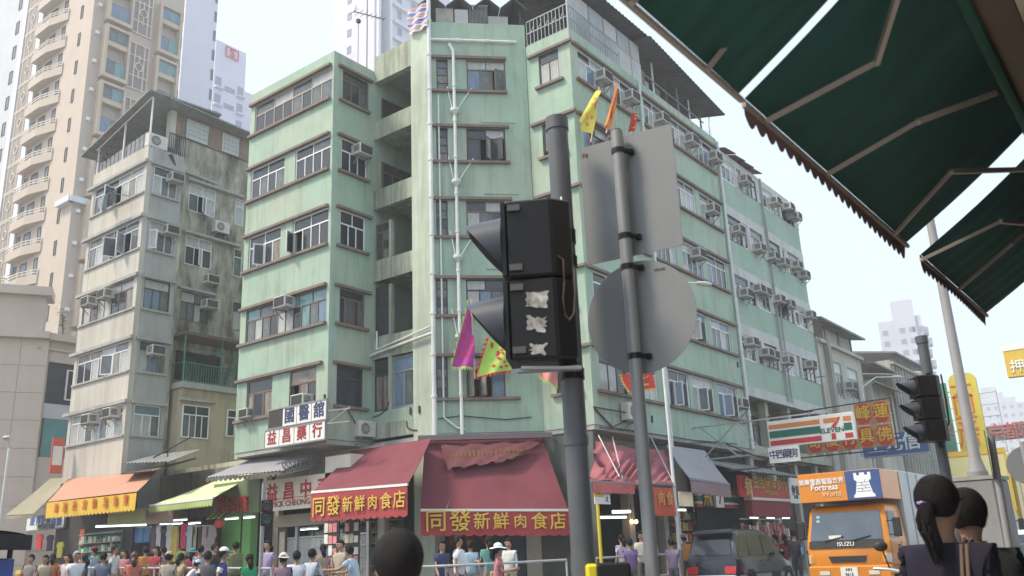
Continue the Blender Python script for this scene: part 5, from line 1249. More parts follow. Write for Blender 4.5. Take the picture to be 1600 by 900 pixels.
for i, (x, y, wd_, h, c, kd, lb) in enumerate(((210, 826, .55, .5, (.1, .2, .42), 's', 'leftmost of three blue cloths hanging under the white tube light'), (220, 826, .5, .5, (.12, .24, .45), 's', 'middle of three blue cloths hanging under the white tube light'), (230, 825, .5, .5, (.1, .2, .4), 's', 'rightmost of three blue cloths hanging under the white tube light'),
    (240, 824, .35, .9, (.16, .1, .14), 's', 'dark plum shirt on the clothes line'), (249, 822, .4, .9, (.6, .58, .6), 's', 'white shirt on the clothes line between the plum and navy ones'), (256, 822, .4, .75, (.05, .05, .1), 's', 'navy shirt on the clothes line'), (265, 822, .4, 1.1, (.6, .6, .58), 's', 'long white shirt beside the yellow one'), (273, 822, .4, 1.2, (.62, .48, .12), 'p', 'yellow trousers on the clothes line'), (279, 822, .35, 1.2, (.5, .3, .12), 'p', 'ochre trousers on the clothes line'), (286, 820, .5, .8, (.55, .07, .13), 's', 'crimson shirt on the clothes line'), (298, 822, .5, 1.0, (.4, .47, .5), 's', 'pale blue grey shirt on the clothes line'), (306, 822, .4, 1.3, (.38, .34, .24), 'p', 'khaki trousers on the clothes line'), (312, 823, .35, 1.4, (.07, .06, .05), 'p', 'long black trousers on the clothes line beside the khaki ones'), (320, 824, .4, .9, (.35, .25, .27), 's', 'mauve shirt between the black trousers and the grey brown jacket'), (330, 824, .5, 1.1, (.28, .24, .25), 's', 'grey brown jacket beside the green pillar'))):
    q = on(x, y, X=18.85); garment(lb, q, wd_, h*1.05, c, 'shirt' if kd == 's' else 'trousers')
mb = MB(); mb.bar(on(205, 824, X=18.88), on(335, 821, X=18.88), .03); tag(mb.build('clothes_rail', STEEL), 'steel rail carrying the hanging clothes between the shops', 'rail')
for i, (x, y, c, lb) in enumerate(((62, 836, (.5, .05, .05), 'red cloth hanging below the white shop board'), (78, 837, (.05, .05, .07), 'black cloth hanging below the white shop board'), (94, 848, (.6, .55, .1), 'yellow cloth hanging near the white board'), (302, 862, (.3, .03, .06), 'dark red dress behind the pedestrians'), (282, 862, (.4, .6, .1), 'lime green cloth low behind the pedestrians'))):
    q = on(x, y, X=18.7); garment(lb, q, .5, .6 if i < 4 else .5, c)
# goods counters along the pavement
def counter(label, X, y0, y1, z, hh, seed, mats):
    r = top('goods_counter', label, 'counter', (X, (y0+y1)/2, z)); rnd = random.Random(seed)
    mb = MB(); mb.box(X-.45, X+.45, y0, y1, z+hh-.05, z+hh)
    for y in (y0+.05, y1-.1):
        for x in (X-.4, X+.35): mb.box(x, x+.05, y, y+.05, z, z+hh-.05)
    mb.build('table', mat('brown_table', (.22, .14, .09), .7, .2), r)
    by = {}
    y = y0+.05
    while y < y1-.25:
        w = rnd.uniform(.2, .4); m_ = rnd.choice(mats); k_ = by.setdefault(m_.name, (m_, MB()))[1]; k_.box(X-.4, X+.4*rnd.random(), y, y+w*.9, z+hh+.001, z+hh+rnd.uniform(.08, .35)); y += w
    for m_, mb in by.values(): o = mb.build('stacked_goods', m_, r); o['kind'] = 'stuff'
counter('street counter with red and pink boxes in front of the clothes rail', 17.6, 31.0, 34.0, .15+rise(32), .75, 31, [GOODM[0], GOODM[5], GOODM[7]])
counter('street counter with red boxes under the lime striped cloth', 17.4, 34.6, 38.5, .15+rise(36), .7, 32, [GOODM[0], GOODM[4], GOODM[0]])
counter('dark table of shoes near the green pillar', 17.7, 28.2, 30.4, .15+rise(29), .6, 33, [GOODM[7], DKW])
# newspaper stand by the pharmacy: racks of magazines, and a cardboard carton
ns = top('magazine_rack', 'tall magazine rack stuffed with pale magazines beside the pharmacy', 'rack', (18.7, 21.4, .15))
nf = Fr(18.6, 22.1, 0, -1, -1, 0); rnd = random.Random(4)
mb = MB(); nf.box(mb, .0, .65, -.35, -.3, .15, 2.55); nf.box(mb, .95, 1.55, -.35, -.3, .15, 2.55); mb.build('frame', DKW, ns)
for a0 in (.02, .97):
    for k in range(6):
        for j in range(3):
            if rnd.random() < .9:
                mb = MB(); nf.box(mb, a0+j*.2, a0+j*.2+.17, -.29-.02*(k % 2), -.27, .5+k*.34, .5+k*.34+rnd.uniform(.2, .3)); mb.build('magazine', rnd.choice([GOODM[6], GOODM[2], GOODM[5], GOODM[3], GOODM[6]]), ns)
q = on(512, 885, X=18.2)
tag(MB().box(17.8, 18.5, q.y-.35, q.y+.35, .15, 1.15).build('carton', mat('brown_cardboard', (.38, .27, .14), .85, .1, 2), bevel=.01), 'tall brown cardboard carton by the magazine rack', 'carton')
# hanging meat in the corner butcher
mt_ = mat('raw_meat', (.45, .06, .05), .4, .4, 6)
bs = top('meat_rack', 'steel rail of hanging red meat inside the corner butcher shop', 'meat rack', chf.p(1, -.6, 2))
mb = MB(); mb.bar(chf.p(.3, -.5, 2.35), chf.p(1.8, -.5, 2.35), .03); mb.build('rail', STEEL, bs)
for i in range(9):
    c = chf.p(.35+i*.17, -.5, 2.05-.25*((i*7) % 3)/2); mb = MB(); mb.ball(c, .07, .05, .18+.05*(i % 3), 8, 6); mb.tube([c+Vector((0, 0, .1)), Vector((c.x, c.y, 2.35))], .008, 4); mb.build('meat', mt_, bs, smooth=True)
mb = MB(); chf.box(mb, .3, 1.75, -.3, .3, .15, 1.0); mb.build('counter', STEEL, bs)
tube_light('lower tube light in the shop behind the pink awning', on(928, 809, Y=15.4), on(978, 808, Y=15.4), .035)
tube_light('upper tube light in the shop behind the pink awning', on(958, 800, Y=14.9), on(984, 799, Y=14.9), .05)
for i, (x, y) in enumerate(((987, 815), (994, 815))):
    c = on(x, y, Y=15.5); b_ = top('hanging_bulb', '%s glowing orange bulb in the shop behind the pink awning' % ('left', 'right')[i], 'light', c)
    mb = MB(); mb.ball(c, .06, .06, .07, 10, 7); mb.build('bulb', WARML, b_, smooth=True); mb = MB(); mb.tube([c+Vector((0, 0, .05)), c+Vector((0, 0, .6))], .01, 5); mb.build('cord', DKW, b_)
# convenience shop: fascia strip, round corner
SO, SG, SR = mat('stripe_orange', (.62, .2, .04), .5, .06), mat('stripe_green', (.02, .13, .09), .5, .08), mat('stripe_red', (.52, .035, .04), .5, .06)
def striped(par, fr, a0, a1, z0, z1, d=.0, order=((0, .18, 'R'), (.18, .3, 'W'), (.3, .62, 'G'), (.62, .74, 'W'), (.74, .94, 'O'), (.94, 1, 'W'))):
    mm = dict(R=SR, W=PANELW, G=SG, O=SO)
    for p, q, c in order: mb = MB(); fr.box(mb, a0, a1, d, d+.1, z0+(z1-z0)*p+.001, z0+(z1-z0)*q-.001); mb.build('stripe', mm[c], par)
cf = Fr(XB, 14.3, 1, 0, 0, -1)
r = top('shop_sign', 'striped orange green and red fascia of the convenience shop at street level', 'sign', cf.p(6.5, 0, 3))
p, z1 = cf.px(1084, 766); q, z0 = cf.px(1153, 792); z0 -= .05; z1 += .05
striped(r, cf, p, cf.a(1093, 780), z0, z1); striped(r, cf, cf.a(1128, 780), q, z0, z1)
mb = MB(); cf.box(mb, cf.a(1094, 780), cf.a(1113, 780), .0, .06, z0, z1); mb.build('dark_panel', DKW, r)
mb = MB(); cf.box(mb, cf.a(1115, 780), cf.a(1127, 780), .0, .1, z0, z1); w_ = mb.build('white_panel', PANELW, r)
text('7', (z1-z0)*.95, SR, 'lettering', w_, cf.tmtx(cf.a(1121, 780), .105, (z0+z1)/2), .03, .004)
text('飛', .7, GOLD, 'lettering', r, cf.tmtx(cf.a(1103, 780), .07, (z0+z1)/2), .02, .004)
tube_light('tube light over the convenience shop window', cf.p(cf.a(1060, 797), .0, z0-.12), cf.p(cf.a(1071, 797), .0, z0-.12), .03)
# big red and gold dried goods sign beyond
df = Fr(30, 13.6, 1, 0, 0, -1)
p, z1 = df.px(1172, 748); q, z0 = df.px(1233, 780)
r = top('shop_sign', 'red shop fascia with a row of gold characters under a dark tin roof', 'sign', df.p((p+q)/2, 0, z0))
mb = MB(); df.box(mb, p, q, -.3, 0, z0, z1); mb.build('board', mat('fascia_red', (.45, .06, .04), .55, .08, 2), r)
mb = MB(); df.box(mb, p-.08, q+.08, -.3, .03, z0-.1, z0-.001); df.box(mb, p-.08, p-.001, -.3, .03, z0, z1); mb.build('sign_frame', CREAMS, r)
chars(df, '益怡味海參行', p+.2, q-.1, (z0+z1)/2+.22, .56, GOLD, r, bold=.006)
text('WHOLESALE', .22, GOLD, 'lettering', r, df.tmtx((p+q)/2, .01, z0+.2), .01, .004)
mb = MB(); mb.box(df.p(p-1.0, 0, 0).x, df.p(p-.1, 0, 0).x, 13.6, 13.7, z0, z1+.1); sb_ = mb.build('side_board', SR, r)
text('參', .7, GOLD, 'lettering', sb_, df.tmtx(p-.5, .11, (z0+z1)/2), .008, .004)
mb = MB(); df.box(mb, p-.1, q+.1, -.3, -.001, z0-.7, z0-.101); mb.build('red_skirt', mat('maroon_skirt', (.25, .05, .06), .8, .1), r)
mb = MB(); corrugated(mb, df.p(p-1.4, .5, z1+.15), df.p(q+.3, .5, z1+.15), df.p(q+.3, -2.0, z1+.9), df.p(p-1.4, -2.0, z1+.9), 20, .03, .03); mb.build('tin_roof', CORR, r)
r = top('shop_sign', 'small white sign with two black characters between the red fascia and the orange truck', 'sign', df.p(q+.4, 0, z0))
mb = MB(); df.box(mb, q+.15, df.a(1251, 765), -.05, .0, z0-.15, z1+.2); mb.build('board', PANELW, r)
text('參茸', .42, BLACKL, 'lettering', r, df.tmtx((q+.15+df.a(1251, 765))/2, .01, (z0+z1)/2), .02, .004)
text('24 83', .2, BLACKL, 'lettering', r, df.tmtx((q+.15+df.a(1251, 765))/2, .01, z0+.1), .02, .004)
# stalls with pink and red goods hanging under it
hg = top('hanging_goods', 'thick row of pink and red packets hanging under the red fascia shop', 'goods', df.p((p+q)/2, -.8, 2))
rnd = random.Random(9)
mb = MB(); mb.bar(df.p(p, -.6, z0-.75), df.p(q+.6, -.6, z0-.75), .03); mb.build('rail', STEEL, hg)
for i in range(60):
    a = p+.05+(q-p+.5)*rnd.random(); mb = MB(); z = z0-.85-rnd.random()*.7; df.box(mb, a, a+.14, -.7+.3*rnd.random(), -.62+.3*rnd.random(), z-.3, z); mb.build('packet', rnd.choice([GOODM[5], GOODM[0], GOODM[6], GOODM[2], GOODM[5], GOODM[7]]), hg)
counter('market table of mixed goods under the red fascia shop', 38.5, 13.3, 14.1, .15, .8, 41, [GOODM[4], GOODM[0], GOODM[2]])
for i in range(3): tube_light('small tube light over the red fascia shop, %s' % ('left', 'middle', 'right')[i], df.p(p+.3+i*1.6, -.3, z0-.72), df.p(p+1.0+i*1.6, -.3, z0-.72), .025)
mb = MB(); mb.box(30.9, 45, 15.3, 15.4, .15, 4.8); tag(mb.build('shop_back_wall', DKW, P))
# ================================================================== NEAR SHOP AND ITS DARK GREEN AWNINGS (upper right)
AWG = mat('dark_green_canvas', (.018, .07, .062), .85, .25, 1.5, .12, .3, (.012, .035, .035), stretch=(6, .5, .5)); ARM = mat('awning_arm_paint', (.36, .30, .27), .6, .12, 3)
SCAL = mat('brown_scalloped_trim', (.21, .12, .105), .85, .2, 3)
NS = top('corner_shop', 'beige shop wall with a brown awning box carrying three dark green awnings', 'building', (6, -3, .15))
ZF = 2.88; YF_ = on(1300, 275, Z=ZF).y
ci = on(1602, 194, X=on(1405, 377, Z=ZF).x); YI, ZI = ci.y, ci.z
BEIGEW = mat('beige_shop_wall', (.50, .46, .38), .85, .1, 2, .1, .3, (.3, .27, .22))
mb = MB(); mb.box(.6, 14, -8, YI-.16, 3.3, 6.5); mb.build('wall', BEIGEW, NS)
mb = MB(); mb.box(3.6, 14, -8, YI-.2, .03, 3.299); mb.build('shopfront', mat('dark_shopfront', (.09, .085, .08), .5, .3, 1.2), NS)
mb = MB(); mb.box(1.0, 8.2, YI-.15, YI+.005, ZI+.012, ZI+.24); mb.build('awning_box', mat('brown_awning_box', (.13, .085, .06), .6, .15, 3), NS)
mb = MB(); mb.tube([(1.0, YI+.0, ZI-.012), (8.2, YI+.0, ZI-.012)], .026, 8); mb.build('roller_tube', mat('green_roller', (.02, .09, .07), .6, .1), NS)
xA = [on(1162, 143, Z=ZF).x, on(1172, 152, Z=ZF).x, on(1408, 380, Z=ZF).x, on(1468, 392, Z=ZF).x, on(1556, 486, Z=ZF).x]
def near_awning(label, x0, x1, arms, val=True):
    r = top('awning', label, 'awning', ((x0+x1)/2, YF_, ZF))
    fr = lambda x, t: Vector((x, YF_*(1-t)+YI*t, ZF*(1-t)+ZI*t))
    mb = MB(); canvas(mb, fr(x0, 1), fr(x1, 1), fr(x1, 0), fr(x0, 0), .025, 120, 8, .006, rip=.0045, waves=9); mb.build('canvas', AWG, r, smooth=True, fixn=False)
    mb = MB(); mb.bar(fr(x0-.02, 0)+Vector((0, 0, -.03)), fr(x1+.02, 0)+Vector((0, 0, -.02)), .016, .018); mb.build('front_bar', ARM, r)
    mb = MB(); n = max(6, int((x1-x0)/.085))
    if val: valance(mb, fr(x0, 0)+Vector((0, .009, .004)), fr(x1, 0)+Vector((0, .009, .004)), .065, .04, n, .004, .012); mb.build('valance', SCAL, r, smooth=True, fixn=False)
    for (fp, ep, wp) in arms:
        f_ = on(*fp, Z=ZF-.05); f_.y = YF_-.02; e = on(*ep, Z=(ZF+ZI)/2-.09) if len(ep) == 2 else Vector(ep); w_ = Vector((on(*wp, Y=YI+.03).x, YI+.03, ZI-.1))
        a_ = MB(); a_.bar(w_, e, .018, .024); o = a_.build('folding_arm', ARM, r)
        a_ = MB(); a_.bar(e, f_, .013, .018); a_.build('forearm', ARM, o)
        a_ = MB(); a_.ball(e, .016, .016, .016, 8, 6); a_.build('elbow_joint', ARM, o, smooth=True)
    return r
near_awning('nearest dark green awning, without a scalloped trim, seen from below', 1.55, xA[0], [((1000, 0), (1040, -60), (1090, -150)), ((1117, 105), (1160, 38), (1200, -30))], False)
near_awning('middle and largest dark green awning seen from below with three folding arms', xA[1], xA[2], [((1215, 184), (1370, 97), (1440, -40)), ((1303, 270), (1435, 190), (1533, 42)), ((1400, 366), (1487, 268), (1602, 190))])
near_awning('small farthest dark green awning seen from below beside the lamp post', xA[3], xA[4], [((1484, 396), (1564, 346), (1640, 240)), ((1526, 448), (1580, 382), (1650, 320))])
fl_ = top('floodlight', 'boxy beige floodlight fixed to the beige wall above the awnings', 'lamp', on(1570, 60, Y=YI+.1))
c = on(1572, 62, Y=YI+.08); Rm = Euler((R2(-25), R2(10), R2(15))).to_matrix()
mb = MB(); mb.cbox(c, .24, .13, .16, Rm); mb.build('housing', mat('floodlight_casing', (.36, .31, .25), .6, .12, 3), fl_, bevel=.01)
mb = MB(); mb.cbox(c+Rm @ Vector((-.02, .0, -.085)), .21, .11, .012, Rm); mb.build('lens', mat('floodlight_lens', (.50, .45, .38), .3, .08, 3), fl_)
mb = MB(); mb.bar(c+Vector((.05, -.02, .06)), (c.x+.06, YI-.16, c.z+.16), .035); mb.build('bracket', ARM, fl_)
# green drooping valance end at the lamp post
# ================================================================== NEAR TRAFFIC SIGNAL
POLEG = mat('grey_pole_paint', (.095, .10, .115), .45, .12, 4, .05, .3, (.12, .1, .09)); SIGB = mat('black_signal_housing', (.008, .007, .008), .38, .25, 5, .05, .3, (.03, .011, .01), spec=.3)
HOOD = mat('dark_hood', (.06, .065, .085), .4, .1, 3); ALU = mat('sign_back_aluminium', (.20, .21, .225), .6, .07, 2, .05, .35, (.15, .155, .16), metal=.15)
def signal_head(root, base, ang, nasp, pitchz, w=.30, depth=.25, hood=.24, back=None, extra=True):
    """housing boxes stacked upwards from base (bottom centre of the front face); front faces angle ang"""
    f = Vector((math.cos(ang), math.sin(ang), 0)); s_ = Vector((-f.y, f.x, 0)); up = Vector((0, 0, 1)); B = Vector(base)
    P = lambda x, y, z: B+f*x+s_*y+up*z
    hs = []
    for k in range(nasp):
        z0 = k*pitchz+.006; z1 = (k+1)*pitchz-.006; h = w/2
        mb = MB(); pl = [(0, -h), (0, h), (-depth*.72, h), (-depth, h*.55), (-depth, -h*.55), (-depth*.72, -h)]
        mb.prism([P(x, y, z0) for x, y in pl], up*(z1-z0)); o = mb.build('signal_housing', SIGB, root, bevel=.012); hs.append(o)
        mb = MB(); mb.hexa([P(.001, -h*1.02, z0+.01), P(.025, -h*1.02, z0+.01), P(.025, h*1.02, z0+.01), P(.001, h*1.02, z0+.01), P(.001, -h*1.02, z1-.01), P(.025, -h*1.02, z1-.01), P(.025, h*1.02, z1-.01), P(.001, h*1.02, z1-.01)]); mb.build('front_door', SIGB, o)
        zc = (z0+z1)/2; rr = pitchz*.36
        mb = MB(); n = 20
        def hp(s2, t2):
            th = -.35*math.pi+1.7*math.pi*s2; c_, sn = math.cos(th), math.sin(th)       # th = 0.5pi is the top
            L = hood*(.5+.5*max(-1., min(1., math.sin(th)*1.25)))**.9
            return P(.026+L*t2, c_*rr*(1-.05*t2), zc+sn*rr*(1-.06*t2)-.02*t2)
        mb.grid(hp, 28, 5); mb.build('hood', HOOD, o, smooth=True, fixn=False)
        mb = MB(); mb.add([P(.03, math.cos(i*.314)*rr*.9, zc+math.sin(i*.314)*rr*.9) for i in range(20)], [tuple(range(20))]); mb.build('lens', mat('lens_%s' % ('green', 'amber', 'red')[k if nasp == 3 else (0, 2)[k]], ((.02, .12, .07), (.2, .1, .01), (.16, .02, .02))[k if nasp == 3 else (0, 2)[k]], .2, .1, 5), o, fixn=False)
        if extra:
            for y in (-1, 1):
                for zz in (z0+.05, z1-.05):
                    mb = MB(); mb.cbox(P(-.05, y*(h+.008), zz), .07, .02, .035, Matrix.Rotation(ang, 3, 'Z')); mb.build('hinge', mat('hinge_grey', (.09, .085, .09), .5, .15, 4), o)
    return hs, P
ts = top('traffic_signal', 'near black two-aspect traffic signal with torn stickers on a thick grey pole', 'traffic signal', (4.0, 2.655, .03))
def cyl(mb, x, y, r, z0, z1, n=20): return mb.tube([(x, y, z0), (x, y, z1)], r, n)
zt = on(870, 188, D=4.8).z
mb = MB(); cyl(mb, 4, 2.655, .062, .03, zt); mb.build('pole', POLEG, ts, smooth=True)
mb = MB(); cyl(mb, 4, 2.655, .068, zt-.07, zt+.01); mb.build('pole_cap', POLEG, ts, smooth=True)
zj = on(905, 690, D=4.8).z; mb = MB(); cyl(mb, 4, 2.655, .068, zj-.02, zj+.03); cyl(mb, 4, 2.655, .0655, .03, on(905, 870, D=4.8).z); mb.build('pole_sleeve', POLEG, ts, smooth=True)
hd = on(803, 573, D=4.66); ang = math.atan2(.86, -.51)
z1 = on(803, 326, D=4.66).z
hs, P = signal_head(ts, (hd.x, hd.y, hd.z), ang, 2, (z1-hd.z)/2, .27, .35, .21)
mb = MB(); mb.bar(P(-.02, .02, -.03), P(-.36, .0, -.03), .05, .02); mb.bar(P(-.05, .1, -.03), P(-.36, .02, -.035), .03, .015); mb.build('lower_bracket', STEEL, ts)
mb = MB(); mb.tube([(4, 2.655, hd.z-.06), (4, 2.655, hd.z+.0)], .07, 16); mb.tube([(4, 2.655, z1-.18), (4, 2.655, z1-.1)], .07, 16); mb.tube([(4, 2.655, z1-.32), (4, 2.655, z1-.26)], .07, 16); mb.bar(P(-.28, 0, z1-hd.z-.14), (4, 2.655, z1-.14), .05); mb.bar((4.05, 2.70, hd.z-.06), (4.05, 2.70, z1-.1), .03); mb.build('pole_clamp', SIGB, ts, smooth=True)
hc = on(877, 306, D=4.75)
mb = MB(); mb.ball(hc, .012, .012, .014, 8, 6); mb.build('cable_hole', DKW, ts)
toc = (CAMP-Vector((4, 2.655, EYE))).normalized()
cab = [on(x, y, D=dd) for x, y, dd in ((877, 308, 4.73), (880, 330, 4.70), (884, 365, 4.68), (880, 400, 4.66))]
mb = MB(); mb.tube(cab, .006, 6); mb.build('cable', STEEL, ts, smooth=True)
cab = [on(x, y, D=dd) for x, y, dd in ((871, 400, 4.52), (880, 405, 4.52), (882, 440, 4.5), (880, 470, 4.5), (884, 493, 4.5), (890, 500, 4.5), (897, 490, 4.5), (899, 460, 4.51), (897, 420, 4.52))]
mb = MB(); mb.tube(cab, .006, 6); mb.build('cable', mat('dark_cable', (.07, .05, .05), .5, .1), ts, smooth=True)
# torn stickers on the lower housing's side facing the camera: a thin sheet each
sside = P(-.1, .135, .2); sd = (P(-.1, .135, .2)-P(-.1, -.135, .2)).normalized(); sgn = 1 if sd.dot(CAMP-sside) > 0 else -1
pl_n = sd*sgn
STK = mat('torn_paper', (.46, .44, .42), .85, .4, 9, 0, .95, (.03, .025, .025), glo=.66, stretch=(22, 22, 22))
rnd = random.Random(3)
for k, (xs_, ys_) in enumerate((((821, 858), (456, 483)), ((820, 860), (492, 521)), ((826, 858), (534, 557)))):
    o0 = hd+pl_n*.1365
    q = [on(x, y, N=(pl_n.x, pl_n.y, pl_n.dot(o0))) for x, y in ((xs_[0], ys_[0]), (xs_[1], ys_[0]-2), (xs_[1]-1, ys_[1]), (xs_[0]-1, ys_[1]-3))]
    pts = []
    for i in range(4):
        a_, b_ = q[i], q[(i+1) % 4]
        for t in range(6): p = a_.lerp(b_, t/6); ctr = (q[0]+q[2])/2; pts.append(p+(ctr-p)*(rnd.uniform(0, .34) if t else rnd.uniform(0, .22))*(1.5 if k else .6))
    mb = MB(); mb.prism(pts, pl_n*.002); mb.build('torn_sticker', STK, ts)
# push button box, yellow and black
pb = on(945, 892, D=4.6); u = Vector((FWD.y, -FWD.x, 0)).normalized()
mb = MB(); yw = Matrix.Rotation(math.atan2(u.y, u.x), 3, 'Z')
mb.cbox(on(927, 930, D=4.7), .06, .14, .3, yw); mb.build('push_button_box', mat('signal_yellow', (.68, .55, .02), .5, .08, 3), ts, bevel=.012)
mb = MB(); mb.cbox(on(960, 930, D=4.68), .165, .16, .31, yw); mb.build('push_button_cover', SIGB, ts, bevel=.01)
# ================================================================== SIGN POLE WITH TWO PLATES SEEN FROM BEHIND
sp = top('road_sign', 'slim grey pole with a rectangular plate above a round plate, both seen from behind', 'road sign', (4.18, 2.355, .03))
zt = on(965, 206, D=4.8).z
mb = MB(); cyl(mb, 4.18, 2.355, .0365, .03, zt); mb.build('pole', mat('galvanised_pole', (.24, .245, .255), .45, .1, 4, metal=.25), sp, smooth=True)
mb = MB(); mb.ball((4.18, 2.355, zt), .034, .034, .02, 12, 6); mb.build('pole_cap', SIGB, sp, smooth=True)
ang = R2(98); un = Vector((-math.cos(ang), -math.sin(ang), 0)); nn = Vector((-un.y, un.x, 0)); nn = nn if nn.dot(CAMP-Vector((4.18, 2.355, EYE))) > 0 else -nn
bo = Vector((4.18, 2.355, 0))-nn*.065
PF_ = Fr(bo.x, bo.y, un.x, un.y, nn.x, nn.y)
cs = [PF_.px(x, y) for x, y in ((905, 232), (1053, 192), (1063, 384), (918, 415))]
p = (cs[0][0]+cs[3][0])/2; q = (cs[1][0]+cs[2][0])/2; z1 = (cs[0][1]+cs[1][1])/2; z0 = (cs[2][1]+cs[3][1])/2
def rrect(p, q, z0, z1, r, n=5):
    o = []
    for cx, cz, a0 in ((q-r, z1-r, 0), (p+r, z1-r, 90), (p+r, z0+r, 180), (q-r, z0+r, 270)):
        for i in range(n+1): t = R2(a0+90*i/n); o.append((cx+r*math.cos(t), cz+r*math.sin(t)))
    return o
mb = MB(); mb.prism([PF_.p(a, 0, z) for a, z in rrect(p, q, z0, z1, .025)], -nn*.004); mb.build('rectangular_plate', ALU, sp)
cc = PF_.px(1001, 495); rt = PF_.px(1000, 404)[1]; rb_ = PF_.px(1000, 588)[1]; rad = (rt-rb_)/2*.965
mb = MB(); mb.prism([PF_.p(cc[0]+rad*math.cos(i*math.pi/28), 0, (rt+rb_)/2+rad*math.sin(i*math.pi/28)) for i in range(56)], -nn*.004); mb.build('round_plate', ALU, sp)
for z in (z1-.12, z0+.1, rt-.06, rb_+.1):
    mb = MB(); mb.tube([Vector((4.18, 2.355, z-.016)), Vector((4.18, 2.355, z+.016))], .041, 14); mb.bar(PF_.p(0, .03, z)-un*.0+un*.06, PF_.p(0, .002, z)+un*.06, .03); mb.bar(PF_.p(0, .06, z)+un*.03, PF_.p(0, .02, z)+un*.07, .02); mb.build('clamp', SIGB, sp)
STN = mat('stencil_black', (.05, .05, .055), .6, .1); STNR = mat('stencil_red', (.3, .06, .06), .6, .1)
for (a_, z_, t_, m_) in ((PF_.a(917, 243), PF_.px(917, 243)[1], 'HY', STN), (PF_.a(912, 243), PF_.px(912, 243)[1], 'TD', STNR)):
    text(t_, .02, m_, 'lettering', sp, PF_.tmtx(a_, .002, z_) @ Matrix.Rotation(R2(90), 4, 'Z'), .01, .001)
text('RTS 203', .018, STN, 'lettering', sp, PF_.tmtx(PF_.a(1031, 421), .002, PF_.px(1031, 421)[1]), .01, .001)
# ================================================================== SECOND SIGNAL, LAMP POST, CABINET (right)
t2 = top('traffic_signal', 'black three-aspect traffic signal on a grey pole near the tall lamp post', 'traffic signal', (12.7, 2.72, .03))
zt = on(1448, 526, D=13).z
mb = MB(); cyl(mb, 12.7, 2.72, .068, .03, zt); mb.build('pole', POLEG, t2, smooth=True)
mb = MB(); cyl(mb, 12.7, 2.72, .078, zt-.09, zt+.01); mb.build('pole_cap', POLEG, t2, smooth=True)
hd = on(1445, 692, D=12.7); z1 = on(1445, 587, D=12.7).z
hs, P = signal_head(t2, hd, math.atan2(.80, -.6), 3, (z1-hd.z)/3, .31, .30, .20, extra=False)
mb = MB(); mb.bar(P(-.2, 0, -.03), (12.7, 2.72, hd.z-.03), .06, .03); mb.bar(P(-.2, 0, z1-hd.z+.03), (12.7, 2.72, z1+.05), .06, .03); mb.build('bracket', SIGB, t2)
mb = MB(); cab = [on(x, y, D=12.95) for x, y in ((1470, 585), (1478, 625), (1483, 660), (1478, 672), (1468, 668))]; mb.tube(cab, .012, 6); mb.build('cable', DKW, t2, smooth=True)
lp = on(1530, 752, D=15.6)
lpst = top('lamp_post', 'tall grey street lamp post with a wide base rising past the green awnings', 'street lamp', (lp.x, lp.y, .03))
LPG = mat('lamp_post_grey', (.27, .265, .275), .5, .1, 3)
mb = MB(); zb = on(1522, 722, D=15.6).z
mb.tube([(lp.x, lp.y, .03), (lp.x, lp.y, zb-.15)], .15, 18); mb.build('base', LPG, lpst, smooth=True)
mb = MB(); mb.tube([(lp.x, lp.y, zb-.15), (lp.x, lp.y, zb+.06), (lp.x, lp.y, 9.4)], [.14, .085, .055], 18); mb.build('pole', LPG, lpst, smooth=True)
mb = MB(); mb.tube([(lp.x, lp.y, 9.3), (lp.x, lp.y+.4, 9.7), (lp.x, lp.y+1.8, 9.9)], .04, 8); mb.build('arm', LPG, lpst, smooth=True)
mb = MB(); mb.ball((lp.x, lp.y+2.1, 9.88), .16, .38, .09, 12, 8); mb.build('lamp_head', LPG, lpst, smooth=True)
cb = on(1522, 752, D=14.4)
cab_ = top('utility_cabinet', 'tall grey concrete utility cabinet in front of the lamp post base', 'cabinet', (cb.x, cb.y, .15))
mb = MB(); hw = .5; c2v = [(-.36, -.30), (.36, -.38), (.36, .42), (-.36, .42)]
mb.prism([(cb.x+x*.9, cb.y+y, .03) for x, y in c2v], (0, 0, cb.z-.03)); mb.build('body', mat('cabinet_concrete', (.27, .27, .28), .85, .12, 2, .2, .4, (.15, .14, .13)), cab_, bevel=.02)
mb = MB(); mb.prism([(cb.x+x*.93, cb.y+y*1.04, cb.z+.001) for x, y in c2v], (0, 0, .05)); mb.build('cap', GREYC, cab_)
# leaning slim sign pole with an edge-on plate
p0 = on(1548, 682, D=10.6); p1 = on(1578, 885, D=10.6)
s3 = top('road_sign', 'slim pole with a narrow plate seen edge-on beside the concrete cabinet', 'road sign', (p1.x, p1.y, .03))
mb = MB(); mb.tube([(p1.x, p1.y, .03), p0], .035, 12); mb.build('pole', LPG, s3, smooth=True)
mb = MB(); c = on(1544, 710, D=10.55); e = c-CAMP; e.z = 0; e.normalize(); mb.slab(c-e*.3+Vector((0, 0, .22)), c+e*.3+Vector((0, 0, .22)), c+e*.3-Vector((0, 0, .25)), c-e*.3-Vector((0, 0, .25)), RGT*.012); mb.build('edge_on_plate', ALU, s3)
c = on(1606, 727, D=9); s4 = top('road_sign', 'round plate on a slim pole seen from behind beside the edge-on plate', 'road sign', (c.x+.05, c.y, .15))
mb = MB(); nv = (CAMP-c); nv.z = 0; nv.normalize(); uv = Vector((nv.y, -nv.x, 0)); mb.prism([c+uv*(.165*math.cos(i*.2618))+Vector((0, 0, .165*math.sin(i*.2618))) for i in range(24)], -nv*.01); mb.build('round_plate', ALU, s4)
mb = MB(); pp = c+uv*.0+nv*.04; mb.tube([(pp.x, pp.y, .03), (pp.x, pp.y, c.z+.2)], .03, 10); mb.build('pole', LPG, s4, smooth=True)

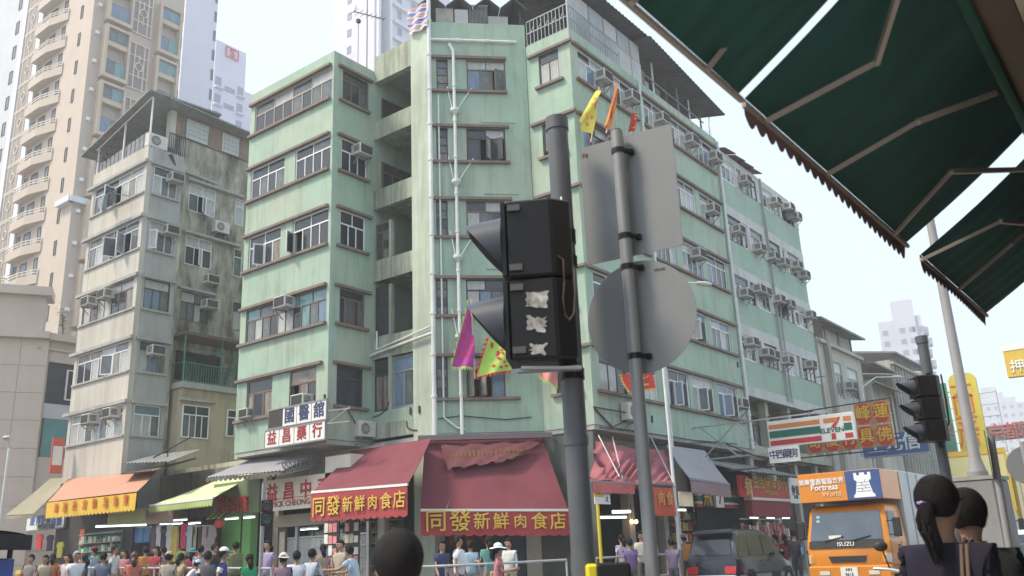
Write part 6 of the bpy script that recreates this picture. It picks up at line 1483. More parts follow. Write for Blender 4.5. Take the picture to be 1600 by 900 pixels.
# ================================================================== FAR PAVEMENT FURNITURE
def street_lamp(label, x, y, z1, arm, head_len=.7):
    r = top('street_lamp', label, 'street lamp', (x, y, gz(x, y))); z0 = gz(x, y)
    mb = MB(); mb.tube([(x, y, z0), (x, y, z0+1.1)], .09, 12); mb.build('base', LPG, r, smooth=True)
    mb = MB(); mb.tube([(x, y, z0+1.1), (x, y, z1)], [.055, .04], 10); mb.build('pole', PIPEW, r, smooth=True)
    a = Vector(arm); mb = MB(); mb.tube([(x, y, z1-.02), Vector((x, y, z1))+a*.5+Vector((0, 0, .25)), Vector((x, y, z1))+a], .03, 8); mb.build('arm', PIPEW, r, smooth=True)
    h = Vector((x, y, z1))+a*1.0; d = a.normalized(); d.z = 0; d.normalize()
    mb = MB(); mb.ball((0, 0, 0), head_len/2, .14, .08, 12, 8); me = mb.mesh('lamp_head', mat('lamp_head_paint', (.6, .6, .58), .4, .05), True)
    M = Matrix.Rotation(math.atan2(d.y, d.x), 4, 'Z'); M.translation = h+d*head_len*.4; o = put(me, 'lamp_head', r, M); 
    return r
q = on(1063, 872, Y=13.05); hq = on(1100, 447, Y=12.3); tq = on(1040, 462, D=math.hypot(q.x, q.y))
street_lamp('thin white street lamp in front of the crumpled red awning', q.x, q.y, tq.z, (hq.x-q.x-.5, hq.y-q.y, hq.z-tq.z))
q = on(3, 790, X=14.6); hq = on(30, 690, X=14.0); tq = on(9, 700, X=14.6)
street_lamp('white street lamp in front of the olive awning', 14.6, q.y, tq.z, (-.6, -1.2, .12))
q = on(1352, 640, Y=13.2); hq = on(1395, 592, Y=12.0); street_lamp('small far street lamp above the red gold sign', q.x, 13.2, on(1350, 606, Y=13.2).z, (hq.x-q.x-.2, -1.2, .5))
# pedestrian signal on the far corner
q = on(408, 870, X=14.75); t3 = top('traffic_signal', 'small black pedestrian signal in front of the pharmacy sign', 'traffic signal', (q.x, q.y, gz(q.x, q.y)))
mb = MB(); mb.tube([(q.x, q.y, gz(q.x, q.y)), (q.x, q.y, on(405, 756, X=14.75).z)], .055, 12); mb.build('pole', LPG, t3, smooth=True)
hd = on(416, 822, X=14.5); signal_head(t3, hd, R2(230), 2, (on(416, 781, X=14.5).z-hd.z)/2, .28, .2, .18, extra=False)
# bus stop flag
q = on(939, 868, Y=13.1); bs_ = top('bus_stop', 'yellow bus stop pole with a yellow and white flag plate', 'bus stop', (q.x, q.y, .15)); YEL = mat('bus_stop_yellow', (.62, .47, .03), .5, .08, 3)
mb = MB(); mb.tube([(q.x, q.y, .15), (q.x, q.y, on(930, 762, Y=13.1).z)], .045, 10); mb.build('pole', YEL, bs_, smooth=True)
bfr = Fr(q.x, 13.04, 1, 0, 0, -1); 
a0, z1 = bfr.px(928, 759); a1, z0 = bfr.px(954, 788); am = bfr.a(943, 775)
mb = MB(); bfr.box(mb, a0, am-.005, -.02, 0, z0+(z1-z0)*.4, z1); mb.build('yellow_plate', YEL, bs_); mb = MB(); bfr.box(mb, a0, am-.005, -.02, 0, z0, z0+(z1-z0)*.39); mb.build('white_plate', PANELW, bs_)
mb = MB(); bfr.box(mb, am, a1, -.02, .002, z0, z1); o = mb.build('white_plate', PANELW, bs_)
for c, t in (('禁', .7), ('止', .28)): text(c, (z1-z0)*.38, BLACKL, 'lettering', o, bfr.tmtx((am+a1)/2, .006, z0+(z1-z0)*t), .02, .002)
# railings
RAILP = mat('railing_grey', (.42, .42, .43), .5, .1, 3)
def railing(label, pts, h=1.0, mid=True):
    r = top('railing', label, 'railing', (*pts[0], gz(*pts[0])))
    for (xa, ya), (xb, yb) in zip(pts[:-1], pts[1:]):
        L = math.hypot(xb-xa, yb-ya); n = max(1, round(L/1.9)); A_ = Vector((xa, ya, gz(xa, ya))); B_ = Vector((xb, yb, gz(xb, yb)))
        for z in (h, h*.42): mb = MB(); mb.tube([A_+Vector((0, 0, z)), B_+Vector((0, 0, z))], .028, 8); mb.build('rail', RAILP, r, smooth=True)
        for i in range(n+1):
            p = A_.lerp(B_, i/n); mb = MB(); mb.tube([p, p+Vector((0, 0, h-.03))], .026, 8); mb.build('post', RAILP, r, smooth=True)
    return r
XR_ = 14.75
railing('grey kerb railing beside the parked motorbikes', [(XR_, on(104, 883, X=XR_).y), (XR_, on(180, 883, X=XR_).y)])
railing('grey kerb railing in front of the lime awning shops', [(XR_, on(183, 885, X=XR_).y), (XR_, on(378, 886, X=XR_).y)])
railing('short grey kerb railing beside the small pedestrian signal', [(XR_, on(394, 884, X=XR_).y), (XR_, on(424, 883, X=XR_).y)])
aq = [(KX+RC-(RC-.3)*math.cos(R2(t)), KY+RC-(RC-.3)*math.sin(R2(t))) for t in (20, 45, 70, 90)]
railing('grey railing round the pavement corner in front of the butcher shop', aq+[(on(885, 876, Y=13.2).x, 13.2)])
railing('grey railing behind the sign pole in front of the lit shop', [(on(931, 873, Y=13.2).x, 13.2), (on(1042, 869, Y=13.2).x, 13.2)])
# hanging street signs -------------------------------------------------------------
X_ = 30.0
e7 = top('hanging_sign', 'white hanging sign with orange green red stripes and a big red numeral', 'sign', on(1265, 670, X=X_))
EF = Fr(X_, 12, 0, -1, -1, 0)
a0, z0 = EF.px(1202, 697); a1, z0b = EF.px(1338, 690); z1 = EF.px(1202, 660)[1]; z1 = (z1+EF.px(1336, 641)[1])/2; z0 = (z0+z0b)/2
mb = MB(); EF.box(mb, a0, a1, -.22, 0, z0, z1); bd = mb.build('light_box', PANELW, e7, bevel=.02)
al = EF.a(1282, 670); ar = EF.a(1306+20, 665)
SH_ = z1-z0
for x0, x1 in ((a0+.06, al), (a1-.32, a1-.06)):
    for p, q, m_ in ((.08, .26, SR), (.36, .62, SG), (.70, .86, SO)): mb = MB(); EF.box(mb, x0, x1, .001, .014, z0+SH_*p, z0+SH_*q); mb.build('stripe', m_, bd)
ac_ = (al+a1-.32)/2; W7 = (a1-.32-al)*.78
def poly7(pts, m_):
    mb = MB(); mb.prism([EF.p(ac_+x*W7, .002, z0+SH_*z) for x, z in pts], EF.n*.014); return mb.build('numeral', m_, bd)
poly7([(-.42, .86), (.34, .86), (.34, .70), (-.42, .70)], SO)
poly7([(.345, .86), (.5, .86), (.43, .76), (.28, .62), (.16, .5), (-.08, .5), (.06, .62), (.2, .699), (.345, .699)], SR)
poly7([(-.08, .30), (.14, .30), (.14, .08), (-.1, .08)], SR)
text('ELEVEN', SH_*.24, SG, 'lettering', bd, EF.tmtx(ac_-.02, .012, z0+SH_*.41), .025, .004, 1.1)
mb = MB(); mb.bar(EF.p(a0-3.2, -.1, z1+.12), EF.p(a0+2.1, -.1, z1+.12), .05); mb.bar(EF.p(a0-3.2, -.1, z0-.15), EF.p(a0+.2, -.1, z0-.15), .05); mb.bar(EF.p(a0-2.6, -.1, z0-.15), EF.p(a0-1.2, -.1, z1+.12), .04); mb.bar(EF.p(a0-2.6, -.1, z1+.12), EF.p(a0-1.2, -.1, z0-.15), .04); mb.bar(EF.p(a0-1.2, -.1, z1+.12), EF.p(a0-.2, -.1, z0-.15), .04); mb.build('bracket_arm', STEEL, e7)
X_ = 38.0; GF = Fr(X_, 12, 0, -1, -1, 0)
gr = top('hanging_sign', 'red and gold checker sign of square character panels, hanging behind the striped store sign', 'sign', on(1350, 665, X=X_))
OCT = mat('sign_vermilion', (.55, .05, .03), .5, .08, 2); PGOLD = mat('panel_gold', (.50, .28, .10), .5, .1, 3); YLET = mat('yellow_lettering', (.72, .52, .05), .5, .06)
a1 = GF.a(1397, 680); pz1 = GF.px(1390, 623)[1]; pz0 = GF.px(1394, 697)[1]; ph = (pz1-pz0)/2; pw = GF.a(1396, 680)-GF.a(1367, 680)
rows_ = ('蓮峰行', '佛具竹優奇')
for rI, rw_ in enumerate(rows_):
    for k, c in enumerate(rw_):
        x1_ = a1-k*pw-.03; x0_ = x1_-pw+.05; zt_ = pz1-rI*ph-.03; zb_ = zt_-ph+.06
        if rI == 0 and k == 2: continue
        mb = MB(); GF.box(mb, x0_, x1_, -.15, 0, zb_, zt_); pn = mb.build('panel', PGOLD, gr)
        cx, cz = (x0_+x1_)/2, (zt_+zb_)/2; hw, hh = (x1_-x0_)/2*.93, (zt_-zb_)/2*.93; k_ = .55
        mb = MB(); mb.prism([GF.p(cx+x*hw, .001, cz+z*hh) for x, z in ((1, k_), (k_, 1), (-k_, 1), (-1, k_), (-1, -k_), (-k_, -1), (k_, -1), (1, -k_))], GF.n*.01); mb.build('octagon', OCT, pn)
        text(c, ph*.66, YLET, 'lettering', pn, GF.tmtx(cx, .018, cz), .014, .004)
mb = MB(); mb.bar(GF.p(a1-7.5, -.2, pz1-.15), GF.p(a1+.05, -.2, pz1+.06), .05); mb.bar(GF.p(a1-6.5, -.2, pz0-.1), GF.p(a1+.05, -.2, pz0-.1), .05); mb.bar(GF.p(a1+.03, -.2, pz0-.1), GF.p(a1+.03, -.2, pz1+.06), .05); mb.bar(GF.p(a1-4.2, -.2, pz1-.3), GF.p(a1-3.2, -.2, pz1-.06), .04); mb.build('bracket_arm', DARKF, gr)
X_ = 46.0; BFr = Fr(X_, 12, 0, -1, -1, 0)
bl_ = top('hanging_sign', 'blue sign with large white characters hanging behind the red gold checker sign', 'sign', on(1400, 695, X=X_))
p, z1 = BFr.px(1345, 680); q, z0 = BFr.px(1452, 705); z1 = BFr.px(1440, 672)[1]
mb = MB(); BFr.box(mb, p, q, -.2, 0, z0, z1); mb.build('board', mat('sign_blue', (.07, .14, .36), .5, .08, 2), bl_)
for c, x in (('生', 1366), ('元', 1395), ('信', 1424)): text(c, (z1-z0)*.85, WHITEL, 'lettering', bl_, BFr.tmtx(BFr.a(x, 690), .01, (z0+z1)/2), .03, .004)
mb = MB(); BFr.box(mb, p, q, -.2, .02, z0-.08, z0-.001); mb.build('sign_frame', STEEL, bl_)
# small black and white slanted sign below the striped one
X_ = 29.0; WFr = Fr(X_, 12, 0, -1, -1, 0); p, z1 = WFr.px(1200, 700); q, z0 = WFr.px(1250, 720)
ws = top('hanging_sign', 'small white sign with dark blue characters under the striped store sign', 'sign', WFr.p((p+q)/2, 0, z0))
mb = MB(); WFr.box(mb, p, q, -.1, 0, z0, z1); mb.build('board', PANELW, ws)
chars(WFr, '中西藥房', p+.05, q-.05, (z0+z1)/2, (z1-z0)*.62, NAVY, ws, bold=.003)
mb = MB(); mb.bar(WFr.p(p-1.5, -.05, z1+.3), WFr.p(p+.3, -.05, z0-.1), .04); mb.bar(WFr.p(p-1.5, -.05, z0-.1), WFr.p(q, -.05, z0-.1), .05); mb.build('bracket_arm', DARKF, ws)
# yellow and green upright signs far down the street
X_ = 44.0; UF = Fr(X_, 12, 0, -1, -1, 0)
us = top('hanging_sign', 'tall yellow upright sign with orange characters behind the lamp post', 'sign', on(1515, 650, X=X_))
p = UF.a(1491, 650); q = UF.a(1535, 650); z1 = UF.px(1510, 582)[1]; z0 = UF.px(1522, 716)[1]
mb = MB(); mb.prism([UF.p(a, 0, z) for a, z in rrect(p, q, z0, z1, .35)], -UF.n*.3); mb.build('board', mat('sign_yellow', (.62, .52, .08), .5, .08, 1), us)
ORL = mat('orange_lettering', (.66, .17, .05), .5, .06)
for i, c in enumerate('大同金店'): text(c, .95, ORL, 'lettering', us, UF.tmtx(p+(q-p)*.42, .01, z1-.75-i*(z1-z0-.9)/4), .012, .004)
mb = MB()
for i in range(6): z = z0+.2+i*(z1-z0-1.2)/5; mb.bar(UF.p(p-.7, -.15, z), UF.p(q+.7, -.15, z), .022)
for a in (p-.7, q+.7): mb.bar(UF.p(a, -.15, z0-.5), UF.p(a, -.15, z1-.9), .025)
mb.build('scaffold_frame', GREYF, us)
X_ = 50.; UF = Fr(X_, 12, 0, -1, -1, 0); p = UF.a(1466, 660); q = UF.a(1488, 660); z1 = UF.px(1478, 598)[1]; z0 = UF.px(1486, 733)[1]
us = top('hanging_sign', 'tall green upright sign with faded red characters', 'sign', UF.p((p+q)/2, 0, z0))
mb = MB(); UF.box(mb, p, q, -.2, 0, z0, z1); mb.build('board', mat('sign_green', (.12, .33, .22), .5, .1, 1), us)
for i, c in enumerate('永安百貨'): text(c, .8, mat('faded_red_lettering', (.45, .16, .12), .6, .1), 'lettering', us, UF.tmtx((p+q)/2, .01, z1-1-i*1.45), .02, .004)
mb = MB(); mb.bar(UF.p(p-.6, -.1, z1-.5), UF.p(q+.6, -.1, z1-.5), .04); mb.bar(UF.p(p-.6, -.1, z0+.5), UF.p(q+.6, -.1, z0+.5), .04); mb.bar(UF.p(p-.6, -.1, z0-.5), UF.p(p-.6, -.1, z1), .04); mb.build('scaffold_frame', GREYF, us)
X_ = 55.; UF = Fr(X_, 12, 0, -1, -1, 0); p = UF.a(1538, 675); q = UF.a(1640, 675); z1 = UF.px(1540, 668)[1]; z0 = UF.px(1540, 690)[1]
us = top('hanging_sign', 'dark green board with dull red characters across the far street', 'sign', UF.p((p+q)/2, 0, z0))
mb = MB(); UF.box(mb, p, q, -.2, 0, z0, z1); mb.build('board', mat('dark_teal_board', (.10, .17, .17), .5, .1, 1), us)
for c, x in (('京', 1557), ('都', 1584), ('酒', 1612)): text(c, 1.0, mat('dull_red_lettering', (.42, .13, .13), .6, .1), 'lettering', us, UF.tmtx(UF.a(x, 675), .01, (z0+z1)/2), .02, .004)
X_ = 50.; UF = Fr(X_, 12, 0, -1, -1, 0); p = UF.a(1548, 720); q = UF.a(1625, 720); z1 = UF.px(1560, 714)[1]; z0 = UF.px(1560, 728)[1]
us = top('hanging_sign', 'dark board with pale capital letters above the yellow truck', 'sign', UF.p((p+q)/2, 0, z0))
mb = MB(); UF.box(mb, p, q, -.2, 0, z0, z1); mb.build('board', mat('slate_board', (.09, .11, .11), .5, .1), us)
text('INLEY', (z1-z0)*.75, WHITEL, 'lettering', us, UF.tmtx(UF.a(1573, 720), .01, (z0+z1)/2), .03, .004, 1.2)
X_ = 22.; UF = Fr(X_, 12, 0, -1, -1, 0); p = UF.a(1570, 565); q = UF.a(1625, 565); z1 = UF.px(1570, 540)[1]; z0 = UF.px(1574, 590)[1]
us = top('hanging_sign', 'yellow sign box with a white top, alone against the sky', 'sign', UF.p((p+q)/2, 0, z0))
mb = MB(); UF.box(mb, p, q, -.2, 0, z0, z0+(z1-z0)*.82); mb.build('board', mat('sign_amber', (.62, .43, .08), .5, .1, 1), us)
mb = MB(); UF.box(mb, p, q, -.2, .01, z0+(z1-z0)*.821, z1); mb.build('white_top', PANELW, us)
text('押', .3, PANELW, 'lettering', us, UF.tmtx(UF.a(1592, 582), .01, z0+.2), .02, .004)
# far street clutter: iron frames and small shacks under the signs
sc = top('scaffold', 'rusty iron sign scaffold over the far street below the green upright sign', 'scaffold', (52, 10.5, 3)); mb = MB()
for k in range(5): mb.bar((52, 8.0+k*.8, 2.4), (52, 8.0+k*.8, 5.2), .05)
for k in range(4): mb.bar((52, 8.0, 2.6+k*.8), (52, 11.2, 2.6+k*.8), .05); mb.bar((52, 8.0, 2.6+k*.6), (52, 11.2, 3.8+k*.4), .04)
mb.build('frame', GREYF, sc)
# ================================================================== FLAGS
def flag(label, fr, pts, mt, pole=None, fringe=None, pr=None, seed=0, fl=None):
    """pts: measured quad corners tl, tr, br, bl on the frame"""
    q = [fr.p(fr.px(x, y)[0], 0, fr.px(x, y)[1]) for x, y in pts]; r = top('flag', label, 'flag', q[0], 'festival flags on the mint block')
    def fn(s_, t_): p = (q[0]*(1-s_)+q[1]*s_)*(1-t_)+(q[3]*(1-s_)+q[2]*s_)*t_; return p+fr.n*(.10*math.sin(s_*7+t_*2.3+seed))
    mb = MB(); mb.grid(fn, 16, 10); c = mb.build('cloth', mt, r, smooth=True, fixn=False)
    if fringe:
        mb = MB()
        def edge(a_, b_, n, out):
            for i in range(n):
                p0, p1 = fn(*(a_[k]+(b_[k]-a_[k])*i/n for k in (0, 1))), fn(*(a_[k]+(b_[k]-a_[k])*(i+1)/n for k in (0, 1))); mb.add([p0, p1, (p0+p1)/2+out, ], [(0, 1, 2)])
        ctr = fn(.5, .5); edge((0, 1), (1, 1), 9, (fn(.5, 1)-ctr).normalized()*.14); edge((0, 0), (0, 1), 8, (fn(0, .5)-ctr).normalized()*.14)
        mb.build('fringe', fringe, c, fixn=False)
    if pr:
        mb = MB(); rnd = random.Random(seed)
        for i in range(14):
            s_, t_ = rnd.uniform(.15, .85), rnd.uniform(.1, .85); P4 = [fn(s_+dx*.07, t_+dz*.06)+fr.n*.012 for dx, dz in ((-1, -.3), (.2, -1), (1, .2), (.1, 1))]; mb.add(P4, [(0, 1, 2, 3)])
        mb.build('print', pr, c, fixn=False)
    if pole: mb = MB(); mb.tube([fr.p(fr.px(*pole[0])[0], -.02, fr.px(*pole[0])[1]), fr.p(fr.px(*pole[1])[0], -.02, fr.px(*pole[1])[1])], .025, 6); mb.build('staff', mat('pink_staff', (.55, .35, .33), .6, .1), r)
    return r
C3 = Fr(CH.o.x-.55, CH.o.y-.55, 1, -1, -1, -1)
FM = dict(m=mat('magenta_flag', (.42, .05, .30), .8, .1, 3), l=mat('lime_fringe', (.42, .62, .12), .8, .1, 3), y=mat('yellow_flag', (.70, .58, .08), .8, .1, 3), r=mat('red_flag', (.58, .04, .03), .8, .1, 3), p=mat('pink_flag', (.62, .25, .22), .8, .1, 3), o=mat('orange_flag', (.66, .24, .03), .8, .1))
flag('magenta flag with lime fringe hanging beside the drain pipe', C3, ((733, 470), (742, 540), (740, 574), (706, 572)), FM['m'], ((736, 466), (742, 592)), FM['l'], FM['r'], 1)
flag('lime flag with red pattern beside the magenta flag', C3, ((764, 528), (803, 545), (800, 577), (745, 588)), FM['l'], None, FM['r'], FM['r'], 2)
flag('pale pink flag with a lime corner', C3, ((838, 574), (872, 580), (872, 603), (848, 592)), FM['p'], None, FM['l'], None, 3)
RF3 = Fr(XB, 13.9, 1, 0, 0, -1)
flag('red flag with yellow fringe behind the sign pole', RF3, ((974, 584), (1025, 583), (1022, 606), (984, 612)), FM['r'], None, FM['y'], FM['y'], 4)
flag('yellow flag on a pink staff at the top floor', RF3, ((935, 140), (937, 150), (922, 212), (901, 190)), FM['y'], ((937, 136), (924, 222)), None, FM['o'], 5)
flag('orange and red pennant beside the yellow flag', RF3, ((962, 132), (964, 140), (952, 205), (945, 195)), FM['o'], ((963, 128), (948, 208)), None, FM['r'], 6)
flag('small red and yellow pennant above the rectangular plate', RF3, ((988, 176), (992, 178), (991, 205), (983, 205)), FM['r'], ((991, 172), (990, 208)), None, FM['y'], 7)
# ================================================================== VEHICLES  (local: x forward, y left, z up, origin on the road under the middle)
TYRE = mat('tyre_rubber', (.02, .02, .02), .85, .15, 6); RIM = mat('wheel_rim', (.45, .45, .46), .35, .1, 4, metal=.6); CHROME = mat('chrome_trim', (.6, .6, .6), .2, .05, 3, metal=.9)
WGL = mat('car_window', (.03, .04, .055), .06, .3, 1, spec=.4); REDL = mat('tail_lamp', (.42, .02, .02), .2, .1, 4, coat=.5); AMBL = mat('amber_lamp', (.6, .25, .02), .25, .1, 4); HEADL = mat('headlamp_glass', (.62, .62, .56), .12, .1, 4, coat=.5); PLATEY = mat('plate_yellow', (.62, .48, .03), .5, .05); BLK = mat('black_plastic', (.025, .025, .027), .55, .15, 5)
def wheel(root, x, y, r, w=.2, inner=1):
    mb = MB(); n = 20; s = 1 if y > 0 else -1
    prof = [(r*.62, -w/2), (r*.92, -w/2), (r, -w*.35), (r, w*.35), (r*.92, w/2), (r*.62, w/2)]
    vs = []
    for rr, z in prof: vs += [(x+math.cos(2*math.pi*j/n)*rr, y+z, r+math.sin(2*math.pi*j/n)*rr) for j in range(n)]
    k = len(prof); fs = [(i*n+j, i*n+(j+1) % n, (i+1)*n+(j+1) % n, (i+1)*n+j) for i in range(k-1) for j in range(n)]+[((k-1)*n+j, (k-1)*n+(j+1) % n, (j+1) % n, j) for j in range(n)]
    mb.add(vs, fs); o = mb.build('wheel', TYRE, root, smooth=True, local=True)
    mb = MB(); yo = y+s*w*.42
    mb.add([(x+math.cos(2*math.pi*j/n)*r*.63, yo, r+math.sin(2*math.pi*j/n)*r*.63) for j in range(n)]+[(x, yo+s*.015, r)], [(j, (j+1) % n, n) for j in range(n)])
    for j in range(5): a = j*1.2566; mb.bar((x+math.cos(a)*r*.12, yo+s*.012, r+math.sin(a)*r*.12), (x+math.cos(a)*r*.6, yo+s*.008, r+math.sin(a)*r*.6), .05, .02, (0, 1, 0))
    mb.build('rim', RIM, o, local=True)
    return o
def loft(sections):
    """sections: list of lists of points (equal counts), skinned along"""
    mb = MB(); n = len(sections[0]); vs = [p for s in sections for p in s]; k = len(sections)
    fs = [(i*n+j, i*n+(j+1) % n, (i+1)*n+(j+1) % n, (i+1)*n+j) for i in range(k-1) for j in range(n)]+[tuple(range(n))[::-1], tuple(range((k-1)*n, k*n))]
    return mb.add(vs, fs)
def car(name, label, cat, loc, rz, L, W, H, paint, lower=None, mpv=True, plate=None, group=None):
    r = top(name, label, cat, loc, group, local=True, rz=rz)
    hw = W/2; belt = H*.56; hx = L/2
    # body: side stations along x: (x, z bottom, z top at belt/bonnet, half width)
    st = [(-hx, .42, belt*.80, hw*.90), (-hx+.05, .30, belt*.97, hw*.96), (-hx+.35, .26, belt, hw), (-hx*.3, .24, belt, hw), (hx*.32, .24, belt*.99, hw), (hx*.55, .24, belt*.93, hw*.99), (hx-.35, .26, belt*.80, hw*.95), (hx-.06, .30, belt*.68, hw*.86), (hx, .40, belt*.56, hw*.78)]
    sec = []
    for x, zb, zt, h in st:
        sec.append([(x, -h*.92, zb), (x, -h, zb+.10), (x, -h, zt*.62), (x, -h*.985, zt*.86), (x, -h*.93, zt), (x, h*.93, zt), (x, h*.985, zt*.86), (x, h, zt*.62), (x, h, zb+.10), (x, h*.92, zb)])
    body = loft(sec).build('body', paint, r, smooth=True, local=True)
    # greenhouse
    rear = -hx+.12 if mpv else -hx*.62; g0, g1 = (-hx+.42, hx*.22) if mpv else (-hx*.38, hx*.08); gf = hx*.52
    cab = [(rear-.03, belt-.01, hw*.91), (rear+.05, belt+(H-belt)*.30, hw*.88), (rear+.17, belt+(H-belt)*.68, hw*.83), (g0-.04, H*.945, hw*.79), (g0+.22, H*.985, hw*.77), (g0+.7, H, hw*.76), ((g0+g1)/2+.3, H*.995, hw*.76), (g1, H*.965, hw*.75), (g1+.22, H*.90, hw*.77), ((g1+gf)/2+.1, belt+(H-belt)*.45, hw*.83), (gf, belt-.02, hw*.88)]
    top_ = [[(x, -h, min(z, belt-.02) if i in (0, 7) else belt-.02), (x, -h, z), (x, h, z), (x, h, min(z, belt-.02) if i in (0, 7) else belt-.02)] for i, (x, z, h) in enumerate(cab)]
    sec = []
    for x, z, h in cab:
        t = max(0, min(1, (z-belt)/(H-belt)))
        wb = hw*.92; sec.append([(x, -wb, belt-.03), (x, -wb+(wb-h)*.9*(1 if t > .1 else t*5), max(belt-.02, z-.07)), (x, -h*.86 if t > .1 else -wb*.9, max(belt-.015, z)), (x, h*.86 if t > .1 else wb*.9, max(belt-.015, z)), (x, wb-(wb-h)*.9*(1 if t > .1 else t*5), max(belt-.02, z-.07)), (x, wb, belt-.03)])
    loft(sec).build('cabin', paint, body, smooth=True, local=True)
    # side windows laid 4 mm proud of the leaning cabin side
    for s in (-1, 1):
        def side(x, z):
            t = (z-belt)/(H*.93-belt); return (x, s*(hw*.925-(hw*.925-hw*.775)*t*.95+.006), z)
        zs0, zs1 = belt+.04, H-.17
        for xa, xb, sk0, sk1 in ((rear+.14, g0+.55, .18, 0), (g0+.61, g0+1.55, 0, 0), (g0+1.61, gf-.42, 0, -.34)) if mpv else ((g0-.05, (g0+g1)/2, .2, 0), ((g0+g1)/2+.06, gf-.35, 0, -.4)):
            mb = MB(); P4 = [side(xa, zs0), side(xb, zs0), side(xb+sk1, zs1), side(xa+sk0, zs1)]; mb.prism(P4, (0, -s*.02, 0)); mb.build('side_window', WGL, body, local=True)
        mb = MB(); mb.ball((gf-.32, s*(hw+.10), belt+.10), .06, .1, .075, 8, 6); mb.build('door_mirror', BLK if lower is None else paint, body, smooth=True, local=True)
        for xd in (g0+1.1, -.1): mb = MB(); mb.bar((xd, s*(hw+.012), belt*.9), (xd+.2, s*(hw+.012), belt*.9), .03, .02); mb.build('door_handle', BLK, body, local=True)
        if lower: mb = MB(); mb.prism([(-hx+.1, s*hw*1.006, .28), (hx*.86, s*hw*.995, .28), (hx*.86, s*hw*.995, .52), (-hx+.1, s*hw*1.006, .55)], (0, -s*.03, 0)); mb.build('lower_panel', lower, body, local=True)
        for x in (-hx*.62, hx*.64):
            wheel(r, x, s*(hw-.09), .31)
            mb = MB(); n = 16; mb.add([(x+.38*math.cos(math.pi*j/n*1.0), s*(hw+.008), .31+.38*math.sin(math.pi*j/n)) for j in range(n+1)]+[(x+.30*math.cos(math.pi*j/n), s*(hw+.008), .31+.30*math.sin(math.pi*j/n)) for j in range(n+1)], [(j, j+1, n+2+j, n+1+j) for j in range(n)]); mb.build('wheel_arch', BLK, body, local=True)
        # lamps
        mb = MB(); mb.hexa([(-hx-.02, s*hw*.90, belt*.60), (-hx+.35, s*(hw+.01), belt*.62), (-hx+.35, s*(hw-.02), belt*.62), (-hx-.02, s*hw*.50, belt*.60), (-hx-.0, s*hw*.92, belt*.80), (-hx+.35, s*(hw+.008), belt*.80), (-hx+.35, s*(hw-.02), belt*.80), (-hx+.0, s*hw*.50, belt*.80)]); mb.build('tail_light', REDL, r, local=True)
        mb = MB(); mb.hexa([(hx+.0, s*hw*.78, belt*.46), (hx-.35, s*hw*.955, belt*.52), (hx-.35, s*hw*.9, belt*.52), (hx+.01, s*hw*.38, belt*.46), (hx-.03, s*hw*.8, belt*.62), (hx-.38, s*hw*.95, belt*.72), (hx-.4, s*hw*.9, belt*.74), (hx-.02, s*hw*.38, belt*.62)]); mb.build('headlight', HEADL, r, local=True)
    # rear window, windscreen, bumpers
    def facepane(x0, z0, h0, x1, z1, h1, nm, off):
        mb = MB(); mb.prism([(x0+off, -h0, z0), (x0+off, h0, z0), (x1+off, h1, z1), (x1+off, -h1, z1)], (-off*.8, 0, .004)); mb.build(nm, WGL, body, local=True)
    x1 = g0-.10; facepane(rear+.02, belt+.10, hw*.74, (rear+.06+x1)/2+.02, belt+(H*.965-belt)*.72, hw*.66, 'rear_window', -.035)
    facepane(gf-.04, belt+.03, hw*.80, g1+.22, H*.915, hw*.66, 'windscreen', .03)
    mb = MB(); mb.box(-hx-.09, -hx+.1, -hw*.93, hw*.93, .30, .56); mb.build('rear_bumper', lower or paint, r, local=True, bevel=.04)
    mb = MB(); mb.box(hx-.12, hx+.07, -hw*.83, hw*.83, .26, .48); mb.build('front_bumper', lower or paint, r, local=True, bevel=.04)
    if plate:
        for sx, m_ in ((-1, PLATEY), (1, PANELW)):
            x = sx*(hx+.10) if sx < 0 else hx+.08
            mb = MB(); mb.box(x-.006, x+.006, -.26, .26, .40, .52); o = mb.build('number_plate', m_, r, local=True)
            M = Matrix(((0, 0, sx), (-1 if sx < 0 else 1, 0, 0), (0, 1, 0))).to_4x4(); M.translation = (x+sx*.008, 0, .46); t_ = text(plate, .1, BLACKL, 'lettering', o, M, .01, .001)
    if mpv: mb = MB(); mb.bar((g0-.05, -hw*.6, H*.985), (g0-.22, -hw*.6, H*.955), .05); mb.slab((g0-.3, -hw*.7, H*.95), (g0-.3, hw*.7, H*.95), (g0-.02, hw*.72, H*.99), (g0-.02, -hw*.72, H*.99), (0, 0, .03)); mb.build('roof_spoiler', paint, body, local=True)
    mb = MB(); mb.tube([(g0-.15, 0, H), (g0+.1, 0, H+.25)], .006, 4) if not mpv else mb.bar((-hx+.02, hw*.1, belt+.06), (-hx-.02, -hw*.4, belt+.16), .015); mb.build('aerial' if not mpv else 'rear_wiper', BLK, body, local=True)
    return r
MPVP = mat('dark_blue_grey_paint', (.012, .016, .03), .28, .15, 1, coat=.35, spec=.4); MPVL = mat('silver_lower_paint', (.34, .36, .40), .28, .1, 1, coat=.6)
q = on(1152, 880, Y=11.5)
car('minivan', 'dark blue grey minivan with silver lower panels parked at the far kerb', 'minivan', (q.x+.2, 11.4, 0), 0, 4.3, 1.6, 1.76, MPVP, MPVL, True, 'GC 4391')
q = on(1588, 850, D=27); car('car', 'white car driving towards the junction in front of the yellow truck', 'car', (q.x, q.y, 0), math.pi, 4.3, 1.7, 1.42, mat('white_car_paint', (.66, .66, .65), .25, .05, 1, coat=.7), None, False, 'FK 207')

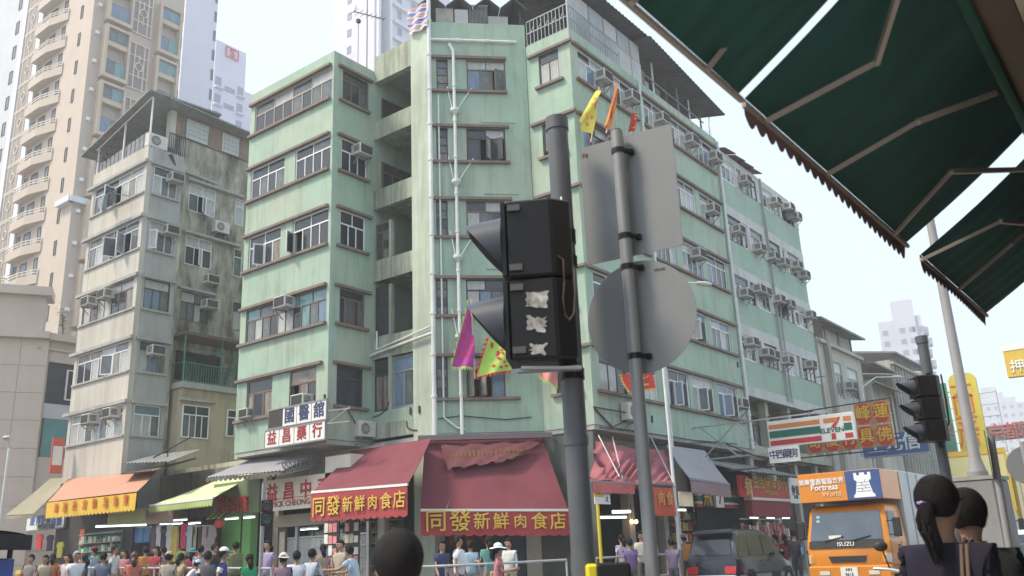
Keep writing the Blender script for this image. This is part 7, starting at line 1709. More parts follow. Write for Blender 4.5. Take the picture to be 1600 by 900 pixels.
def plane_text(s, size, m, par, x, y, z, face=1, bold=.02, sx=1.):
    M = Matrix(((0, 0, face), (face, 0, 0), (0, 1, 0))).to_4x4(); M.translation = (x, y, z); return text(s, size, m, 'lettering', par, M, bold, .003, sx)
def truck(name, label, loc, rz, paint, boxw, cabH=2.18, boxH=2.98, boxL=4.3, adv=None, brand=None, plate='HN 3615', roofbox=True):
    r = top(name, label, 'truck', loc, None, local=True, rz=rz)       # front bumper at x = 0, truck behind it
    hw = .98
    # cab
    sec = []
    for z, xf, h in ((.55, .0, hw*.96), (.95, .02, hw*.99), (1.22, .0, hw), (1.32, -.03, hw), (2.02, -.28, hw*.93), (cabH-.05, -.38, hw*.90), (cabH, -.55, hw*.82)):
        sec.append([(xf, -h*.88, z), (xf-.10, -h, z), (-1.55, -h, z), (-1.55, h, z), (xf-.10, h, z), (xf, h*.88, z)])
    cab = loft(sec).build('cab', paint, r, smooth=True, local=True)
    def fx(z): return (-.03-.25*(z-1.32)/.70)+.012 if z > 1.32 else .012
    mb = MB(); mb.prism([(fx(1.34), -.86, 1.34), (fx(1.34), .86, 1.34), (fx(2.0)+.002, .80, 2.0), (fx(2.0)+.002, -.80, 2.0)], (.012, 0, .004)); ws_ = mb.build('windscreen', mat('truck_windscreen', (.06, .085, .12), .05, .3, 1.5, spec=.7), cab, local=True)
    mb = MB(); mb.prism([(.02, -.90, 1.17), (.02, .90, 1.17), (-.008, .88, 1.335), (-.008, -.88, 1.335)], (.012, 0, 0)); bk = mb.build('black_panel', BLK, cab, local=True)
    if brand: plane_text(brand, .13, WHITEL, bk, .034, 0, 1.25, 1, .02, 1.15)
    for y0 in (-.5, .15): mb = MB(); mb.bar((.03, y0, 1.33), (fx(1.42)+.03, y0+.45, 1.43), .02); mb.build('wiper', BLK, cab, local=True)
    mb = MB(); mb.cbox((fx(1.4)+.016, -.25, 1.42), .012, .3, .08); mb.build('dashboard_paper', PANELW, ws_, local=True)
    for z in (1.8, 1.9): mb = MB(); mb.cbox((fx(z)+.018, -.66, z), .008, .08, .07); mb.build('licence_disc', mat('disc_cyan', (.35, .6, .65), .5, .05), ws_, local=True)
    for s in (-1, 1):
        mb = MB(); mb.prism([(-.2, s*(hw*.985+.004), 1.35), (-1.0, s*(hw*.985+.004), 1.35), (-1.0, s*(hw*.945), 1.98), (-.42, s*(hw*.945), 1.98)], (0, s*.01, 0)); mb.build('side_window', WGL, cab, local=True)
        mb = MB()
        for xd in (-.16, -1.06): mb.box(xd-.006, xd+.006, min(s*(hw+.001), s*(hw+.005)), max(s*(hw+.001), s*(hw+.005)), .75, 1.3)
        mb.box(-1.06, -.16, min(s*(hw+.001), s*(hw+.0045)), max(s*(hw+.001), s*(hw+.0045)), .74, .752); mb.bar((-.95, s*(hw+.012), 1.18), (-.78, s*(hw+.012), 1.18), .03); mb.build('door_seam', BLK, cab, local=True)
        mb = MB(); mb.box(-.33, -.25, min(s*1.06, s*1.24), max(s*1.06, s*1.24), 1.38, 1.82); m_ = mb.build('wing_mirror', BLK, cab, local=True, bevel=.02)
        mb = MB(); mb.bar((-.2, s*.95, 1.75), (-.29, s*1.15, 1.75), .025); mb.bar((-.2, s*.95, 1.42), (-.29, s*1.15, 1.45), .025); mb.build('mirror_arm', BLK, m_, local=True)
        mb = MB(); mb.hexa([(.012, s*.46, .80), (.012, s*.90, .82), (-.1, s*.985, .82), (-.1, s*.46, .8), (.012, s*.46, 1.0), (.012, s*.90, 1.02), (-.1, s*.985, 1.02), (-.1, s*.46, 1.0)]); h_ = mb.build('headlight', HEADL, r, local=True)
        mb = MB(); mb.cbox((.016, s*.84, .91), .01, .1, .17); mb.build('turn_lamp', AMBL, h_, local=True)
        mb = MB(); mb.cbox((.055, s*.58, .6), .02, .24, .09); mb.build('fog_lamp', HEADL, r, local=True)
    mb = MB(); mb.prism([(.025, -.40, .84), (.025, .40, .84), (.025, .45, .98), (.025, -.45, .98)], (.012, 0, 0)); gr_ = mb.build('grille', BLK, cab, local=True)
    mb = MB(); mb.box(-.15, .05, -hw*.99, hw*.99, .45, .76); bp = mb.build('bumper', paint, r, local=True, bevel=.03)
    mb = MB(); mb.box(.05, .062, -.2, .2, .50, .73); pl = mb.build('number_plate', PANELW, r, local=True)
    a, b = plate.split(); plane_text(a, .1, BLACKL, pl, .065, 0, .67, 1, .02); plane_text(b, .1, BLACKL, pl, .065, 0, .56, 1, .02)
    # chassis, wheels
    mb = MB(); mb.box(-1.65-boxL, -.3, -.42, .42, .45, .62); mb.build('chassis', BLK, r, local=True)
    for x in (-.85, -1.7-boxL*.72):
        for y in (-.84, .84): wheel(r, x, y, .36, .24)
    # cargo box
    bw = 1.0; mb = MB(); mb.box(-1.65-boxL, -1.62, -bw, bw, .75, boxH); bx = mb.build('cargo_box', boxw, r, local=True, bevel=.015)
    n = int(boxL/.85)
    for s in (-1, 1):
        for i in range(n+1): x = -1.66-i*(boxL-.05)/n; mb = MB(); mb.box(x-.03, x+.03, min(s*bw, s*(bw+.018)), max(s*bw, s*(bw+.018)), .78, boxH-.02); mb.build('box_rib', STEEL, bx, local=True)
    if roofbox:
        mb = MB(); mb.box(-1.615, .02-.1, -bw, bw, boxH-.62-.1, boxH-.02); rb = mb.build('roof_board', adv or paint, r, local=True, bevel=.01)
        return r, rb, bw, boxH
    return r, bx, bw, boxH
ORG = mat('orange_truck_paint', (.62, .22, .015), .35, .08, 1.5, 0, .45, (.36, .15, .04), coat=.4, stretch=(3, 3, .6)); BOXS = mat('silver_box_panel', (.42, .44, .45), .4, .1, 1, 0, .3, (.3, .27, .24), metal=.4)
q = on(1322, 850, D=23.4)
r, rb, bw, bH = truck('delivery_truck', 'orange delivery truck with a castle emblem on the board above its cab', (q.x, q.y, 0), math.pi, ORG, BOXS, brand='ISUZU', adv=ORG)
mb = MB(); mb.box(-.079, -.074, .17, bw-.005, bH-.71, bH-.03); pn = mb.build('blue_panel', mat('board_blue', (.045, .085, .24), .5, .06, 2), rb, local=True)
# from the front (looking at -x) left in the picture is +y
plane_text('娛樂電器電腦世界', .155, WHITEL, rb, -.07, -.42, bH-.24, 1, .02, .9); plane_text('Fortress', .2, WHITEL, rb, -.07, -.36, bH-.38, 1, .03); plane_text('World', .17, mat('pale_peach_lettering', (.75, .5, .3), .5, .04), rb, -.07, -.2, bH-.55, 1, .02)
cy = .17+(bw-.17)/2; cz = bH-.37
mb = MB(); Y = lambda t: cy+t
prof = [(-.25, -.30), (.25, -.30), (.25, -.25), (.20, -.20), (.14, .08), (.2, .12), (.2, .28), (.13, .28), (.13, .22), (.06, .22), (.06, .28), (-.06, .28), (-.06, .22), (-.13, .22), (-.13, .28), (-.2, .28), (-.2, .12), (-.14, .08), (-.20, -.20), (-.25, -.25)]
mb.prism([(-.073, Y(a), cz+b) for a, b in prof], (.008, 0, 0)); em = mb.build('castle_emblem', WHITEL, pn, local=True)
mb = MB()
for i, z in enumerate((-.16, -.09, -.02, .05)):
    mb.box(-.0645, -.063, Y(-.17+.04*(i/3)), Y(.17-.04*(i/3)), cz+z-.006, cz+z+.006); o_ = .05 if i % 2 else -.03; mb.box(-.0645, -.063, Y(o_-.006), Y(o_+.006), cz+z+.007, cz+z+.063)
mb.build('emblem_joints', mat('board_blue', (0, 0, 0)), em, local=True)
q = on(1560, 800, D=36); YTP = mat('yellow_truck_paint', (.62, .40, .03), .4, .08, 1.5, coat=.3); PALEY = mat('pale_yellow_panel', (.62, .58, .28), .5, .08, 1)
r, rb, bw, bH = truck('delivery_truck', 'yellow truck with a tall pale yellow board marked 12 behind the concrete cabinet', (q.x, q.y+.55, 0), math.pi, YTP, YTP, boxH=4.1, boxL=5, adv=PALEY, plate='JT 812')
rb.location.z -= .0
mb = MB(); mb.box(-.10, -.07, -1.05, 1.05, 2.1, bH-.03); p_ = mb.build('board', PALEY, r, local=True)
plane_text('12', .34, mat('olive_lettering', (.25, .22, .05), .6, .05), p_, -.065, -.3, 3.0, 1, .01)
mb = MB(); mb.box(-.15, -.05, -1.12, 1.12, bH-.03, bH+.15); mb.box(-.15, -.05, 1.051, 1.12, 2.1, bH-.03); mb.box(-.15, -.05, -1.12, -1.051, 2.1, bH-.03); mb.build('board_frame', YTP, p_, local=True)
# blue truck at the left edge
q = on(-42, 880, D=13.5); BLUT = mat('blue_truck_paint', (.03, .08, .32), .35, .1, 1.5, coat=.4)
r = top('pickup_truck', 'blue truck with a black canvas hood on the side street', 'truck', (q.x, q.y, rise(q.y)), local=True, rz=R2(127))
mb = MB(); mb.box(.0, 4.6, -.95, .95, 1.22, 1.56); mb.build('side_board', BLUT, r, local=True, bevel=.02)
mb = MB(); mb.box(.0, 4.6, -.94, .94, .72, 1.10); mb.build('lower_board', BLUT, r, local=True, bevel=.02)
mb = MB(); mb.box(.03, 4.55, -.92, .92, 1.10, 1.219); mb.build('gap_panel', BLK, r, local=True)
mb = MB(); mb.box(-.03, .1, -.96, .96, 1.12, 1.19); mb.build('grey_strip', STEEL, r, local=True)
mb = MB()
for x, y in ((.03, -.9), (.03, .9), (1.5, -.9), (1.5, .9), (3, -.9), (3, .9), (4.5, -.9), (4.5, .9)): mb.box(x, x+.05, y-.025, y+.025, 1.56, 1.85)
mb.build('hood_frame', BLK, r, local=True)
mb = MB(); mb.grid(lambda s_, t_: (-.15+4.8*s_, -1.02+2.04*t_, 1.84+.07*math.sin(math.pi*t_)**.6+.03*math.sin(s_*13)), 14, 10); mb.grid(lambda s_, t_: (-.15+4.8*s_, -1.03, 1.86-.2*t_+.02*math.sin(s_*20)), 14, 2); mb.grid(lambda s_, t_: (-.15+4.8*s_, 1.03, 1.86-.2*t_+.02*math.sin(s_*20)), 14, 2); mb.grid(lambda s_, t_: (-.16, -1.03+2.06*s_, 1.86-.2*t_), 8, 2)
mb.build('canvas_hood', mat('black_canvas', (.02, .02, .022), .9, .2, 3, .1), r, smooth=True, local=True, fixn=False)
mb = MB(); mb.box(.5, 1.5, -.8, .8, 1.57, 1.85); mb.build('load_sheet', mat('pale_blue_sheet', (.5, .58, .64), .7, .1, 3), r, local=True, bevel=.03)
mb = MB(); mb.box(4.65, 6.1, -.93, .93, .6, 2.05); c_ = mb.build('cab', BLUT, r, local=True, bevel=.08)
mb = MB(); mb.box(6.09, 6.12, -.8, .8, 1.3, 1.9); mb.build('windscreen', WGL, c_, local=True)
for s in (-1, 1): mb = MB(); mb.box(5.0, 5.8, min(s*.93, s*.94), max(s*.93, s*.94), 1.3, 1.9); mb.build('side_window', WGL, c_, local=True)
mb = MB(); mb.box(.1, 6, -.4, .4, .5, .7); mb.build('chassis', BLK, r, local=True)
for x in (1.1, 5.3):
    for y in (-.8, .8): wheel(r, x, y, .36, .24)
# parked motorbikes and bicycle behind the left railing
def motorbike(label, x, y, rz, col, group='motorbikes parked behind the kerb railing'):
    r = top('motorbike', label, 'motorbike', (x, y, gz(x, y)), group, local=True, rz=rz)
    for xw in (-.62, .62):
        w_ = wheel(r, xw, .001, .29, .1)
    mb = MB(); sec = [[(xx, -w, z0), (xx, w, z0), (xx, w*.6, z1), (xx, -w*.6, z1)] for xx, w, z0, z1 in ((-.7, .08, .62, .78), (-.35, .13, .45, .82), (0, .12, .4, .74), (.25, .13, .5, .92), (.42, .06, .7, .95))]
    loft(sec).build('body', col, r, smooth=True, local=True)
    mb = MB(); mb.ball((-.3, 0, .86), .36, .13, .06, 10, 6); mb.build('saddle', mat('tan_saddle', (.30, .2, .13), .6, .1), r, smooth=True, local=True)
    mb = MB(); mb.tube([(.62, 0, .29), (.45, 0, .95), (.38, 0, 1.02)], .03, 8); mb.tube([(.34, -.33, 1.06), (.4, -.2, 1.05), (.42, 0, 1.0), (.4, .2, 1.05), (.34, .33, 1.06)], .014, 8); mb.build('handlebar', CHROME, r, smooth=True, local=True)
    mb = MB(); mb.ball((.52, 0, .9), .09, .09, .1, 10, 7); mb.build('headlight', HEADL, r, smooth=True, local=True)
    mb = MB(); mb.tube([(-.75, -.14, .33), (.1, -.12, .28)], .035, 8); mb.build('exhaust', CHROME, r, smooth=True, local=True)
    for s in (-1, 1): mb = MB(); mb.tube([(.4, s*.2, 1.05), (.42, s*.24, 1.22)], .007, 5); mb.ball((.42, s*.25, 1.25), .02, .06, .045, 8, 6); mb.build('mirror', BLK, r, smooth=True, local=True)
    return r
for i, (px, X, c, lb) in enumerate(((58, 15.6, (.25, .16, .1), 'tan motorbike nearest the blue truck, behind the railing'), (80, 15.7, (.12, .12, .13), 'dark grey motorbike between the tan and the red ones'), (103, 15.8, (.4, .05, .05), 'red motorbike in front of the man in the white shirt'))):
    q = on(px, 890, X=X); motorbike(lb, X, q.y, R2(15+i*8), mat('bike_paint_%d' % i, c, .35, .1, 2, coat=.4))
q = on(1372, 905, D=9.5)
motorbike('motorbike at the near kerb below the orange truck, only its handlebar showing', q.x, q.y-.3, R2(200), mat('bike_paint_9', (.05, .05, .055), .35, .1, 2, coat=.4), None)
# ================================================================== PEOPLE  (local: x forward, y left, z up)
SKIN = mat('skin', (.36, .21, .145), .6, .08, 6); EYEM = mat('eye', (.03, .02, .02), .3, .05); LIP = mat('lip', (.32, .12, .10), .6, .05)
HAIRB = mat('black_hair', (.010, .007, .008), .62, .5, 40, .4, spec=.2); HAIRG = mat('grey_hair', (.28, .27, .26), .6, .2, 10, .15); SHOE = mat('dark_shoe', (.04, .035, .03), .6, .1)
def skin_mesh(name, verts, edges, radii, sub=1, root=0):
    me = bpy.data.meshes.new(name); me.from_pydata(verts, edges, []); ob = bpy.data.objects.new('skin_source', me); COL.objects.link(ob)
    md = ob.modifiers.new('Skin', 'SKIN'); md.use_smooth_shade = True
    for i, sv in enumerate(me.skin_vertices[0].data): sv.radius = (radii[i], radii[i]); sv.use_root = (i == root)
    ss = ob.modifiers.new('Sub', 'SUBSURF'); ss.levels = sub; ss.render_levels = sub
    dg = bpy.context.evaluated_depsgraph_get(); res = bpy.data.meshes.new_from_object(ob.evaluated_get(dg)); bpy.data.objects.remove(ob); bpy.data.meshes.remove(me)
    res.name = name
    for p in res.polygons: p.use_smooth = True
    return res
class Sk:
    def __init__(s): s.v = []; s.e = []; s.r = []
    def a(s, p, r, par=None):
        s.v.append(tuple(p)); s.r.append(r)
        if par is not None: s.e.append((par, len(s.v)-1))
        return len(s.v)-1
def rotv(v, ax, deg): return Matrix.Rotation(R2(deg), 3, ax) @ Vector(v)
def fk(pose):
    """joint positions from angles: each arm (swing forward, raise outward, elbow bend), each leg (swing, knee bend), lean, head turn"""
    J = {}; lean = pose.get('lean', 0)
    J['pel'] = Vector((0, 0, .93-pose.get('drop', 0)))
    up = rotv((0, 0, 1), 'Y', lean)
    J['spi'] = J['pel']+up*.16; J['che'] = J['pel']+up*.36; J['nek'] = J['pel']+up*.52; hu = rotv((0, 0, 1), 'Y', lean*.6+pose.get('nod', 0))
    J['thr'] = J['nek']+hu*.055; J['jaw'] = J['nek']+hu*.12+rotv((.015, 0, 0), 'Y', lean*.6); J['sku'] = J['nek']+hu*.20; J['crn'] = J['nek']+hu*.245; J['hu'] = hu
    for s, k in ((1, 'L'), (-1, 'R')):
        sw, ou, el = pose['arm'+k]; J['sh'+k] = J['nek']+up*-.075+Vector((0, s*.163, 0))
        d = rotv(rotv((0, 0, -1), 'X', s*ou), 'Y', -sw); J['el'+k] = J['sh'+k]+d*.285
        d2 = rotv(rotv(rotv((0, 0, -1), 'Y', -el), 'X', s*ou*.6), 'Y', -sw); J['wr'+k] = J['el'+k]+d2*.25; J['hd'+k] = d2
        sw, kn = pose['leg'+k]; J['hi'+k] = J['pel']+Vector((0, s*.085, -.05)); d = rotv((0, 0, -1), 'Y', -sw); J['kn'+k] = J['hi'+k]+d*.415
        d2 = rotv((0, 0, -1), 'Y', -(sw-kn)); J['an'+k] = J['kn'+k]+d2*.40; J['to'+k] = J['an'+k]+rotv((.15, 0, -.035), 'Y', -(sw-kn)*.4)
    z = min(min(J['an'+k].z, J['to'+k].z+.03) for k in 'LR')-.075
    for k in J:
        if k not in ('hu', 'hdL', 'hdR'): J[k] = J[k]-Vector((0, 0, z))
    return J
def squash(me, J, ky=1.22, kx=.92):
    lo, hi = J['pel'].z-.1, J['nek'].z-.02; c = (J['pel']+J['nek'])/2
    for v in me.vertices:
        if abs(v.co.y) < .19 and lo < v.co.z < hi+.05: v.co.y *= 1+(ky-1)*max(0, 1-max(0, v.co.z-hi)/.05)
def body_mesh(J, sub):
    s = Sk(); p = s.a(J['pel'], .085); a = s.a(J['spi'], .078, p); c = s.a(J['che'], .085, a); n = s.a(J['nek'], .056, c); t = s.a(J['thr'], .052, n); j = s.a(J['jaw'], .072, t); k = s.a(J['sku'], .093, j); s.a(J['crn'], .062, k)
    f = rotv((1, 0, 0), 'Y', 0); s.a(J['jaw'].lerp(J['sku'], .35)+Vector((.098, 0, 0)), .016, j)
    for sg, K in ((1, 'L'), (-1, 'R')):
        s.a(J['jaw'].lerp(J['sku'], .45)+Vector((-.01, sg*.092, 0)), .018, j)
        h = s.a(J['sh'+K], .043, c); e = s.a(J['el'+K], .036, h); w_ = s.a(J['wr'+K], .027, e); d = J['hd'+K]; side = Vector((1, 0, 0))-d*d.x
        side = side.normalized() if side.length > .1 else Vector((0, 0, 1)); bk = d.cross(side)
        pm = s.a(J['wr'+K]+d*.065, .033, w_)
        for i, L in enumerate((.062, .075, .072, .055)):
            b = J['wr'+K]+d*.095+side*(.027-.018*i); m_ = s.a(b, .0095, pm); q = s.a(b+d*L*.5+bk*.006, .009, m_); s.a(b+d*L*.9+bk*sg*.02, .0075, q)
        tb = s.a(J['wr'+K]+d*.04+side*.036, .011, pm); s.a(J['wr'+K]+d*.085+side*.052, .009, tb)
        h = s.a(J['hi'+K], .066, p); kn = s.a(J['kn'+K], .046, h); an = s.a(J['an'+K], .034, kn); s.a(J['to'+K], .036, an)
    me = skin_mesh('body', s.v, s.e, s.r, sub); squash(me, J, 1.1, 1); me.materials.append(SKIN); return me
def shirt_mesh(J, sub, sleeve=.6, long=0., loose=1.):
    s = Sk(); p = s.a(J['pel']+Vector((0, 0, -.13-long)), .122*loose); p = s.a(J['pel'], .128*loose, p); a = s.a(J['spi'], .124*loose, p); c = s.a(J['che'], .14*loose, a); s.a(J['nek'].lerp(J['che'], .10), .078, c)
    for K in 'LR':
        h = s.a(J['sh'+K], .066*loose, c); e_ = J['el'+K]
        if sleeve <= 1: s.a(J['sh'+K].lerp(e_, sleeve), .064*loose, h)
        else: e = s.a(e_, .054*loose, h); s.a(J['el'+K].lerp(J['wr'+K], min(.96, sleeve-1)), .041*loose, e)
    me = skin_mesh('shirt', s.v, s.e, s.r, sub); squash(me, J, 1.24); return me
def trouser_mesh(J, sub, ln=.95, skirt=False):
    s = Sk(); p = s.a(J['pel']+Vector((0, 0, .07)), .112); p = s.a(J['pel']+Vector((0, 0, .0)), .118, p)
    for K in 'LR':
        h = s.a(J['hi'+K], .102, p); kn = s.a(J['kn'+K], .075, h)
        if ln > .5: s.a(J['kn'+K].lerp(J['an'+K], ln), .058, kn)
    me = skin_mesh('trousers', s.v, s.e, s.r, sub); squash(me, J, 1.2); return me
def hair_mesh(J, kind, nu=16):
    c = J['sku']+Vector((-.014, 0, -.004)); mb = MB(); rnd = random.Random(5); fine = nu > 20
    jit = [rnd.uniform(-1, 1) for _ in range(nu*14)]
    def fn(s_, t_):
        th = s_*2*math.pi; fr = math.cos(th)                       # +1 forward
        back = max(0, -fr)**.6; sd = abs(math.sin(th))
        lim = .34+.10*(1-max(0, fr))+(.20 if kind == 'short' else .14 if kind in ('pony', 'bun') else .26)*sd**2*(fr < .5)+(.28 if kind == 'short' else .22 if kind in ('pony', 'bun') else .34)*back
        lim = min(lim+(.06 if kind == 'pony' else 0)*back, .88); ph = t_*math.pi*lim
        r = 1+.012*math.sin(th*9+t_*4)+.005*jit[(int(s_*nu) % nu)*11+int(t_*9)]
        rr = math.sin(ph) if ph < 1.5708 else math.sin(ph)*.35+.65*(1-.35*(ph-1.5708))
        zz = math.cos(ph)*(.125 if ph < 1.5708 else .135)
        return c+Vector((math.cos(th)*rr*.118*r*(1+.05*back), math.sin(th)*rr*.105*r, zz))
    mb.grid(fn, nu, 10)
    if fine:                                                       # loose strands so that the outline is not smooth
        for i in range(420):
            th = rnd.uniform(.4, 1.6)*math.pi; t0 = rnd.uniform(.15, .95); p = fn(th/(2*math.pi), t0); n = (p-c).normalized(); q = fn(th/(2*math.pi), min(1, t0+.22))+n*rnd.uniform(.001, .009)
            sd_ = n.cross(Vector((0, 0, 1))).normalized()*rnd.uniform(.001, .0025); m_ = (p+q)/2+n*.004; mb.add([p-sd_, p+sd_, m_+sd_, m_-sd_, q], [(0, 1, 2, 3), (3, 2, 4)])
    if kind in ('long', 'pony', 'bun'):
        L = dict(long=.24, pony=.27, bun=.05)[kind]; base = c+Vector((-.115, 0, -.02 if kind == 'pony' else -.04))
        pts = [base+Vector((-.035*math.sin(t/6*3.1)-(.012 if kind == 'pony' else -.02), .012*math.sin(t*.9), -L*t/6)) for t in range(7)]
        rs = [(.03, .045, .05, .047, .04, .03, .012)[i]*(1.6 if kind == 'long' else .8) for i in range(7)]
        if not fine: mb.tube(pts, rs, 12)
        else:
            for i in range(130):
                a = rnd.random()*6.28; q_ = rnd.random()**.5; k_ = rnd.uniform(.8, 1.12); sw = rnd.uniform(-.012, .02); n_ = rnd.choice([4, 5, 6, 6])
                mb.tube([pts[t]+Vector((math.cos(a), math.sin(a), 0))*rs[t]*q_+Vector((-sw*t/6, sw*t/6, -(k_-1)*L*t/6)) for t in range(n_+1)], [.0075]*n_+[.001], 4)
        if fine:
            for i in range(70):
                a = rnd.random()*6.28; k = rnd.randrange(1, 5); o = Vector((math.cos(a), math.sin(a), 0)); p = pts[k]+o*rs[k]*.95; q = pts[k+1]+o*(rs[k+1]+.006)+Vector((0, 0, -.03)); sd_ = Vector((-o.y, o.x, 0))*.003; mb.add([p-sd_, p+sd_, q], [(0, 1, 2)])
    return mb.mesh('hair', None, True, fixn=False)
def hat_mesh(J, kind):
    c = J['sku']+Vector((-.005, 0, .03)); mb = MB()
    if kind == 'cap':
        mb.grid(lambda s_, t_: c+Vector((math.cos(s_*6.2832)*math.sin(t_*1.5)*.117, math.sin(s_*6.2832)*math.sin(t_*1.5)*.107, math.cos(t_*1.5)*.105)), 16, 6)
        mb.slab(c+Vector((.09, -.075, .005)), c+Vector((.215, -.05, -.02)), c+Vector((.215, .05, -.02)), c+Vector((.09, .075, .005)), (0, 0, .012))
    else:
        mb.grid(lambda s_, t_: c+Vector((math.cos(s_*6.2832)*math.sin(t_*1.5)*.118, math.sin(s_*6.2832)*math.sin(t_*1.5)*.11, math.cos(t_*1.5)*.11)), 16, 6)
        R_ = .21 if kind == 'sunhat' else .17
        mb.grid(lambda s_, t_: c+Vector((math.cos(s_*6.2832)*(.115+(R_-.115)*t_), math.sin(s_*6.2832)*(.108+(R_-.115)*t_), .005-.03*t_+.012*math.sin(s_*19)*t_)), 20, 3)
    return mb.mesh('hat', None, True, fixn=False)
POSES = dict(stand=dict(armL=(4, 8, 12), armR=(-3, 8, 14), legL=(2, 3), legR=(-2, 2)), walk=dict(armL=(-22, 7, 18), armR=(22, 7, 25), legL=(22, 6), legR=(-18, 18), lean=3), walk2=dict(armL=(20, 7, 25), armR=(-20, 7, 18), legL=(-16, 20), legR=(20, 6), lean=3),
             reach=dict(armL=(55, 10, 35), armR=(40, 8, 45), legL=(6, 6), legR=(-8, 8), lean=14, nod=8), bend=dict(armL=(60, 10, 25), armR=(50, 10, 30), legL=(12, 16), legR=(2, 10), lean=34, nod=5), hold=dict(armL=(18, 10, 80), armR=(16, 10, 85), legL=(3, 4), legR=(-3, 4), lean=2))
PM = {}
def person(label, x, y, face, h=1.66, pose='walk', top_c=(.6, .6, .6), leg_c=(.08, .08, .1), hair='short', hair_m=None, sleeve=.6, hat=None, hat_c=None, tr=.95, sub=1, extra=None, z=None, loose=1., long=0., pd=None, group=None):
    zz = gz(x, y) if z is None else z
    r = top('person', label, 'person', (x, y, zz), group, local=True, rz=R2(face)); k = h/1.77; r.scale = (k, k, k)
    P_ = pd or POSES[pose]; J = fk(P_)
    def get(key, fn):
        key = (pose if pd is None else label,)+key
        if key not in PM: PM[key] = fn()
        return PM[key]
    b = put(get(('body', sub), lambda: body_mesh(J, sub)), 'body', r, local=True)
    def part(me, nm, col_m):
        if not me.materials: me.materials.append(None)
        o = put(me, nm, r, local=True); o.material_slots[0].link = 'OBJECT'; o.material_slots[0].material = col_m; return o
    cm = lambda c, pre='fabric': mat('%s_%d_%d_%d' % ((pre,)+tuple(int(v*200) for v in c)), c, .9, .14, 7, .15)
    part(get(('shirt', sleeve, sub, loose, long), lambda: shirt_mesh(J, sub, sleeve, long, loose)), 'shirt', cm(top_c))
    part(get(('trousers', tr, sub), lambda: trouser_mesh(J, sub, tr)), 'trousers', cm(leg_c))
    part(get(('hair', hair), lambda: hair_mesh(J, hair, 16 if sub < 2 else 28)), 'hair', hair_m or HAIRB)
    if hat: part(get(('hat', hat), lambda: hat_mesh(J, hat)), 'hat', cm(hat_c, 'hat'))
    def face_():
        mb = MB(); m2 = J['jaw'].lerp(J['sku'], .62)
        for s in (-1, 1): mb.ball(m2+Vector((.083, s*.034, .0)), .012, .014, .008, 8, 5)
        return mb.mesh('eyes', EYEM)
    put(get(('eyes',), face_), 'eyes', r, local=True)
    put(get(('mouth',), lambda: MB().ball(J['jaw'].lerp(J['sku'], .05)+Vector((.082, 0, -.012)), .012, .026, .008, 8, 5).mesh('mouth', LIP)), 'mouth', r, local=True)
    def shoes():
        mb = MB()
        for K in 'LR':
            d = (J['to'+K]-J['an'+K]); a = math.atan2(-d.z-.02, d.x)*.6; mb.ball(J['an'+K]+d*.5+Vector((0, 0, -.035)), .14, .05, .045, 12, 7, Matrix.Rotation(a, 3, 'Y'))
        return mb.mesh('shoes', SHOE, True)
    put(get(('shoes',), shoes), 'shoes', r, local=True)
    r['_j'] = 0; del r['_j']
    return r, J
def bag(r, J, side=1, col=(.05, .05, .05), zoff=0, strap=True, nm='shoulder_bag'):
    c = J['pel']+Vector((-.02, side*.21, .02+zoff)); m_ = mat('bag_%d_%d_%d' % tuple(int(v*200) for v in col), col, .7, .15, 6)
    mb = MB(); mb.cbox(c, .30, .09, .26); b = mb.build(nm, m_, r, local=True, bevel=.03)
    if strap: mb = MB(); mb.tube([c+Vector((.1, 0, .12)), J['sh'+('L' if side > 0 else 'R')]+Vector((.0, side*.01, .085)), c+Vector((-.1, 0, .12))], .012, 6); mb.build('strap', m_, b, local=True)
def at(px, D, py=860):
    q = on(px, py, D=D); return q.x, q.y
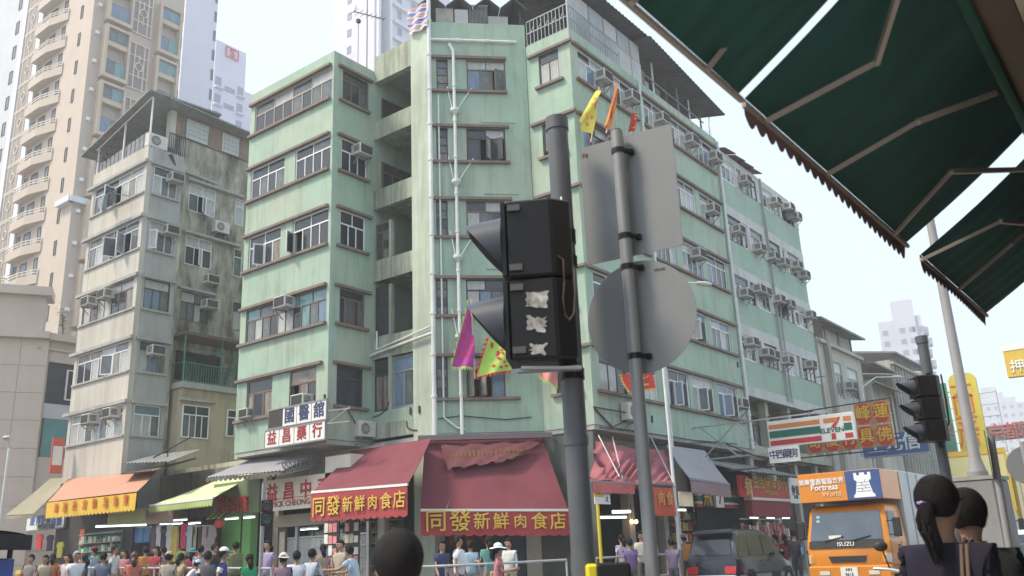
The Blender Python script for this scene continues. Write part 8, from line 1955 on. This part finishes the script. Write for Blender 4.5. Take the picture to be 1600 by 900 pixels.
# view directions: face 37 = walking away from us, 217 = towards us, 127 = to the left, -53 = to the right
W = [  # label, px, D, face, h, pose, top, legs, hair, extras
 ('man in a white polo shirt and grey trousers with grey hair behind the railing', 121, 27, 250, 1.72, 'walk', (.62, .66, .70), (.25, .24, .27), 'short', dict(hair_m=HAIRG)),
 ('dark haired man in a slate blue shirt seen from behind under the yellow valance', 163, 27, 50, 1.62, 'stand', (.10, .12, .20), (.05, .05, .09), 'short', dict(sleeve=1.8)),
 ('woman in a coral red blouse with brown bobbed hair before the lit shelves', 211, 24.5, 60, 1.62, 'stand', (.48, .15, .10), (.12, .1, .1), 'long', dict(hair_m=mat('brown_hair', (.07, .03, .02), .5, .3, 14, .15), loose=1.08)),
 ('woman in a dark red top standing among the hanging clothes', 245, 29, 200, 1.60, 'hold', (.3, .04, .05), (.1, .06, .08), 'long', {}),
 ('person in a beige hooded jacket seen from behind beside the woman in tan', 265, 24, 37, 1.60, 'stand', (.36, .31, .25), (.3, .27, .22), 'short', dict(sleeve=1.9, hat='cap', hat_c=(.36, .31, .25), long=.25, loose=1.08)),
 ('woman in a tan top bending over the shoe table', 278, 26.5, 20, 1.58, 'reach', (.42, .33, .2), (.2, .16, .12), 'long', {}),
 ('person in a pale grey shirt crouching over at the shoe table', 292, 26, -20, 1.45, 'bend', (.5, .5, .53), (.1, .1, .12), 'short', dict(hat='cap', hat_c=(.5, .5, .53))),
 ('woman in a striped grey blouse facing the shops', 313, 26.5, 90, 1.60, 'stand', (.3, .32, .4), (.1, .1, .12), 'short', {}),
 ('tall man in a charcoal jacket walking away beside the blue vest', 325, 23, 45, 1.66, 'walk', (.10, .095, .11), (.06, .06, .07), 'short', dict(sleeve=1.95, loose=1.12)),
 ('man in a royal blue vest over white sleeves and a white cap', 348, 22, -40, 1.72, 'walk2', (.05, .07, .27), (.08, .08, .14), 'short', dict(hat='cap', hat_c=(.66, .66, .66), sleeve=.3)),
 ('woman in a bright green shirt seen from behind by the small pedestrian signal', 391, 22, 70, 1.58, 'walk', (.03, .30, .15), (.1, .1, .1), 'long', {}),
 ('elder in a mauve shirt and pale bucket hat seen from behind', 443, 21, 45, 1.58, 'walk', (.20, .14, .20), (.1, .1, .12), 'short', dict(hat='bucket', hat_c=(.55, .54, .48), sleeve=1.8)),
 ('man in a white shirt walking away beside the bucket hat', 464, 21.5, 50, 1.62, 'walk2', (.60, .61, .70), (.08, .08, .13), 'short', {}),
 ('man in a pale blue shirt with a black shoulder bag', 487, 22, 10, 1.66, 'walk', (.42, .47, .55), (.05, .05, .07), 'short', dict(sleeve=1.7)),
 ('shopper in a brown top inside the pharmacy doorway', 505, 24.5, 60, 1.56, 'stand', (.28, .22, .17), (.1, .08, .1), 'long', {}),
 ('man in a light blue shirt leaning over the magazine rack', 556, 20.5, 115, 1.70, 'reach', (.40, .50, .60), (.1, .07, .10), 'short', {}),
 ('woman in a loose white shirt with black hair, walking past the butcher', 717, 21, -70, 1.64, 'stand', (.64, .66, .72), (.12, .06, .06), 'short', dict(loose=1.15)),
 ('woman in a teal top seen from behind facing the butcher shop', 764, 22, 60, 1.62, 'hold', (.10, .27, .25), (.2, .14, .12), 'long', {}),
 ('woman in a white sun hat and pink blouse carrying a bag by the railing', 777, 19.5, -45, 1.56, 'hold', (.48, .18, .22), (.55, .5, .42), 'long', dict(hat='sunhat', hat_c=(.58, .62, .70))),
 ('man in a violet shirt seen from behind facing the lit shop', 984, 25, 60, 1.62, 'stand', (.17, .12, .30), (.1, .1, .12), 'short', {}),
 ('woman with long black hair in a lavender top at the lit shop', 972, 26, 70, 1.60, 'stand', (.40, .38, .52), (.15, .15, .18), 'long', {}),
 ('shopkeeper in a pale shirt facing the street in the lit shop', 1003, 26.5, 220, 1.66, 'hold', (.52, .50, .48), (.1, .1, .1), 'short', {}),
 ('person in a faded purple shirt beside the small orange red banner', 1050, 26, 20, 1.58, 'stand', (.26, .2, .30), (.1, .1, .12), 'short', {}),
 ('man in dark clothes with a blue bag standing beside the orange truck', 1243, 31, 20, 1.74, 'stand', (.045, .05, .06), (.05, .05, .06), 'short', dict(sleeve=1.9)),
 ('shopper in red among the packets under the red fascia', 1213, 33, 120, 1.62, 'hold', (.45, .06, .07), (.08, .08, .1), 'short', {}),
 ('woman in an orange top among the crowd behind the motorbikes', 84, 32, 60, 1.6, 'stand', (.5, .16, .04), (.1, .1, .12), 'long', {}),
 ('woman in a cream jacket in the crowd behind the motorbikes', 73, 30.5, 230, 1.62, 'walk', (.45, .36, .27), (.12, .1, .1), 'long', {}),
 ('man in a grey shirt walking by the blue truck', 51, 30, 215, 1.64, 'walk2', (.25, .23, .22), (.1, .1, .12), 'short', {}),
 ('woman in a pale pink top in the crowd beside the man in the white polo', 107, 30, 200, 1.6, 'stand', (.50, .42, .46), (.3, .28, .3), 'long', {}),
]
for lb, px, D, fc, h, ps, tc, lc, hr, kw in W:
    x, y = at(px, D); r, J = person(lb, x, y, fc, h, ps, tc, lc, hr, group='shoppers on the far pavement', **kw)
    if 'shoulder bag' in lb: bag(r, J, -1, (.045, .045, .05), .05)
    if 'blue bag' in lb: bag(r, J, -1, (.16, .3, .55), .1)
    if 'carrying a bag' in lb: bag(r, J, 1, (.45, .32, .13), .05, False, 'handbag')
    if 'blue vest' in lb:
        mb = MB()
        for K in 'LR': mb.tube([J['sh'+K].lerp(J['el'+K], .25), J['sh'+K].lerp(J['el'+K], .62)], .068, 10)
        mb.build('white_sleeves', mat('white_sleeve', (.6, .6, .6), .9, .1, 5), r, smooth=True, local=True)
# second row of shoppers nearer the shops, each dressed differently
rnd = random.Random(77)
COLS = [('white', (.6, .6, .6)), ('black', (.03, .03, .035)), ('navy', (.04, .05, .12)), ('grey', (.25, .25, .26)), ('beige', (.42, .36, .27)), ('rose', (.45, .2, .22)), ('olive', (.16, .17, .08)), ('sky blue', (.3, .42, .55)), ('maroon', (.2, .03, .05)), ('teal', (.06, .22, .22)), ('orange', (.5, .2, .05)), ('lilac', (.36, .3, .48))]
LEGS = [('dark', (.05, .05, .06)), ('denim', (.09, .13, .22)), ('khaki', (.3, .25, .17)), ('grey', (.2, .2, .21))]
spots = [(134, 31, 'under the yellow valance'), (147, 32.5, 'under the yellow valance'), (180, 30.5, 'by the lit jar shelves'), (196, 31, 'by the lit jar shelves'), (228, 30, 'below the blue hanging cloths'), (256, 30.5, 'under the clothes rail'), (301, 28.5, 'under the clothes rail'), (336, 27.5, 'beside the green pillar'), (368, 26, 'by the white framed glass door'), (418, 25, 'near the brown pharmacy pillar'), (532, 23.5, 'by the magazine rack'), (600, 22.5, 'beside the butcher shop entrance'), (690, 22.5, 'in front of the hanging meat'), (735, 23.2, 'at the butcher counter'), (795, 22.8, 'by the dark blue shop door'), (1018, 27, 'inside the lit shop'), (1070, 29.5, 'before the convenience shop'), (1196, 35, 'among the packets under the red fascia'), (1228, 34, 'near the orange truck')]
for i, (px, D, where) in enumerate(spots):
    cn, cc = COLS[(i*5+2) % 12]; ln, lc = LEGS[(i*3) % 4]; long_ = i % 3 == 0
    x, y = at(px, D); person('%s in a %s %s and %s trousers %s' % ('woman' if long_ else 'shopper', cn, 'blouse' if long_ else 'shirt', ln, where), x, y, rnd.choice([40, 75, 130, 200, 240, 300]), rnd.uniform(1.54, 1.72), rnd.choice(['stand', 'walk', 'walk2', 'hold', 'stand']), cc, lc, 'long' if long_ else 'short', group='shoppers on the far pavement', sleeve=rnd.choice([.5, .65, 1.7]), loose=rnd.choice([1, 1.06, 1.12]), **(dict(hat=rnd.choice(['cap', 'bucket']), hat_c=rnd.choice(COLS)[1]) if i % 5 == 1 else {}))
# three foreground people seen from behind -----------------------------------------
x, y = at(625, 3.15); 
r, J = person('dark haired person with a magenta collar passing close in front of the butcher corner', x, y, 65, 1.45, 'walk', (.09, .02, .045), (.06, .05, .07), 'short', sleeve=1.8, sub=2, loose=1.05)
mb = MB(); mb.tube([J['thr']+Vector((.078*math.cos(i*.5236), .086*math.sin(i*.5236), -.012+.03*math.cos(i*.5236)*-.6)) for i in range(13)], .032, 10); mb.build('collar', mat('magenta_collar', (.22, .035, .10), .9, .1, 6), r, smooth=True, local=True)
x, y = at(1478, 4.55)
r, J = person('woman with a black ponytail, lilac hair clip, navy top and tan shoulder straps', x, y, -8, 1.59, 'walk2', (.010, .008, .022), (.04, .04, .06), 'pony', sleeve=.7, sub=2, pd=dict(armL=(10, 8, 20), armR=(-6, 9, 15), legL=(-10, 12), legR=(14, 6), nod=4))
c = J['sku']+Vector((-.112, .012, -.02)); mb = MB(); mb.ball(c, .022, .055, .018, 12, 8); mb.build('hair_clip', mat('lilac_clip', (.36, .25, .60), .35, .05, 3), r, smooth=True, local=True)
mb = MB()
for dy in (-.012, .014):
    sh = J['shR']+Vector((0, .05+dy, .055)); mb.tube([sh+Vector((-.13, -.01, -.42)), sh+Vector((-.115, -.002, -.15)), sh+Vector((-.06, 0, -.01)), sh+Vector((.0, 0, .018)), sh+Vector((.08, 0, -.03)), sh+Vector((.12, 0, -.3))], .010, 8)
bg_ = mb.build('bag_strap', mat('tan_strap', (.13, .085, .06), .7, .1, 5), r, smooth=True, local=True)
mb = MB(); mb.cbox(J['shR']+Vector((0, -.06, -.58)), .30, .1, .3); mb.build('handbag', mat('brown_handbag', (.1, .06, .045), .6, .15, 5), bg_, local=True, bevel=.04)
mb = MB(); mb.tube([J['shL']+Vector((-.09, .0, -.42)), J['shL']+Vector((-.085, -.03, -.12)), J['shL']+Vector((-.02, -.04, .062))], .002, 4)
x, y = at(1522, 5.0)
r, J = person('broad man in a black shirt with short black hair beside the ponytail woman', x, y, 15, 1.55, 'walk', (.012, .015, .017), (.03, .03, .035), 'short', sleeve=.75, sub=2, loose=1.14, pd=dict(armL=(-14, 12, 14), armR=(16, 14, 20), legL=(16, 6), legR=(-12, 12), nod=3))
mb = MB(); mb.tube([J['nek']+Vector((.06*math.cos(i*.5236), .068*math.sin(i*.5236), .02)) for i in range(13)], .006, 6); mb.build('necklace', mat('dull_gold_chain', (.35, .2, .08), .4, .1, metal=.6), r, smooth=True, local=True)
# ================================================================== AIR
hz = bpy.data.materials.new('city_haze'); hz.use_nodes = True; t = hz.node_tree; t.nodes.clear()
pv = t.nodes.new('ShaderNodeVolumePrincipled'); pv.inputs['Color'].default_value = (.88, .915, 1.0, 1); pv.inputs['Density'].default_value = .0014; pv.inputs['Anisotropy'].default_value = .25
o_ = t.nodes.new('ShaderNodeOutputMaterial'); t.links.new(pv.outputs[0], o_.inputs['Volume'])
tag(MB().box(-310, 630, -310, 630, -1.6, 125).build('haze', hz), kind='stuff')

# parts never lie deeper than thing > part > sub-part (depth pass)
def _depth(o):
    d = 0
    while o.parent: o = o.parent; d += 1
    return d
for o in list(SC.objects):
    while _depth(o) > 2: o.parent = o.parent.parent
